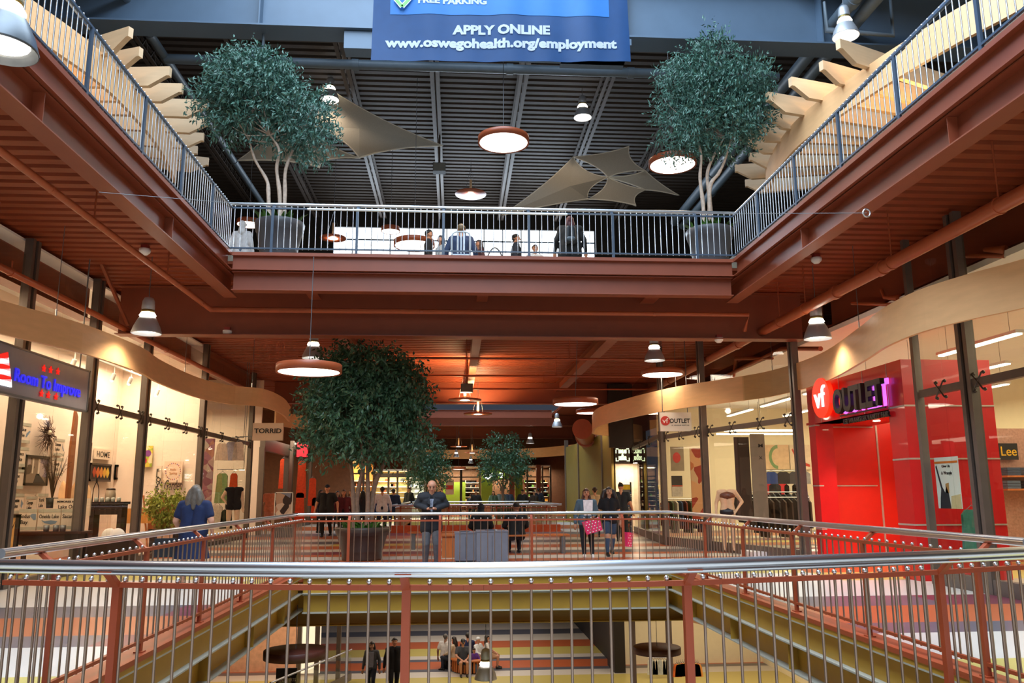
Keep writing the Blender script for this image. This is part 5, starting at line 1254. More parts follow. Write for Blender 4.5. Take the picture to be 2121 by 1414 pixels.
# TORRID blade sign
a, b_ = at(525, 876, y=27.0), at(586, 912, y=27.0)
root = thing('blade_sign', 'square cream blade sign reading TORRID', 'sign', ((a.x+b_.x)/2, 27.0, b_.z)); hw = (b_.x-a.x)/2; hh = a.z-b_.z
q = MB(); q.box(-hw, hw, -.06, .06, 0, hh, mat('cream_sign', '#d9c3ae', .6, var=.02)); q.build('sign_box', root)
o = text('lettering', 'TORRID', (a.x+hw*.1, 27.0-.066, b_.z+hh*.42), (1, 0, 0), .21, M_INK, None, depth=.008, width=hw*1.8, bold=.005); relpar(o, root)
q = MB(); q.box(-.9, -hw, -.02, .02, hh*.2, hh*.25, M_GREYM); q.build('bracket', root)
# door frames and bays further along the left
front(SL, [at(u, 1050, x=SL).y for u in (600, 640)], 3.6, 5.6, -1, ['bronze column right of the clothes shop door', 'bronze column right of the red neon sign'], ['glazed bay with orange clothes behind it'])
def doorway(label, x, y0, y1, z1, m, depth=.3):
    root = thing('door_portal', label, 'doorway', (x, (y0+y1)/2, 0)); L = abs(y1-y0)/2
    for s in (-1, 1): q = MB(); q.box(-.1, .1, s*L-.08, s*L+.08, 0, z1, m); q.build('jamb', root)
    q = MB(); q.box(-.1, .1, -L, L, z1-.12, z1+.35, m); q.build('lintel', root); return root
yd0, yd1 = at(540, 1000, x=SL).y, at(592, 1000, x=SL).y
doorway('grey framed doorway of the left clothes shop', SL, yd0, yd1, 3.3, M_COL)
board('framed_poster', 'standing poster of two models near the clothes shop door', 'poster', ('y', 30.5), (570, 1019, 608, 1070), art_mat('model_art', ['#e9ddd2', '#3a2a2c', '#c0a090', '#d8c8c0', '#7d8cb0'], 4), M_WHITE, .04, .03)
q = MB(); q.box(-.35, .35, -.15, .15, 0, .35, M_GREYM); o = tag(q.build('poster_base'), 'grey metal base under the standing poster', 'base'); o.location = (at(589, 1080, y=30.6).x, 30.65, 0)
person('headless mannequin in a peach top and skirt near the clothes shop door', (at(560, 1040, y=33).x, 33, .0), .2, 1.85, 1.1, '#e6c9a8', '#d9825e', '#d98a6a', None, headless=True, name='mannequin', cat='mannequin', sleeve='short', leg='knee', voxel=.022)
yn_ = 36.5; a, b_ = at(616, 916, y=yn_), at(637, 946, y=yn_)
root = thing('neon_sign', 'small glowing red sign over the orange clothes on the left', 'sign', ((a.x+b_.x)/2, yn_, b_.z)); hw = (b_.x-a.x)/2; hh = a.z-b_.z
q = MB(); q.box(-hw, hw, -.05, .05, 0, hh, mat('red_glow_panel', '#f03a44', .4, var=.25, scale=12, emit='#f0303c', es=.9)); q.build('lit_panel', root)
q = MB(); q.box(-hw-.05, hw+.05, .05, .1, -.05, hh+.05, M_BLACK); q.build('backing', root)
for i, (u, v, w_, h_) in enumerate(((626, 955, .35, 1.6), (648, 990, .3, 1.2), (588, 950, .3, 1.3), (622, 1020, .35, 1.2), (655, 1030, .35, .9))):
    garment('bright orange garment in the shop past the red sign, %s' % ('topmost', 'right', 'left', 'lower middle', 'lower right')[i], at(u, v, y=37.5), w_, h_, cloth('#d8481c'), 'orange clothes on the left')
lamp('AREA', 'orange_shop_light', (-7.8, 38, 3.9), 160, WARMW, 2, 6)
# far left frontage beyond the tree
fr = MB(); xl_ = at(765, 1000, y=50).x
fr.box(-11.5, -5.4, 44, 44.1, 0, 5.9, mat('far_brown_wall', '#7d5436', .7)); tag(fr.build('wall_left'), kind='structure')
def far_shop(label, y, u0, u1, v0, v1, wallc, glow, nshelf, seed, cols, posts=()):
    a, b_ = at(u0, v0, y=y), at(u1, v0, y=y); root = thing('lit_shop_front', label, 'shop front', ((a.x+b_.x)/2, y, 0)); hw = (b_.x-a.x)/2; zt = a.z
    q = MB(); q.box(-hw, hw, 2.2, 2.3, 0, zt, mat(label[:18]+'_wall', wallc, .8, emit=glow, es=.0)); q.build('back_wall', root)
    q = MB(); q.box(-hw, hw, 0, 2.2, zt, zt+.1, M_WHITE); q.build('soffit', root)
    rng = np.random.default_rng(seed); q = MB()
    for k in range(nshelf):
        x = rng.uniform(-hw*.95, hw*.95); z = .3+.33*int(rng.uniform(0, 7)); cc = cols[int(rng.uniform(0, len(cols)))]
        q.box(x-.12, x+.12, 1.9, 2.15, z, z+.16, cloth(cc, .6))
    if nshelf:
        for z in range(7): q.box(-hw, hw, 1.85, 2.2, .27+.33*z, .3+.33*z, M_WHITE)
        q2 = q.build('stocked_shelves', root); q2['kind'] = 'stuff'
    q = MB(); q.box(-hw, hw, -.03, .03, 2.6, 2.68, M_COL)
    for px in posts: q.box(px*hw-.06, px*hw+.06, -.06, .06, 0, zt, M_COL)
    q.build('window_frame', root); q = MB(); q.box(-hw, hw, -.01, .0, .05, zt, M_GLASS); q.build('glass', root)
    lamp('AREA', 'shop_light', (0, 1.0, zt-.1), 160*hw, (1, .85, .58), 1.6, 1.2, parent=root)
    return root
far_shop('yellow lit shop window left of the green shoe shop', 58, 898, 955, 968, 1045, '#e8cf8a', '#e8c060', 0, 3, [], (-1, .98))
far_shop('yellow lit shoe display left of the green entrance', 58, 956, 994, 968, 1045, '#ead28c', '#e8c060', 90, 4, ['#c9682c', '#e8e0c8', '#7a3c20', '#d8c27a'], (-1, 1))
far_shop('yellow lit shoe display inside the green entrance', 58.6, 1020, 1052, 990, 1045, '#ead28c', '#e8c060', 70, 5, ['#d8782c', '#e8e0c8', '#3c6a90', '#e0c24a'], ())
far_shop('yellow lit shoe wall at the right of the far shops', 58, 1092, 1140, 966, 1045, '#e9d79c', '#e8c060', 110, 6, ['#b03a2c', '#3c6a90', '#e8e0c8', '#d8982c', '#5a8a3c'], (-1, .3, 1))
M_LIME = mat('lime_wall', '#8fae2e', .6, var=.05)
def box_y(name, kind_label, cat, y, u0, v0, u1, v1, th, m):
    a, b_ = at(u0, v0, y=y), at(u1, v1, y=y); q = MB(); q.box(a.x, b_.x, y, y+th, b_.z, a.z, m); return tag(q.build(name), kind_label, cat)
box_y('green_display', 'lime green display panel behind the red sale poster', 'panel', 59.2, 918, 998, 964, 1045, .1, M_LIME)
box_y('green_wall', 'lime green wall beside the far shop entrance', 'wall', 57.5, 997, 978, 1020, 1045, .3, M_LIME)
box_y('green_wall', 'lime green fascia carrying the white lettering', 'wall', 57.4, 997, 968, 1056, 992, .25, M_LIME)
box_y('green_wall', 'lime green wall right of the rust post', 'wall', 57.5, 1067, 972, 1083, 1045, .2, M_LIME)
box_y('rust_post', 'rust post beside the green shop entrance', 'column', 57, 1055, 960, 1066, 1060, .3, M_RUST)
box_y('rust_post', 'rust post in front of the far right shoe wall', 'column', 57.2, 1111, 962, 1121, 1060, .3, M_RUST)
o = board('sale_poster', 'pale poster with a red block in the far shop window', 'poster', ('y', 57.8), (923, 993, 940, 1024), M_SGN, None, .03, shape=[([(.08, .35), (.92, .35), (.92, .62), (.08, .62)], mat('poster_red', '#d2362c', .5)), ([(.1, .84), (.9, .84), (.9, .88), (.1, .88)], M_INK)], lines=[('FREE', .3, .42, .12, .4, M_WHITE)])
a = at(1017, 988, y=57.3); b_ = at(1043, 988, y=57.3)
M_LET2 = mat('letter_glow', '#ffffff', .4, var=0, emit='#ffffff', es=2.2)
o = text('shop_lettering', 'crocs', (a.x, 57.32, a.z), (1, 0, 0), .62, M_LET2, None, depth=.05, width=b_.x-a.x, bold=.02); tag(o, 'glowing white crocs lettering on the lime fascia', 'sign')
c = at(1010, 984, y=57.3); q = MB(); q.lathe((0, 0, 0), [(.001, 0), (.27, 0), (.27, .04), (.001, .05)], M_LET2, 20); q.lathe((0, 0, .05), [(.001, 0), (.15, 0), (.15, .02), (.001, .03)], mat('logo_green', '#3f8a3a', .4), 16)
o = tag(q.build('round_logo'), 'round white and green logo left of the crocs lettering', 'logo'); o.location = c; o.rotation_euler = (PI/2, 0, 0)
box_y('green_blade_sign', 'small green blade sign with a round mark by the far shops', 'sign', 56, 1076, 973, 1086, 984, .08, mat('blade_green', '#3f7a52', .5))
# far left: dark frames and lit upper window
far_shop('lit shop window behind the trunks of the big tree', 50, 772, 846, 975, 1045, '#e0c48a', '#e8c060', 20, 8, ['#7a3c20', '#3a3c44', '#c9a27a'], (-.9, -.1, .4, 1))
far_shop('pale blue lit window left of the leaning man', 52, 848, 880, 990, 1045, '#c9d4dc', '#c9d4dc', 14, 9, ['#e8e8ec', '#5a6a8a'], (-1, 1))
far_shop('dim shop front with an orange interior left of the big tree', 47, 655, 765, 955, 1045, '#c9863e', '#c9863e', 30, 10, ['#c9501e', '#7a3c20', '#e0b070'], (-.8, -.2, .3, .8))
q = MB(); q.box(-12, 14, 60, 60.2, 0, 6, mat('far_dark_wall', '#5a3a28', .8)); tag(q.build('wall_back'), kind='structure')
q = MB(); a = at(770, 985, y=49.8); b_ = at(885, 985, y=49.8); q.box(a.x, b_.x, 49.7, 49.9, a.z-.1, a.z+.14, M_COL); tag(q.build('transom_beam'), 'bronze transom beam across the far left shop fronts', 'beam')

# ------------------------------------------------------------------ right side: big outlet shop
YR = [9.2, 11.0, 12.6, 14.0]
YR = [5.4, 9.0, at(2030, 1000, x=SR).y, at(1918, 1000, x=SR).y]
front(SR, YR, 3.14, 5.7, 1, ['bronze column of the right shop front nearest the viewer', 'bronze column of the right shop front outside the frame edge', 'tall bronze column at the right beside the taped poster', None], ['glazed bay of the right shop front nearest the viewer', 'large glazed bay at the right edge of the photo', 'glazed bay with the taped poster beside the red portal'], zb=.22)
q = MB()
q.box(SR-.06, SR+.06, YR[3]-.09, YR[3]+.0, 0, 5.9, M_COL); tag(q.build('steel_column'), 'slim bronze column against the red portal', 'column')
# red portal
M_RED = mat('red_panel', '#c4161c', .32, var=.03, coat=.3); M_REDF = mat('red_panel_recess', '#cf2418', .4, var=.03); M_JOINT = mat('panel_joint', '#b9a9a0', .4, .4)
PYa, PYb = 13.95, 17.95; PX = 7.9; PT = 3.82; HB = 2.98
root = thing('shop_portal', 'tall glossy red entrance portal of the outlet shop', 'portal', (PX, (PYa+PYb)/2, 0)); o_ = Vector((PX, (PYa+PYb)/2, 0)); L = (PYb-PYa)/2
ny = at(1845, 900, x=PX).y; fy = at(1697, 1000, x=PX).y
SWX = at(2078, 1000, y=PYa).x
def pb(nm, x0, x1, y0, y1, z0, z1, m): q = MB(); q.box(x0-o_.x, x1-o_.x, y0-o_.y, y1-o_.y, z0, z1, m); return q.build(nm, root)
pb('near_pilaster', PX, PX+.55, PYa, ny, 0, PT, M_RED); SWX = at(2078, 1000, y=PYa).x
pb('side_wall', PX+.55, SWX, PYa+.02, PYa+.14, 0, PT, M_RED)
pb('far_pilaster', PX, PX+.4, fy, PYb, 0, PT, M_RED); pb('header', PX, PX+.55, ny, fy, HB, PT, M_RED)
pb('soffit', PX+.02, SWX-.1, ny, fy+.5, HB, HB+.05, M_REDF); pb('recess_wall', PX+.4, PX+2.4, fy+.5, fy+.6, 0, HB+.05, M_REDF); pb('inner_wall', PX+.55, SWX, ny-.1, ny, 0, HB, M_REDF)
pb('back_wall', PX+2.3, PX+2.4, 15.7, fy+.5, 0, HB, M_REDF)
def jb(x0, x1, y0, y1, z0, z1): q = MB(); q.box(x0-o_.x, x1-o_.x, y0-o_.y, y1-o_.y, z0, z1, M_JOINT); q.build('panel_joint', root)
for z in (.92, 2.05, 2.98): jb(PX-.006, PX+.2, PYa-.006, ny+.004, z, z+.03)
for z in (.92, 2.05, 2.98): jb(PX+.2, SWX, PYa-.004, PYa+.1, z, z+.025)
for z in (.7, 1.62, 2.93): jb(PX+.42, SWX-.1, fy+.49, fy+.51, z, z+.03)
for z in (.7, 1.62, 2.93): jb(PX-.006, PX+.1, fy-.004, PYb, z, z+.03)
xj = at(1824, 1000, y=fy+.49).x; jb(xj-.02, xj+.02, fy+.485, fy+.5, 0, HB)
for u in (1697, 1737, 1787, 1838): yy = at(u, 800, x=PX).y; jb(PX-.006, PX+.02, yy-.01, yy+.01, HB, PT)
q = MB()
for k in range(3): q.lathe((1.0, -.9+k*.9, HB-.012), [(.001, 0), (.07, 0), (.07, .012), (.001, .012)], M_SPOTG, 14)
q.build('downlights', root)
lamp('SPOT', 'portal_downlight', (1.0, .3, HB-.06), 150, (1, .78, .5), .1, spot=2.2, parent=root)
lamp('SPOT', 'portal_downlight', (1.0, -.8, HB-.06), 90, (1, .78, .5), .1, spot=2.2, parent=root)
# lettering
c = at(1709, 824, x=PX-.1); rr = .42
root2 = thing('shop_sign', 'vf OUTLET sign with a round red emblem on the red portal', 'sign', c)
q = MB(); N = 36; q.prism([(rr*math.cos(2*PI*k/N), rr*math.sin(2*PI*k/N)) for k in range(N)], (.0, 0, 0), (0, -1, 0), (0, 0, 1), (-1, 0, 0), .10, mat('vf_red_glow', '#f0280e', .4, var=0, emit='#ff2808', es=.75)); q.build('round_emblem', root2)
o = text('emblem_lettering', 'vf', c+Vector((-.115, .27, -.2)), (0, -1, 0), .66, M_NEONW, None, depth=.03, width=.52, bold=.0); relpar(o, root2)
a = at(1727, 850, x=PX-.2); b_ = at(1826, 820, x=PX-.2)
M_BLK = mat('letter_black', '#0c0c0e', .35)
M_PUR = mat('purple_backlight', '#d070e0', .5, var=0, emit='#c868ff', es=1.1)
wd = abs(a.y-b_.y); zl = at(1735, 855, x=PX-.2).z
o = text('lettering', 'OUTLET', (PX-.17, a.y, zl), (0, -1, 0), .52, M_BLK, None, depth=.09, width=wd, bold=.018); relpar(o, root2)
zs = [v.co.z for v in o.data.vertices]; k_ = .50/(max(zs)-min(zs)); z0m = min(zs)
for v_ in o.data.vertices: v_.co.z = z0m+(v_.co.z-z0m)*k_
o = text('lettering_backlight', 'OUTLET', (PX-.05, a.y-.0, zl-.0), (0, -1, 0), .52, M_PUR, None, depth=.02, width=wd, bold=.022); relpar(o, root2)
for v_ in o.data.vertices: v_.co.z = z0m+(v_.co.z-z0m)*k_
zl2 = zl-.19
o = text('small_lettering', 'LEE WRANGLER VANITY FAIR', (PX-.06, a.y-.12, zl2-.03), (0, -1, 0), .13, M_BLK, None, depth=.04, width=wd*.92, bold=.006); relpar(o, root2)
q = MB(); q.box(-.03, .0, a.y-.1-c.y, a.y-wd-c.y+.05, zl-.07-c.z, zl-.045-c.z, M_BLK); q.build('rule_line', root2)
# taped poster on the glass
board('taped_poster', 'white poster of a woman with raised arms taped inside the right shop glass', 'poster', ('x', SR+.10), (1935, 948, 1984, 1052), M_WHITE, None, .006,
      lines=[('Give Us', .3, .80, .07, .35, M_INK), ('A Wrangle', .26, .66, .09, .45, M_INK)], shape=[([(0, .88), (.98, .88), (.98, .92), (0, .92)], mat('poster_orange', '#e07a2c', .5)), ([(.1, 0), (.55, 0), (.5, .3), (.42, .45), (.36, .3), (.25, .42), (.08, .85), (.04, .82), (.2, .38), (.14, .2)], mat('poster_dark', '#2c2c38', .6)), ([(.55, 0), (.98, 0), (.98, .28), (.6, .24)], mat('poster_sand', '#d8c498', .6)), ([(.4, .3), (.52, .3), (.54, .5), (.4, .48)], mat('poster_hair', '#b98a52', .6))])
# glazed run between portal and far corner column
def slant_bay(label, p0, p1, z_mid, n, cols):
    p0 = Vector(p0); p1 = Vector(p1); d = (p1-p0).normalized(); nn = Vector((-d.y, d.x, 0)); root = thing('glazed_bay', label, 'shop window', (p0+p1)/2); L = (p1-p0).length/2
    q = MB(); q.obox(Vector((0, 0, z_mid)), d*L, nn*.05, Vector((0, 0, .06)), M_COL); q.build('transom', root)
    q = MB(); q.obox(Vector((0, 0, .12)), d*L, nn*.06, Vector((0, 0, .12)), M_COL); q.build('sill', root)
    q = MB()
    for k in range(n):
        c_ = d*(-L+2*L*(k+.5)/n); q.obox(c_+Vector((0, 0, z_mid/2+.12)), d*(L/n-.008), nn*.006, Vector((0, 0, z_mid/2-.12)), M_GLASS); q.obox(c_+Vector((0, 0, (z_mid+5.6)/2)), d*(L/n-.008), nn*.006, Vector((0, 0, (5.6-z_mid)/2)), M_GLASS)
    q.build('glass', root)
    for k in range(n+1): q = MB(); spider(q, d*max(-L+.15, min(L-.15, -L+2*L*k/n))+Vector((0, 0, z_mid)), d, Vector((0, 0, 1)), M_PLATE, Vector((0, -1, 0)) if abs(d.x) > .5 else Vector((-1, 0, 0))); q.build('glass_clamp', root)
def col_at(p, label):
    q = MB()
    for k in (-.09, .09): q.box(p[0]-.07, p[0]+.07, p[1]+k-.045, p[1]+k+.045, 0, 5.9, M_COL)
    q.box(p[0]-.03, p[0]+.03, p[1]-.05, p[1]+.05, 0, 5.9, M_PLATE); tag(q.build('steel_column'), label, 'column')
C1 = at(1660, 1000, y=18.2); C1 = (C1.x, 18.2, 0); C2 = at(1462, 1000, y=22.0); C2 = (C2.x, 22.0, 0); C3 = at(1375, 1000, y=24.4); C3 = (C3.x, 24.4, 0)
col_at(C1, 'bronze column just left of the red portal'); col_at(C2, 'bronze column of the outlet shop left of the mannequin window'); col_at(C3, 'corner bronze column under the small outlet blade sign')
slant_bay('glazed bay of the outlet shop with the tall grey banners', (C2[0]+.1, C2[1]-.1, 0), (C1[0]-.05, C1[1]+.1, 0), 3.14, 3, 0)
slant_bay('glazed bay of the outlet shop at the corner', (C3[0]+.05, C3[1]-.12, 0), (C2[0]-.05, C2[1]+.1, 0), 3.14, 2, 0)
C4 = at(1313, 1000, y=32.0); C4 = (C4.x, 32.0, 0); slant_bay('angled glazed bay running back from the corner column', (C4[0], C4[1], 0), (C3[0], C3[1]+.12, 0), 3.2, 3, 0)
# outlet shop interior
M_INT = mat('shop_cream_wall', '#efe4c4', .8, var=.02)
s_ = MB(); s_.box(8.3, 19.8, 33.5, 33.6, 0, 5.9, M_INT); s_.box(17.6, 17.7, 5, 33.5, 0, 5.9, M_INT); tag(s_.build('wall_right'), kind='structure')
s_ = MB(); s_.box(10.6, 17.6, 17.9, 18.0, 0, 2.9, mat('brick_pink', '#b58a7c', .8, var=.2, scale=20)); tag(s_.build('wall_right'), kind='structure')
q = MB(); q.box(8.2, 17.7, 5, 33.5, 4.95, 5.05, M_WHITE); tag(q.build('ceiling'), kind='structure')
for x in (10.4, 12.6, 15.0):
    for i, y in enumerate((8.5, 12, 15.5, 19, 22.5, 26, 29.5)):
        root = thing('strip_light', '%s fluorescent strip from the viewer in the %s row of the outlet shop' % ('first second third fourth fifth sixth seventh'.split()[i], {10.4: 'front', 12.6: 'middle', 15.0: 'rear'}[x]), 'light', (x, y, 4.35), 0, 'fluorescent strips in the outlet shop')
        q = MB(); q.box(-.06, .06, -1.25, 1.25, 0, .03, M_TUBE); q.build('tube', root); q = MB(); q.box(-.09, .09, -1.28, 1.28, .03, .09, M_WHITE); q.build('housing', root)
        
        for sy in (-1, 1): q = MB(); q.tube([(0, sy, .09), (0, sy, .6)], .005, M_GREYM, 4); q.build('hanger', root)
for i, (u0, u1, v) in enumerate(((1485, 1660, 900), (1500, 1650, 893))):
    a, b_ = at(u0, v, y=31-i*3), at(u1, v, y=31-i*3); root = thing('strip_light', 'long fluorescent strip across the back of the outlet shop, %s' % ('rear', 'front')[i], 'light', ((a.x+b_.x)/2, 31-i*3, a.z), 0); hw = (b_.x-a.x)/2
    q = MB(); q.box(-hw, hw, -.06, .06, 0, .06, M_TUBE); q.build('tube', root); q = MB(); q.tube([(0, 0, .06), (0, 0, 4.95-a.z)], .008, M_GREYM, 4); q.build('hanger', root)
lamp('AREA', 'outlet_shop_light', (12.5, 24, 4.3), 650, (1, .86, .58), 8, 16)
lamp('AREA', 'outlet_shop_light', (12.5, 11, 4.3), 330, (1, .86, .58), 8, 8)
# items inside the outlet shop
board('hanging_banner_strip', 'tall brown fabric banner inside the outlet window', 'banner', ('y', 20.6), (1519, 905, 1550, 1078), mat('banner_brown', '#4e3a30', .8, var=.1), None, .02)
board('hanging_banner_strip', 'tall grey fabric banner with letters inside the outlet window', 'banner', ('y', 20.3), (1552, 898, 1582, 1076), mat('banner_grey', '#8c8478', .8, var=.06), None, .02, lines=[('M', .55, .84, .06, .3, M_INK), ('X', .55, .70, .05, .24, M_INK)])
board('wall_mural', 'large wall picture of a green curled belt on sand', 'picture', ('y', 33.4), (1583, 921, 1632, 972), mat('sand_art', '#cfae8c', .7), None, .03, shape=[([(.55+.4*math.cos(a_), .5+.5*math.sin(a_)) for a_ in np.linspace(1.6, 4.6, 12)]+[(.55+.28*math.cos(a_), .5+.36*math.sin(a_)) for a_ in np.linspace(4.6, 1.6, 12)], mat('belt_green', '#6f8a5c', .6))])
board('wall_mural', 'large wall picture with a red stroke next to the belt picture', 'picture', ('y', 33.4), (1634, 921, 1676, 972), mat('sand_art2', '#d6c2a8', .7), None, .03, shape=[([(.1, .8), (.3, .4), (.7, .15), (.95, .1), (.95, .2), (.7, .28), (.35, .5), (.15, .85)], mat('stroke_red', '#c04030', .6))])
tees = [('#2a3f7c', 1597, 977), ('#17171b', 1622, 977), ('#3a3a40', 1647, 977), ('#8a8a88', 1665, 977), ('#b0222a', 1590, 1002), ('#1c1c22', 1604, 1002), ('#c2242c', 1621, 1002), ('#c8c0ae', 1636, 1002), ('#26344e', 1652, 1002)]
nmz = ['blue', 'black', 'charcoal', 'grey', 'red', 'second black', 'bright red', 'cream', 'navy']
for (cl, u, v), nm in zip(tees, nmz): garment(nm+' T-shirt displayed on the back wall of the outlet shop', at(u, v, y=32.9), .5, .48, cloth(cl), 'T-shirts on the back wall of the outlet shop', flare=1.0)
q = MB(); a = at(1585, 975, y=33.0); b_ = at(1672, 1000, y=33.0); q.box(a.x, b_.x, 33.0, 33.3, a.z, a.z+.04, M_WHITE); q.box(a.x, b_.x, 33.0, 33.3, b_.z, b_.z+.04, M_WHITE); tag(q.build('wall_rail'), 'white rails carrying the T-shirts on the back wall', 'rail')
ORD = 'first second third fourth fifth sixth seventh eighth ninth tenth eleventh twelfth thirteenth fourteenth fifteenth sixteenth'.split()
def rack(label, x, y, rz, w_, h, cols, n, garm='dark'):
    root = thing('clothes_rack', label, 'clothes rack', (x, y, 0), rz); q = MB()
    q.tube([(-w_/2, 0, h), (w_/2, 0, h)], .018, M_STEEL, 8)
    for s in (-1, 1): q.tube([(s*w_/2, 0, h), (s*w_/2, 0, .02)], .016, M_STEEL, 6); q.box(s*w_/2-.02, s*w_/2+.02, -.25, .25, 0, .03, M_STEEL)
    q.build('frame', root); c_, s2 = math.cos(rz), math.sin(rz)
    for i in range(n):
        t = -w_/2+w_*(i+.5)/n; L_ = .8+.12*((i*7) % 3); X = x+c_*t; Y = y+s2*t; g = thing('hanging_garment', f'{ORD[i]} {garm} garment from the left on the {label}', 'garment', (X, Y, h-.07), rz+PI/2, f'garments on the {label}')
        q = MB(); q.prism([(-.12, 0), (-.24, -.07), (-.26, -L_), (.26, -L_), (.24, -.07), (.12, 0)], (0, -.025, 0), (1, 0, 0), (0, 0, 1), (0, 1, 0), .05, cloth(cols[i % len(cols)])); q.build('cloth', g)
        q = MB(); q.tube([(-.1, 0, 0), (0, 0, .06), (.1, 0, 0)], .005, M_STEEL, 4); q.build('hanger', g)
rack('rack of dark clothes at the right edge', 9.2, 10.9, PI/2+.15, 2.6, 1.35, ['#1d1c20', '#5a4a3a', '#2c3034', '#6a6052', '#14141a', '#3c4a44'], 16, 'dark')
rack('rack of dark jeans behind the belt picture', 10.6, 27.5, 0, 2.6, 1.5, ['#1c1e24', '#2a2e38', '#17171c'], 14)
rack('rack of dark coats near the grey banners', 9.3, 23.5, .1, 1.9, 1.35, ['#3a2c24', '#22201e', '#4a3a30'], 10)
rack('rack of mixed clothes behind the corner glazing', 7.6, 27.5, .3, 1.6, 1.3, ['#7a3c2c', '#4a5a3c', '#d0c8b8', '#2a3c5a'], 9, 'coloured')
garment('teal jacket hanging inside the right shop glass', at(2012, 1055, x=8.4), .34, .8, cloth('#3f8076'))
board('lee_sign', 'dark sign with yellow lettering Lee on the shop back wall', 'sign', ('y', 17.8), (2066, 918, 2104, 952), M_INK, None, .04, lines=[('Lee', .08, .25, .8, .84, mat('lee_yellow', '#e8b21c', .5))])
for k, v in enumerate((985, 1012)):
    a, b_ = at(2062, v, y=17.7), at(2135, v, y=17.7); q = MB(); q.box(a.x, b_.x+.5, 17.3, 17.88, a.z-.04, a.z, M_ORANGEW); tag(q.build('wall_shelf'), '%s wooden shelf of folded jeans under the Lee sign' % ('upper', 'lower')[k], 'shelf')
    for j in range(4):
        x = a.x+.2+j*.42; q = MB(); 
        for l_ in range(3): q.box(x-.15, x+.15, 17.35, 17.7, a.z+l_*.06, a.z+l_*.06+.052, cloth(['#3c4c66', '#55657c', '#2c3850', '#8a8a80'][(j+k) % 4]))
        tag(q.build('folded_jeans'), '%s stack of folded jeans from the left on the %s shelf under the Lee sign' % (ORD[j], ('upper', 'lower')[k]), 'jeans', 'folded jeans under the Lee sign')
c = at(1505, 1118, y=19.6)
person('headless mannequin in a brown bikini top and black briefs in the outlet window', (at(1507, 1050, y=19.9).x, 19.9, .12), -.25, 1.75, 1.0, '#d9b48c', None, None, None, headless=True, name='mannequin', cat='mannequin', arms={-1: ((-.15, .02, .64), (-.16, -.02, .5)), 1: ((.2, .03, .66), (.12, -.06, .56))}, voxel=.016)
mq = [x for x in SC.objects if x.name.startswith('mannequin')][-1]; K = 1.75
caps_mesh([(Vector((-.05*K, -.004*K, .745*K)), Vector((.05*K, -.004*K, .745*K)), .059*K, .059*K)]+[(Vector((s*.034*K, -.04*K, .742*K)), Vector((s*.034*K, -.045*K, .735*K)), .03*K, .03*K) for s in (-1, 1)], .014, 'bikini_top', cloth('#6a3a22', .5), mq)
caps_mesh([(Vector((-.045*K, 0, .525*K)), Vector((.045*K, 0, .525*K)), .066*K, .066*K)], .016, 'briefs', cloth('#17141a', .5), mq)
q = MB(); q.box(7.0, 9.6, 19.5, 20.3, 0, .12, M_WHITE); tag(q.build('display_plinth'), 'low white plinth under the bikini mannequin', 'plinth')
board('sports_jersey', 'grey and white jersey with a red stripe displayed behind the glass', 'garment', ('y', 26.5), (1390, 985, 1412, 1028), cloth('#cfc8bc'), None, .05, shape=[([(0, .55), (1, .55), (1, 1), (0, 1)], cloth('#4a4848')), ([(0, .48), (1, .48), (1, .54), (0, .54)], cloth('#c04a30'))])
board('window_poster', 'orange tinted fashion poster between the corner columns', 'poster', ('y', 24.0), (1428, 928, 1450, 1075), art_mat('fashion_art', ['#c9784a', '#e0a878', '#a8402c', '#d8b48c'], 3), None, .03)
board('window_poster', 'grey poster with a red round vf mark behind the corner glass', 'poster', ('y', 29.5), (1388, 925, 1415, 975), mat('poster_greige', '#9a8874', .7), None, .03, shape=[([(.45+.3*math.cos(k*PI/8), .55+.22*math.sin(k*PI/8)) for k in range(16)], mat('vf_round_red', '#c23a34', .5))], lines=[('vf', .3, .46, .18, .3, M_WHITE)])
# blade sign of the outlet
a, b_ = at(1366, 854, y=22.6), at(1432, 893, y=22.6)
root = thing('blade_sign', 'white blade sign with the red vf disc and OUTLET lettering', 'sign', ((a.x+b_.x)/2, 22.6, b_.z)); hw = (b_.x-a.x)/2; hh = a.z-b_.z
q = MB(); q.box(-hw, hw, -.05, .05, 0, hh, mat('white_sign', '#e9e2d8', .5, var=.01)); q.build('sign_box', root)
q = MB(); q.prism([(hh*.25*math.cos(k*PI/12), hh*.25*math.sin(k*PI/12)) for k in range(24)], (-hw*.68, -.051, hh*.55), (1, 0, 0), (0, 0, 1), (0, -1, 0), .008, mat('vf_round_red', '#c23a34', .5)); q.build('round_emblem', root)
o = text('emblem_lettering', 'vf', root.location+Vector((-hw*.68-hh*.16, -.062, hh*.43)), (1, 0, 0), .2, M_WHITE, None, depth=.004, width=hh*.32); relpar(o, root)
o = text('lettering', 'OUTLET', root.location+Vector((-hw*.4, -.056, hh*.44)), (1, 0, 0), .17, M_INK, None, depth=.006, width=hw*1.3, bold=.003); relpar(o, root)
o = text('small_lettering', 'LEE  WRANGLER  VANITY FAIR', root.location+Vector((-hw*.3, -.056, hh*.28)), (1, 0, 0), .05, M_GREYM, None, depth=.003, width=hw*1.15); relpar(o, root)
for sx in (-1, 1): q = MB(); q.tube([(sx*hw*.8, 0, hh), (sx*hw*.8, 0, 5.9-b_.z)], .012, M_GREYM, 6); q.build('hanger', root)
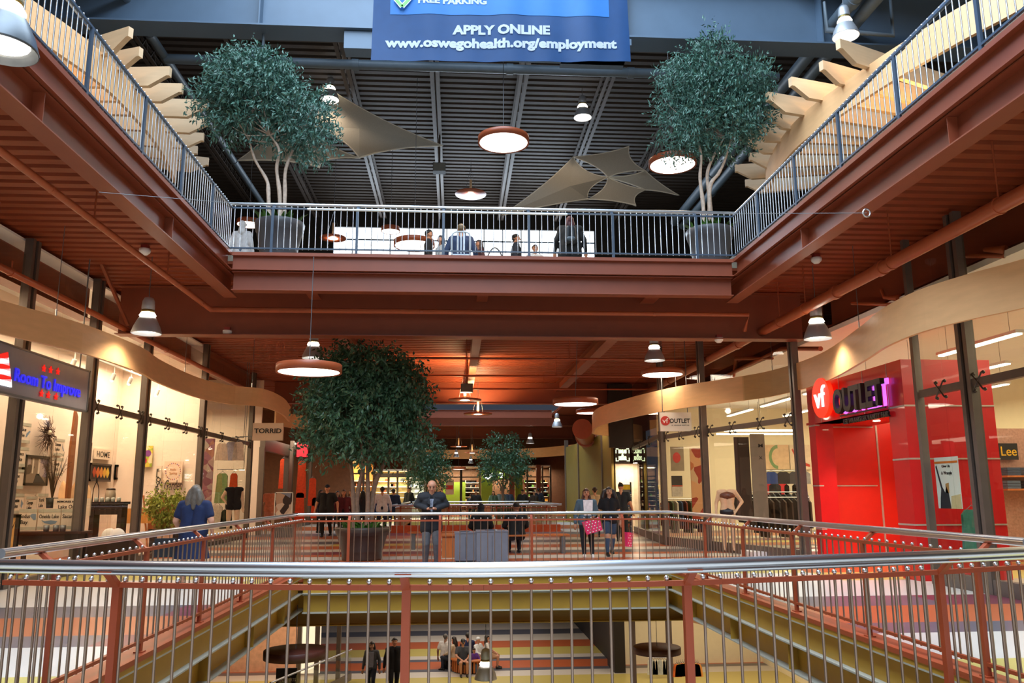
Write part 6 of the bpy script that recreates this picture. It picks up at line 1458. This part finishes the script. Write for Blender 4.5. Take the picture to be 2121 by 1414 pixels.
# olive wall, sunglasses shop and rack
M_OLW = mat('olive_panel', '#857232', .5, var=.05, scale=1.5)
o_a = Vector((at(1172, 1000, y=46).x, 46, 0)); o_b = Vector((at(1270, 1000, y=33.6).x, 33.6, 0)); o_a2 = o_a+(o_b-o_a)*.0
q = MB(); d = (o_b-o_a).normalized(); nn = Vector((-d.y, d.x, 0)); q.obox((o_a+o_b)/2+Vector((0, 0, 2.0)), d*(o_b-o_a).length/2, nn*.05, Vector((0, 0, 2.0)), M_OLW); tag(q.build('wall_right'), kind='structure')
for t, lab in ((.02, 'far end'), (.36, 'middle'), (.84, 'near end')):
    p = o_a+(o_b-o_a)*t; q = MB(); q.box(p.x-.1, p.x+.1, p.y-.25, p.y-.05, 0, 4.4, M_COL); tag(q.build('steel_column'), f'dark post at the {lab} of the olive wall', 'column')
a, b_ = at(1274, 926, y=33), at(1305, 958, y=33)
root = thing('shop_sign', 'dark square sign with pale stacked lettering above the sunglasses rack', 'sign', ((a.x+b_.x)/2, 33, b_.z)); hw = (b_.x-a.x)/2; hh = a.z-b_.z; M_PG = mat('pale_green_glow', '#f0ffd8', .4, var=0, emit='#eaffc8', es=1.6)
q = MB(); q.box(-hw, hw, 0, .12, 0, hh, mat('sign_brown', '#2a140c', .5)); q.build('sign_box', root)
o = text('lettering', 'SUNGLASS', root.location+Vector((-hw*.55, -.01, hh*.62)), (1, 0, 0), .2, M_PG, None, depth=.02, width=hw*1.1, bold=.01); relpar(o, root)
o = text('lettering', '&', root.location+Vector((-.05, -.01, hh*.42)), (1, 0, 0), .14, M_PG, None, depth=.02, bold=.006); relpar(o, root)
o = text('lettering', 'DESIGNER', root.location+Vector((-hw*.55, -.01, hh*.18)), (1, 0, 0), .2, M_PG, None, depth=.02, width=hw*1.1, bold=.01); relpar(o, root)
q = MB()
for sx in (-1, 1):
    for sz in (0, 1): q.box(sx*hw*.9, sx*hw*.55, -.015, 0, .06+sz*(hh-.14), .09+sz*(hh-.14), M_PG); q.box(sx*hw*.9-.015, sx*hw*.9+.015, -.015, 0, .06+sz*(hh-.3), .2+sz*(hh-.3), M_PG)
q.build('corner_marks', root)
q = MB(); q.box(-hw-.2, hw+.2, .1, .3, hh, 5.9-b_.z, mat('dark_bulkhead', '#1f120c', .7)); q.build('bulkhead', root)
q = MB(); a = at(1277, 960, y=34.2); b_ = at(1310, 960, y=34.2); q.box(a.x-.05, b_.x+.2, 34.2, 34.3, 0, a.z, mat('pale_back', '#d9c8b0', .7)); tag(q.build('wall_right'), kind='structure')
lamp('AREA', 'kiosk_light', ((a.x+b_.x)/2, 33.4, 2.7), 60, WARMW, .6)
a, b_ = at(1284, 1003, y=29), at(1309, 1090, y=29); root = thing('sunglasses_rack', 'tall rack full of small coloured sunglasses with a yellow header', 'rack', ((a.x+b_.x)/2, 29, 0)); hw = (b_.x-a.x)/2; zt = a.z
q = MB(); q.box(-hw, hw, 0, .05, .1, zt, M_GREYM)
for s in (-1, 1): q.box(s*hw-.02, s*hw+.02, -.03, .06, 0, zt+.08, M_BLACK)
q.build('frame', root); q = MB(); q.box(-hw, hw, -.02, 0, zt-.18, zt-.02, mat('header_yellow', '#e8c31c', .5)); q.build('header', root); rng = np.random.default_rng(3); q = MB()
for i in range(22):
    for j in range(4): q.box(-hw+.06+j*hw*.46, -hw+.06+j*hw*.46+hw*.3, -.05, 0, .15+i*(zt-.4)/22, .15+i*(zt-.4)/22+.035, cloth(['#7a5a8a', '#2a2a30', '#c9a26a', '#4a6aa0', '#b05a3a', '#e0dcd0'][int(rng.uniform(0, 6))], .3))
o = q.build('sunglasses', root); o['kind'] = 'stuff'

# ------------------------------------------------------------------ lower level surroundings
M_LW = mat('lower_pink_wall', '#d9a886', .7)
q = MB(); a = at(555, 1300, y=33); b_ = at(730, 1300, y=33)
q.box(-12, -5.2, 33.0, 33.2, Z1, -.3, M_LW); tag(q.build('wall_back'), kind='structure')
for u, lab in ((618, 'left'), (655, 'middle'), (700, 'right')):
    p = at(u, 1390, y=30.5); q = MB(); q.box(p.x-.07, p.x+.07, 30.4, 30.6, Z1, -.3, M_COL); tag(q.build('steel_column'), f'{lab} slim column of the lower shop front on the left', 'column')
q = MB(); a = at(620, 1300, y=32); b_ = at(665, 1300, y=32); q.box(a.x, b_.x, 32, 32.1, -4.9, -1.2, mat('white_display', '#f2ead8', .6, emit='#fff0d0', es=.5)); tag(q.build('white_display'), 'bright display panel in the lower left shop', 'panel')
p0, p1 = at(560, 1414, y=24), at(728, 1345, y=31)
root = thing('stair_rail', 'steel and glass stair rail on the lower level at the left', 'railing', (p1.x, 31, Z1)); q = MB(); q.tube([p0, p1], .03, M_STEEL, 8); relpar(q.build('handrail'), root); q = MB(); q.bar(p0-Vector((0, 0, .9)), p1-Vector((0, 0, .9)), .06, .25, M_COL); relpar(q.build('stringer'), root)
q = MB(); q.add([p0-Vector((0, 0, .75)), p1-Vector((0, 0, .75)), p1-Vector((0, 0, .08)), p0-Vector((0, 0, .08))]+[v_+Vector((.01, 0, 0)) for v_ in (p0-Vector((0, 0, .75)), p1-Vector((0, 0, .75)), p1-Vector((0, 0, .08)), p0-Vector((0, 0, .08)))], [(0, 1, 2, 3), (7, 6, 5, 4), (0, 4, 5, 1), (3, 2, 6, 7)], M_GLASS); relpar(q.build('glass_infill'), root)
board('black_shop_sign', 'black sign reading MENS SHIRTS in the lower shop', 'sign', ('y', 26), (573, 1383, 616, 1440), M_INK, None, .05, lines=[("MEN'S SHIRTS", .04, .52, .16, .92, M_WHITE)])
ribbon('maple ribbon of the lower level at the left', [(-6.9, 20), (-6.6, 22), (-6.0, 24), (-5.4, 26), (-5.1, 28), (-5.6, 29.5)], -1.2, .7, M_WOOD)
ribbon('maple ribbon of the lower level at the right', [(7.6, 17.6), (7.2, 19.2), (7.1, 20.3), (7.5, 21.4), (7.3, 23), (6.8, 25), (6.1, 28), (5.9, 30), (6.2, 31)], -1.2, 1.0, M_WOOD)
lamp('AREA', 'lower_left_shop_light', (-7, 29.5, -1.0), 150, (1, .76, .55), 3, 3)
lamp('AREA', 'lower_right_shop_light', (8.5, 27, -1.0), 200, (1, .84, .62), 4, 8)
lamp('AREA', 'lower_walkway_light', (.5, 34, -1.3), 330, (1, .88, .74), 6, 12)
q = MB(); q.box(12, 12.1, 16, 40, Z1, -.3, M_INT); q.box(6.3, 12, 33, 33.1, Z1, -.3, M_INT); tag(q.build('wall_right'), kind='structure')
q = MB(); q.box(5.9, 6.3, 31.5, 33, Z1, -.3, mat('dark_pier', '#1c1410', .6)); q.box(6.1, 6.6, 33.5, 60, Z1, -.3, mat('dark_pier', '#1c1410', .6)); tag(q.build('wall_right'), kind='structure')
for u, lab in ((1312, 'left'), (1388, 'right')):
    p = at(u, 1390, y=27.5); q = MB(); q.box(p.x-.08, p.x+.08, 27.4, 27.6, Z1, -.3, M_COL); tag(q.build('steel_column'), f'{lab} slim column of the lower shop front on the right', 'column')
for i in range(9):
    u = 1346+i*5.2; garment(ORD[i]+' small pale garment from the left in the lower right shop', at(u, 1366, y=30.5), .16, .5, cloth(['#cfd2cc', '#b9c0c4', '#e0d8c8'][i % 3]), 'pale garments in the lower right shop')
a, b_ = at(1342, 1362, y=30.5), at(1392, 1362, y=30.5); q = MB(); q.tube([a, b_], .012, M_STEEL, 6); q.tube([b_, (b_.x, b_.y, -.4)], .01, M_STEEL, 5); tag(q.build('clothes_rail'), 'rail of pale garments in the lower right shop', 'rail')
for i in range(12):
    u = 1402+i*4.0; v = 1372+abs(i-6)*.6; garment(ORD[i]+' bright garment from the left in the row of the lower right shop', at(u, v, y=26), .22, .36, cloth(['#e0722c', '#e8a04a', '#8ab04a', '#d84a2c', '#e8c04a'][i % 5]), 'bright garments in the lower right shop')
root = thing('display_table', 'low white display table under the bright garments', 'table', (at(1425, 1400, y=26).x, 26, Z1)); q = MB(); q.box(-.7, .7, -.4, .4, .6, .66, M_WHITE); q.build('tabletop', root)
for sx in (-1, 1): q = MB(); q.box(sx*.62-.03, sx*.62+.03, -.36, .36, 0, .6, M_BLACK); q.build('leg', root)
# dark soffit across the lower level beyond the far beam
q = MB(); sec_y(q, 17.6, -1, -9, 10, -1.12, -.33, .35, M_OLIVE); tag(q.build('cross_girder'), 'olive cross girder under the walkway beyond the middle opening', 'girder')
q = MB(); deck(q, -12, 13, 17.9, 60, -.32, M_OLIVE); tag(q.build('ceiling'), kind='structure')
q = MB(); deck(q, -12, XL2-.3, 4, 17.5, -.32, M_OLIVE); deck(q, XR2+.3, 13, 4, 17.5, -.32, M_OLIVE); tag(q.build('ceiling'), kind='structure')
# ------------------------------------------------------------------ people on the walkway level
def fl(u, v, z=0): p = at(u, v, z=z); return p
# the man leaning on the far railing with a phone
xm = at(893, 1060, y=YF2+.45).x
ym = YF2+.07+.12+.26
person('bald man in a dark jacket leaning on the far railing, looking at a phone', (xm, ym+.21, 0.0), 0.04, 1.84, .98, '#c08a70', '#20242c', '#5c6068', '#2a2622', 'none', '#3a2c20',
       arms={-1: ((-.165, -.075, .70), (-.045, -.165, .655)), 1: ((.165, -.075, .70), (.045, -.165, .655)), ('hand', -1): (.55, -.55, .15), ('hand', 1): (-.55, -.55, .15)},
       legs={-1: ((-.055, -.04, .28), (-.062, .03, .045)), 1: ((.06, -.05, .28), (.07, .0, .045))}, lean=.34, headpitch=.32, voxel=.009, coat=.06)
q = MB(); q.box(-.036, .036, -.075, .0, 0, .009, M_BLACK); q.box(-.033, .033, -.071, -.004, .009, .0095, mat('phone_screen', '#8a97a8', .2))
o = tag(q.build('phone'), 'small dark phone held in both hands by the leaning bald man', 'phone'); o.location = (xm, ym-.185, 1.215); o.rotation_euler = (-.35, 0, 0)
mn = [x for x in SC.objects if x.get('label', '').startswith('bald man')][0]
def bodypt(x, y, z, lean=.34, H=1.84):
    y -= 0; zz = z-.53; return Vector((x*H, (y*math.cos(lean)-zz*math.sin(lean))*H, (.53+y*math.sin(lean)+zz*math.cos(lean))*H))
q = MB(); q.add([bodypt(-.022, -.067, .80), bodypt(.022, -.067, .80), bodypt(.010, -.078, .66), bodypt(-.010, -.078, .66)], [(0, 3, 2, 1)], mat('plaid_shirt', '#8f9db4', .8, var=.5, scale=30)); q.build('shirt_front', mn)
for sx in (-1, 1): q = MB(); q.add([bodypt(sx*.018, -.05, .835), bodypt(sx*.055, -.045, .82), bodypt(sx*.045, -.075, .755), bodypt(sx*.014, -.082, .735)], [(0, 1, 2, 3), (3, 2, 1, 0)], cloth('#2a2e36')); q.build('collar', mn)
p = fl(395, 1232)
BW = Vector((-4.35, 14.35, 0))
person('woman with long grey-blond hair in a royal blue tunic, seen from behind', BW, PI-.1, 1.68, 1.35, '#c48f74', '#0b1c42', '#1c2440', '#6a4a3a', 'wavy', '#5e554c',
       sleeve='short', face=False, arms={-1: ((-.18, .01, .64), (-.16, -.08, .52)), 1: ((.18, .01, .64), (.16, -.08, .52))}, skirt=(.60, .28, .10, .155, '#0b1c42'), leg='knee', noshoes=False, voxel=.015)
handbag('dark handbag hanging beside the woman in royal blue', (BW.x-.42, BW.y-.05, .50), .34, .3, .14, cloth('#1a1a20'), name='handbag', rz=.3)
STD = None
WK = {-1: ((-.055, -.09, .285), (-.055, -.06, .05)), 1: ((.055, .02, .285), (.055, .13, .07))}
WK2 = {1: ((.055, -.09, .285), (.055, -.06, .05)), -1: ((-.055, .02, .285), (-.055, .13, .07))}
def P(label, u, v, d=None, rz=0, **k):
    p = fl(u, v) if d is None else at(u, 1020, y=d); p.z = 0
    return person(label, p, rz, **k)
P('man in black clothes and dark cap walking towards the viewer near left shops', 678, 1086, d=30.5, rz=-.1, H=1.86, wide=1.35, top='#15161a', bottom='#14141a', hair='cap', hairc='#1c2434', sleeve='short', legs=WK, voxel=.02)
P('woman in a maroon top with a shoulder bag walking towards the viewer', 712, 1090, d=31, rz=.1, H=1.68, wide=1.2, top='#5e1f2c', bottom='#17171c', hair='long', hairc='#5a3c2e', legs=WK2, voxel=.02)
P('woman in a grey top half hidden behind the maroon top', 727, 1085, d=32.2, rz=.2, H=1.70, wide=1.1, top='#8f8f94', bottom='#1f2126', hair='long', hairc='#6a4a34', legs=WK, voxel=.022)
P('person with a dark backpack seen from behind beside the big tree trunk', 752, 1090, d=33, rz=PI, H=1.66, top='#23242b', bottom='#20232b', hair='long', hairc='#16120f', legs=WK, voxel=.022, face=False)
P('person in a blue jacket and tan skirt seen from behind, right of the tree trunk', 771, 1085, d=33.5, rz=PI, H=1.66, wide=1.05, top='#1f3568', bottom='#b08a60', hair='long', hairc='#1f1612', leg='knee', voxel=.022, face=False)
P('man in a white shirt and navy trousers seen from behind', 792, 1080, d=33.0, rz=PI+.1, H=1.80, wide=1.15, top='#d5d9e2', bottom='#1a2340', hair='short', hairc='#17120f', voxel=.02, face=False)
P('man in a dark blue suit seen from behind, right of the white shirt', 815, 1078, d=36, rz=PI, H=1.74, wide=1.1, top='#1c2c4c', bottom='#1a2233', hair='short', hairc='#17120f', voxel=.024, face=False, coat=.05)
P('man in a black jacket standing by the left end of the second opening', 847, 1078, d=48, rz=-.6, H=1.88, wide=1.15, top='#16161a', bottom='#1b1d26', hair='short', hairc='#2a1e18', voxel=.024, coat=.05)
# the two women with pink bags
w1 = Vector((3.16, 19.9, 0)); w1.x = at(1215, 1060, y=19.9).x
person('woman in a denim jacket and white graphic shirt carrying a pink dotted bag', w1, -.05, 1.62, 1.12, '#b57c5c', '#4c6270', '#1b1f25', '#e8e6e2', 'long', '#4a2412',
       arms={-1: ((-.16, .03, .64), (-.17, .0, .49)), 1: ((.15, .02, .65), (.085, -.11, .59))}, legs={-1: ((-.06, -.03, .28), (-.045, .02, .045)), 1: ((.055, -.05, .28), (.07, -.04, .045))}, voxel=.012)
q = MB(); q.prism([(-.1, -.16), (.1, -.16), (.115, .2), (-.115, .2)], (w1.x+.02, w1.y-.125, 1.14), (1, 0, 0), (0, 0, 1), (0, 1, 0), .05, cloth('#e6e4e6'))
o = q.build('shirt_front'); relpar(o, [x for x in SC.objects if x.get('label', '').startswith('woman in a denim')][0])
w2 = Vector((0, 20.3, 0)); w2.x = at(1262, 1060, y=20.3).x
person('woman with long curly dark hair, black top and denim shorts over ripped jeans', w2, .05, 1.66, 1.02, '#b98a6c', '#121216', '#34465e', '#141414', 'wavy', '#1d0d09', sleeve='short', leg='knee', vol=1.75,
       arms={-1: ((-.15, .03, .64), (-.16, .02, .50)), 1: ((.15, .03, .64), (.17, .02, .50))}, legs=WK, voxel=.012)
M_PINK = mat('hot_pink_bag', '#e8336c', .4, var=.03); M_DOT = mat('dot_white', '#f7f2ee', .5, var=0)
b1 = at(1231, 1102, y=19.55); handbag('large hot pink bag with white dots carried by the woman in denim', (b1.x, 19.55, b1.z), .42, .30, .14, M_PINK, dots=M_DOT, tilt=-.28, handle=True)
b2 = at(1301, 1132, y=20.2); handbag('small hot pink bag hanging from the hand of the curly haired woman', (b2.x, 20.2, b2.z), .2, .34, .12, M_PINK, dots=M_DOT, rz=.6, tilt=.1)
P('person in a cream shirt walking away behind the woman in denim', 1232, 1100, d=29, rz=PI, H=1.72, wide=1.05, top='#c9ad88', bottom='#2a2522', hair='bun', hairc='#3b2418', sleeve='short', voxel=.018, face=False)
P('man in a dark T-shirt and black cap walking away by the sunglasses rack', 1286, 1100, d=26.5, rz=PI-.2, H=1.83, wide=1.15, top='#1c222b', bottom='#1f2023', hair='cap', hairc='#16130f', sleeve='short', voxel=.018, face=False,
  arms={-1: ((-.16, .02, .64), (-.2, -.03, .5)), 1: ((.16, .02, .64), (.2, -.03, .5))})
# grey bins and orange benches with the seated pair
yb = 18.6
for u0, u1, v0, v1, yy, lab in ((942, 987, 1102, 1165, yb+.25, 'grey litter bin cabinet, the left and lower of the two behind the railing'), (987, 1052, 1099, 1165, yb, 'grey litter bin cabinet with a round hole on top, the right of the two')):
    a, b_ = at(u0, v0, y=yy), at(u1, v0, y=yy); hh = a.z; root = thing('litter_bin', lab, 'bin', ((a.x+b_.x)/2, yy+.3, 0)); w_ = (b_.x-a.x)/2
    M_BIN = mat('grey_bin_paint', '#6c6e7a', .5, var=.06)
    q = MB(); q.box(-w_, w_, -.3, .3, .04, hh-.03, M_BIN); q.box(-w_+.03, w_-.03, -.27, .27, 0, .04, M_BLACK); q.box(-.004, .004, -.302, -.3, .08, hh-.1, M_BLACK); q.build('cabinet', root)
    q = MB(); q.box(-w_-.01, w_+.01, -.31, .31, hh-.03, hh, M_BIN); q.build('lid', root)
    q = MB(); q.lathe((0, 0, hh), [(.001, .003), (.1, .003), (.13, .02), (.15, 0)], mat('steel_ring', '#7c98b4', .3, .8), 20); q.build('opening_ring', root)
def bench(label, x, y, w_, rz=0):
    root = thing('bench', label, 'bench', (x, y, 0), rz)
    for k in range(3):
        q = MB(); q.box(-w_/2, w_/2, -.24+k*.165, -.09+k*.165, .43, .47, M_ORANGEW); q.build('seat_board', root)
    for s in (-1, 1):
        q = MB(); q.box(s*(w_/2-.16)-.05, s*(w_/2-.16)+.05, -.2, .2, 0, .43, M_GREYM); q.build('leg', root)
    return root
xa = at(997, 1070, y=21.4).x; xb_ = at(1070, 1070, y=21.4).x
bench('orange wooden bench under the seated pair', (xa+xb_)/2+.25, 21.55, 3.1)
q = MB(); q.box(-.16, .16, -.35, .35, 0, .50, M_ORANGEW); q.box(-.2, .2, -.4, .4, .5, .54, M_ORANGEW)
o = tag(q.build('side_table'), 'orange wooden block table between the leaning man and the grey bins', 'table'); o.location = (at(930, 1100, y=20.6).x, 20.6, 0)
bench('orange wooden bench further back on the left', at(905, 1090, y=23.5).x, 23.5, 1.6)
SL_ = {-1: ((-.07, -.24, .275), (-.075, -.2, .045)), 1: ((.07, -.24, .275), (.06, -.28, .045))}
person('person in a black hooded top seated on the bench facing away', (xa, 21.55, 0), PI, 1.72, 1.15, '#7a5240', '#0f0f12', '#15151a', '#111111', 'hood', '#0d0d0d', sit=True, face=False, legs=SL_, voxel=.014,
       arms={-1: ((-.16, -.06, .66), (-.08, -.17, .60)), 1: ((.16, -.06, .66), (.08, -.17, .60))})
person('man in a black jacket and cap seated on the bench facing away', (xb_, 21.5, 0), PI+.1, 1.76, 1.25, '#7c5440', '#101114', '#1c2130', '#15120f', 'cap', '#121212', sit=True, face=False, legs=SL_, voxel=.014,
       arms={-1: ((-.17, -.06, .66), (-.1, -.17, .60)), 1: ((.17, -.06, .66), (.1, -.17, .60))})
# silhouettes around the second opening
for u, d, h, c, b_, hr, lab, rz in ((986, 47.2, 1.72, '#17130f', '#1a1a1a', 'short', 'broad man in black silhouetted beyond the second opening', 0), (976, 47.6, 1.5, '#15120f', '#1a1a1a', 'bun', 'small dark figure beside the broad man in black', PI),
    (1022, 52, 1.68, '#4f7266', '#20242a', 'long', 'woman in a green top in front of the green shoe shop', .2), (1038, 52.6, 1.76, '#5f7780', '#2a2c30', 'short', 'person in a grey-green shirt in front of the green shoe shop', -.2),
    (1054, 53.4, 1.74, '#3f5a7c', '#2a2c30', 'short', 'person in a blue shirt near the rust post by the shoe shop', 0), (1082, 47.4, 1.74, '#17140f', '#1a1a1a', 'cap', 'seated looking man in dark clothes right of the round tree', 0),
    (1106, 47.8, 1.68, '#3c2f26', '#1a1a1a', 'short', 'person in brown near the pale shop window at the right', .5), (1115, 48.3, 1.82, '#1a1f2a', '#1a1a1a', 'short', 'taller man in dark blue behind the person in brown', PI),
    (699, 36, 1.66, '#22222a', '#16161a', 'long', 'dark haired shopper by the orange clothes on the left', .6), (664, 34, 1.7, '#2a2630', '#16161a', 'long', 'shopper in dark clothes behind the man in the cap', 1.2)):
    p = at(u, 1020, y=d); p.z = 0
    person(lab, p, rz, h, 1.15, '#a8785c', c, b_, '#141414', hr, '#241a14', voxel=.028, face=False)
# stair rail / low opening frame in front of the green shop
# ------------------------------------------------------------------ people on the lower level
pm_ = at(815, 1440, z=Z1); person('man in a black leather jacket walking on the lower level', (pm_.x, pm_.y, Z1), .15, 1.82, 1.1, '#c08a6c', '#121216', '#101216', '#151515', 'short', '#1a1410', legs=WK, voxel=.013, coat=.04,
    arms={-1: ((-.16, .03, .64), (-.18, -.01, .49)), 1: ((.15, .05, .64), (.16, .08, .5))})
pw_ = at(768, 1438, z=Z1); person('woman with long dark hair and a grey cardigan walking on the lower level', (pw_.x, pw_.y, Z1), -.1, 1.68, 1.0, '#c49678', '#4e5054', '#1c2436', '#1a1a1a', 'long', '#1f1410', legs=WK2, voxel=.013, headpitch=.25)
q = MB(); q.prism([(-.07, -.28), (.07, -.28), (.085, .2), (-.085, .2)], (pw_.x, pw_.y-.115, Z1+1.15), (1, 0, 0), (0, 0, 1), (0, 1, 0), .05, cloth('#8f95a6'))
relpar(q.build('shirt_front'), [x for x in SC.objects if x.get('label', '').startswith('woman with long dark hair and a grey')][0])
# round slatted bench
bc = at(975, 1392, z=Z1); BX, BY = bc.x, bc.y+.3
root = thing('planter_bench', 'round slatted wooden bench on the lower level', 'bench', (BX, BY, Z1))
q = MB(); q.lathe((0, 0, 0), [(.6, .44), (.78, .44), (.78, .48), (.2, .48), (.2, .44), (.6, .44)], M_ORANGEW, 32); q.build('seat', root)
q = MB()
for k in range(36):
    a = 2*PI*k/36; q.obox((.68*math.cos(a), .68*math.sin(a), .24), Vector((math.cos(a), math.sin(a), 0))*.02, Vector((-math.sin(a), math.cos(a), 0))*.035, Vector((0, 0, .2)), M_ORANGEW)
q.build('slat_skirt', root)
q = MB(); q.lathe((0, 0, 0), [(.001, .0), (.62, 0), (.62, .42), (.001, .42)], M_BLACK, 24); q.build('core', root)
SG = [(-.30, -.62, .1, 1.72, 1.15, '#3c3f46', '#23262c', 'cap', '#141414', 'man in a dark grey T-shirt and cap seated at the round bench front', .4, 'knee'),
      (.12, -.35, .5, 1.2, 1.0, '#5a2f86', '#4a5a70', 'short', '#2a1c14', 'child in a purple top seated on the round bench', .3, 'long'),
      (-.62, .15, -1.9, 1.66, 1.1, '#b6a48c', '#1c2230', 'long', '#1e120e', 'woman in a striped beige jumper seated on the left of the round bench', .2, 'long'),
      (.28, .25, .9, 1.6, 1.0, '#cfd4d6', '#8e8e96', 'short', '#c8cdd0', 'white haired woman seated behind the child in purple', .3, 'long'),
      (.62, .35, 1.5, 1.66, 1.0, '#c9c6c0', '#b08868', 'long', '#1e120e', 'woman with long dark hair in a patterned top on the right of the round bench', .1, 'knee'),
      (-.1, .62, PI, 1.74, 1.1, '#18244a', '#22262e', 'short', '#1a1410', 'man in a navy jacket seated on the back of the round bench', 0, 'long')]
for dx, dy, rz, h, wd, tp, bt, hr, hc, lab, hp, lg in SG:
    person(lab, (BX+dx, BY+dy, Z1), rz, h, wd, '#b98468', tp, bt, '#1a1a1a', hr, hc, sit=True, voxel=.018, face=False, headpitch=hp, leg=lg, sleeve='short' if lg == 'knee' else 'long',
           arms={-1: ((-.15, -.08, .66), (-.06, -.2, .61)), 1: ((.15, -.08, .66), (.06, -.2, .61))})
sp_ = at(922, 1385, z=Z1)
root = thing('stool', 'small dark stool under the man in the white top on the lower level', 'stool', (sp_.x, sp_.y+.1, Z1))
q = MB(); q.lathe((0, 0, 0), [(.001, 0), (.17, 0), (.15, .4), (.001, .4)], M_BLACK, 16); q.build('base', root)
q = MB(); q.lathe((0, 0, 0), [(.001, .4), (.19, .4), (.19, .45), (.001, .45)], M_BLACK, 16); q.build('seat', root)
person('man in a white top seated on a stool left of the round bench', (sp_.x, sp_.y+.1, Z1), PI-.4, 1.72, 1.15, '#8a6450', '#c4c1c0', '#1b2133', '#1a1a1a', 'short', '#4a4440', sit=True, voxel=.018, face=False, sleeve='short')
# ------------------------------------------------------------------ people and furniture on the upper level
def U(label, u, v, rz, **k):
    h = k.get('H', 1.7)*(.73 if k.get('sit') else .985); d = at(u, v, y=1.0); s_ = d.z-EYE; y = (Z3+h-EYE)/s_
    p = at(u, v, y=y); p.z = Z3; return person(label, p, rz, **k)
U('person in a white hooded top at the left corner of the upper railing', 503, 459, PI, H=1.55, wide=1.0, top='#d8d8da', bottom='#5a6a80', hair='hood', face=False, voxel=.018, sleeve='long')
U('young man in a black top seated in profile at a table on the upper level', 888, 477, PI/2, H=1.78, top='#17181c', bottom='#15151a', hair='short', hairc='#1a1410', voxel=.016)
U('woman in a white top beside the young man in black on the upper level', 914, 489, -PI/2+.5, H=1.66, top='#dcd8d2', bottom='#15151a', hair='long', hairc='#2a1c18', voxel=.016)
U('man in a blue shirt seated on a white metal chair, back to the railing', 955, 463, PI, H=1.80, wide=1.2, top='#2c3a58', bottom='#23262e', hair='short', hairc='#7a6448', face=False, voxel=.016, sit=True)
U('smiling woman with glasses and dark hair facing the white chair', 993, 498, PI/2+.3+PI, H=1.62, top='#4a2c30', bottom='#15151a', hair='long', hairc='#2e1c18', voxel=.016)
U('man with glasses in a dark suit and white collar, in profile on the upper level', 1068, 486, PI/2, H=1.76, wide=1.1, top='#1f2736', bottom='#1a1f2a', hair='short', hairc='#1c1612', voxel=.014, coat=.03)
U('boy with brown hair peering over the edge on the upper level', 1108, 508, .2, H=1.58, top='#dfe3ea', bottom='#1a1f2a', hair='short', hairc='#3a2418', voxel=.016)
U('woman in a black coat with a dark backpack seen from behind on the upper level', 1180, 449, PI-.1, H=1.68, wide=1.3, top='#14171a', bottom='#15151a', hair='long', hairc='#4a1f22', face=False, voxel=.014, coat=.08)
bp = at(1178, 480, y=18.6); 
q = MB(); caps_list = []
BPY = [x for x in SC.objects if x.get('label', '').startswith('woman in a black coat')][0].location.y
root = thing('backpack', 'black backpack on the back of the woman in the black coat', 'backpack', (bp.x-.03, BPY-.22, Z3+1.0))
caps_mesh([(Vector((-.07, 0, 0)), Vector((-.05, 0, .3)), .09, .075), (Vector((.07, 0, 0)), Vector((.05, 0, .3)), .09, .075)], .02, 'pack', cloth('#20262c', .5), root)
caps_mesh([(Vector((-.05, -.06, .03)), Vector((.05, -.06, .03)), .06, .06)], .02, 'front_pocket', cloth('#4a5a66', .5), root)
# white slatted chair
cx_ = at(955, 500, y=17.42).x
root = thing('slat_back_chair', 'white metal chair with a rounded slatted back against the upper railing', 'chair', (cx_, 17.66, Z3))
M_WHM = mat('white_metal', '#cfdbe6', .35, .2)
q = MB(); q.tube(smooth_path([(-.20, -.22, .42), (-.2, -.25, .8), (-.15, -.26, .92), (0, -.26, .94), (.15, -.26, .92), (.2, -.25, .8), (.2, -.22, .42)], 5), .02, M_WHM, 8); q.build('back_frame', root)
for k in (-.07, 0, .07):
    q = MB(); q.bar((k, -.23, .45), (k, -.255, .93), .03, .012, M_WHM, up=(0, 1, 0)); q.build('back_slat', root)
q = MB(); q.box(-.21, .21, -.22, .2, .41, .44, M_WHM); q.build('seat', root)
for sx in (-1, 1):
    for sy in (-.2, .18): q = MB(); q.tube([(sx*.19, sy, .41), (sx*.21, sy*1.1, 0)], .014, M_WHM, 6); q.build('leg', root)
for u, y, lab in ((1025, 19.4, 'chair back in dark metal between the people on the upper level'),):
    p = at(u, 510, y=y); root = thing('slat_back_chair', lab, 'chair', (p.x, y, Z3))
    q = MB(); q.tube(smooth_path([(-.18, 0, .42), (-.18, 0, .95), (0, 0, 1.2), (.18, 0, .95), (.18, 0, .42)], 5), .02, M_GREYM, 6); q.box(-.18, .18, -.2, .2, .42, .45, M_GREYM); q.build('back_frame', root)
    q = MB()
    for sx in (-1, 1):
        for sy in (-.18, .18): q.tube([(sx*.17, sy, .42), (sx*.17, sy, 0)], .014, M_GREYM, 6)
    q.build('leg_frame', root)
# ripped jean legs of the curly haired woman
cw = [x for x in SC.objects if x.get('label', '').startswith('woman with long curly')][0]
for s_, k_, a_ in ((-1, WK[-1][0], WK[-1][1]), (1, WK[1][0], WK[1][1])):
    kk = Vector(k_)*1.66; aa = Vector(a_)*1.66
    caps_mesh([(kk.lerp(aa, .12), kk.lerp(aa, .4), .036*1.66, .036*1.66), (kk.lerp(aa, .4), kk.lerp(aa, .92), .036*1.66, .026*1.66)], .014, 'jean_leg', cloth('#3c506a'), cw)
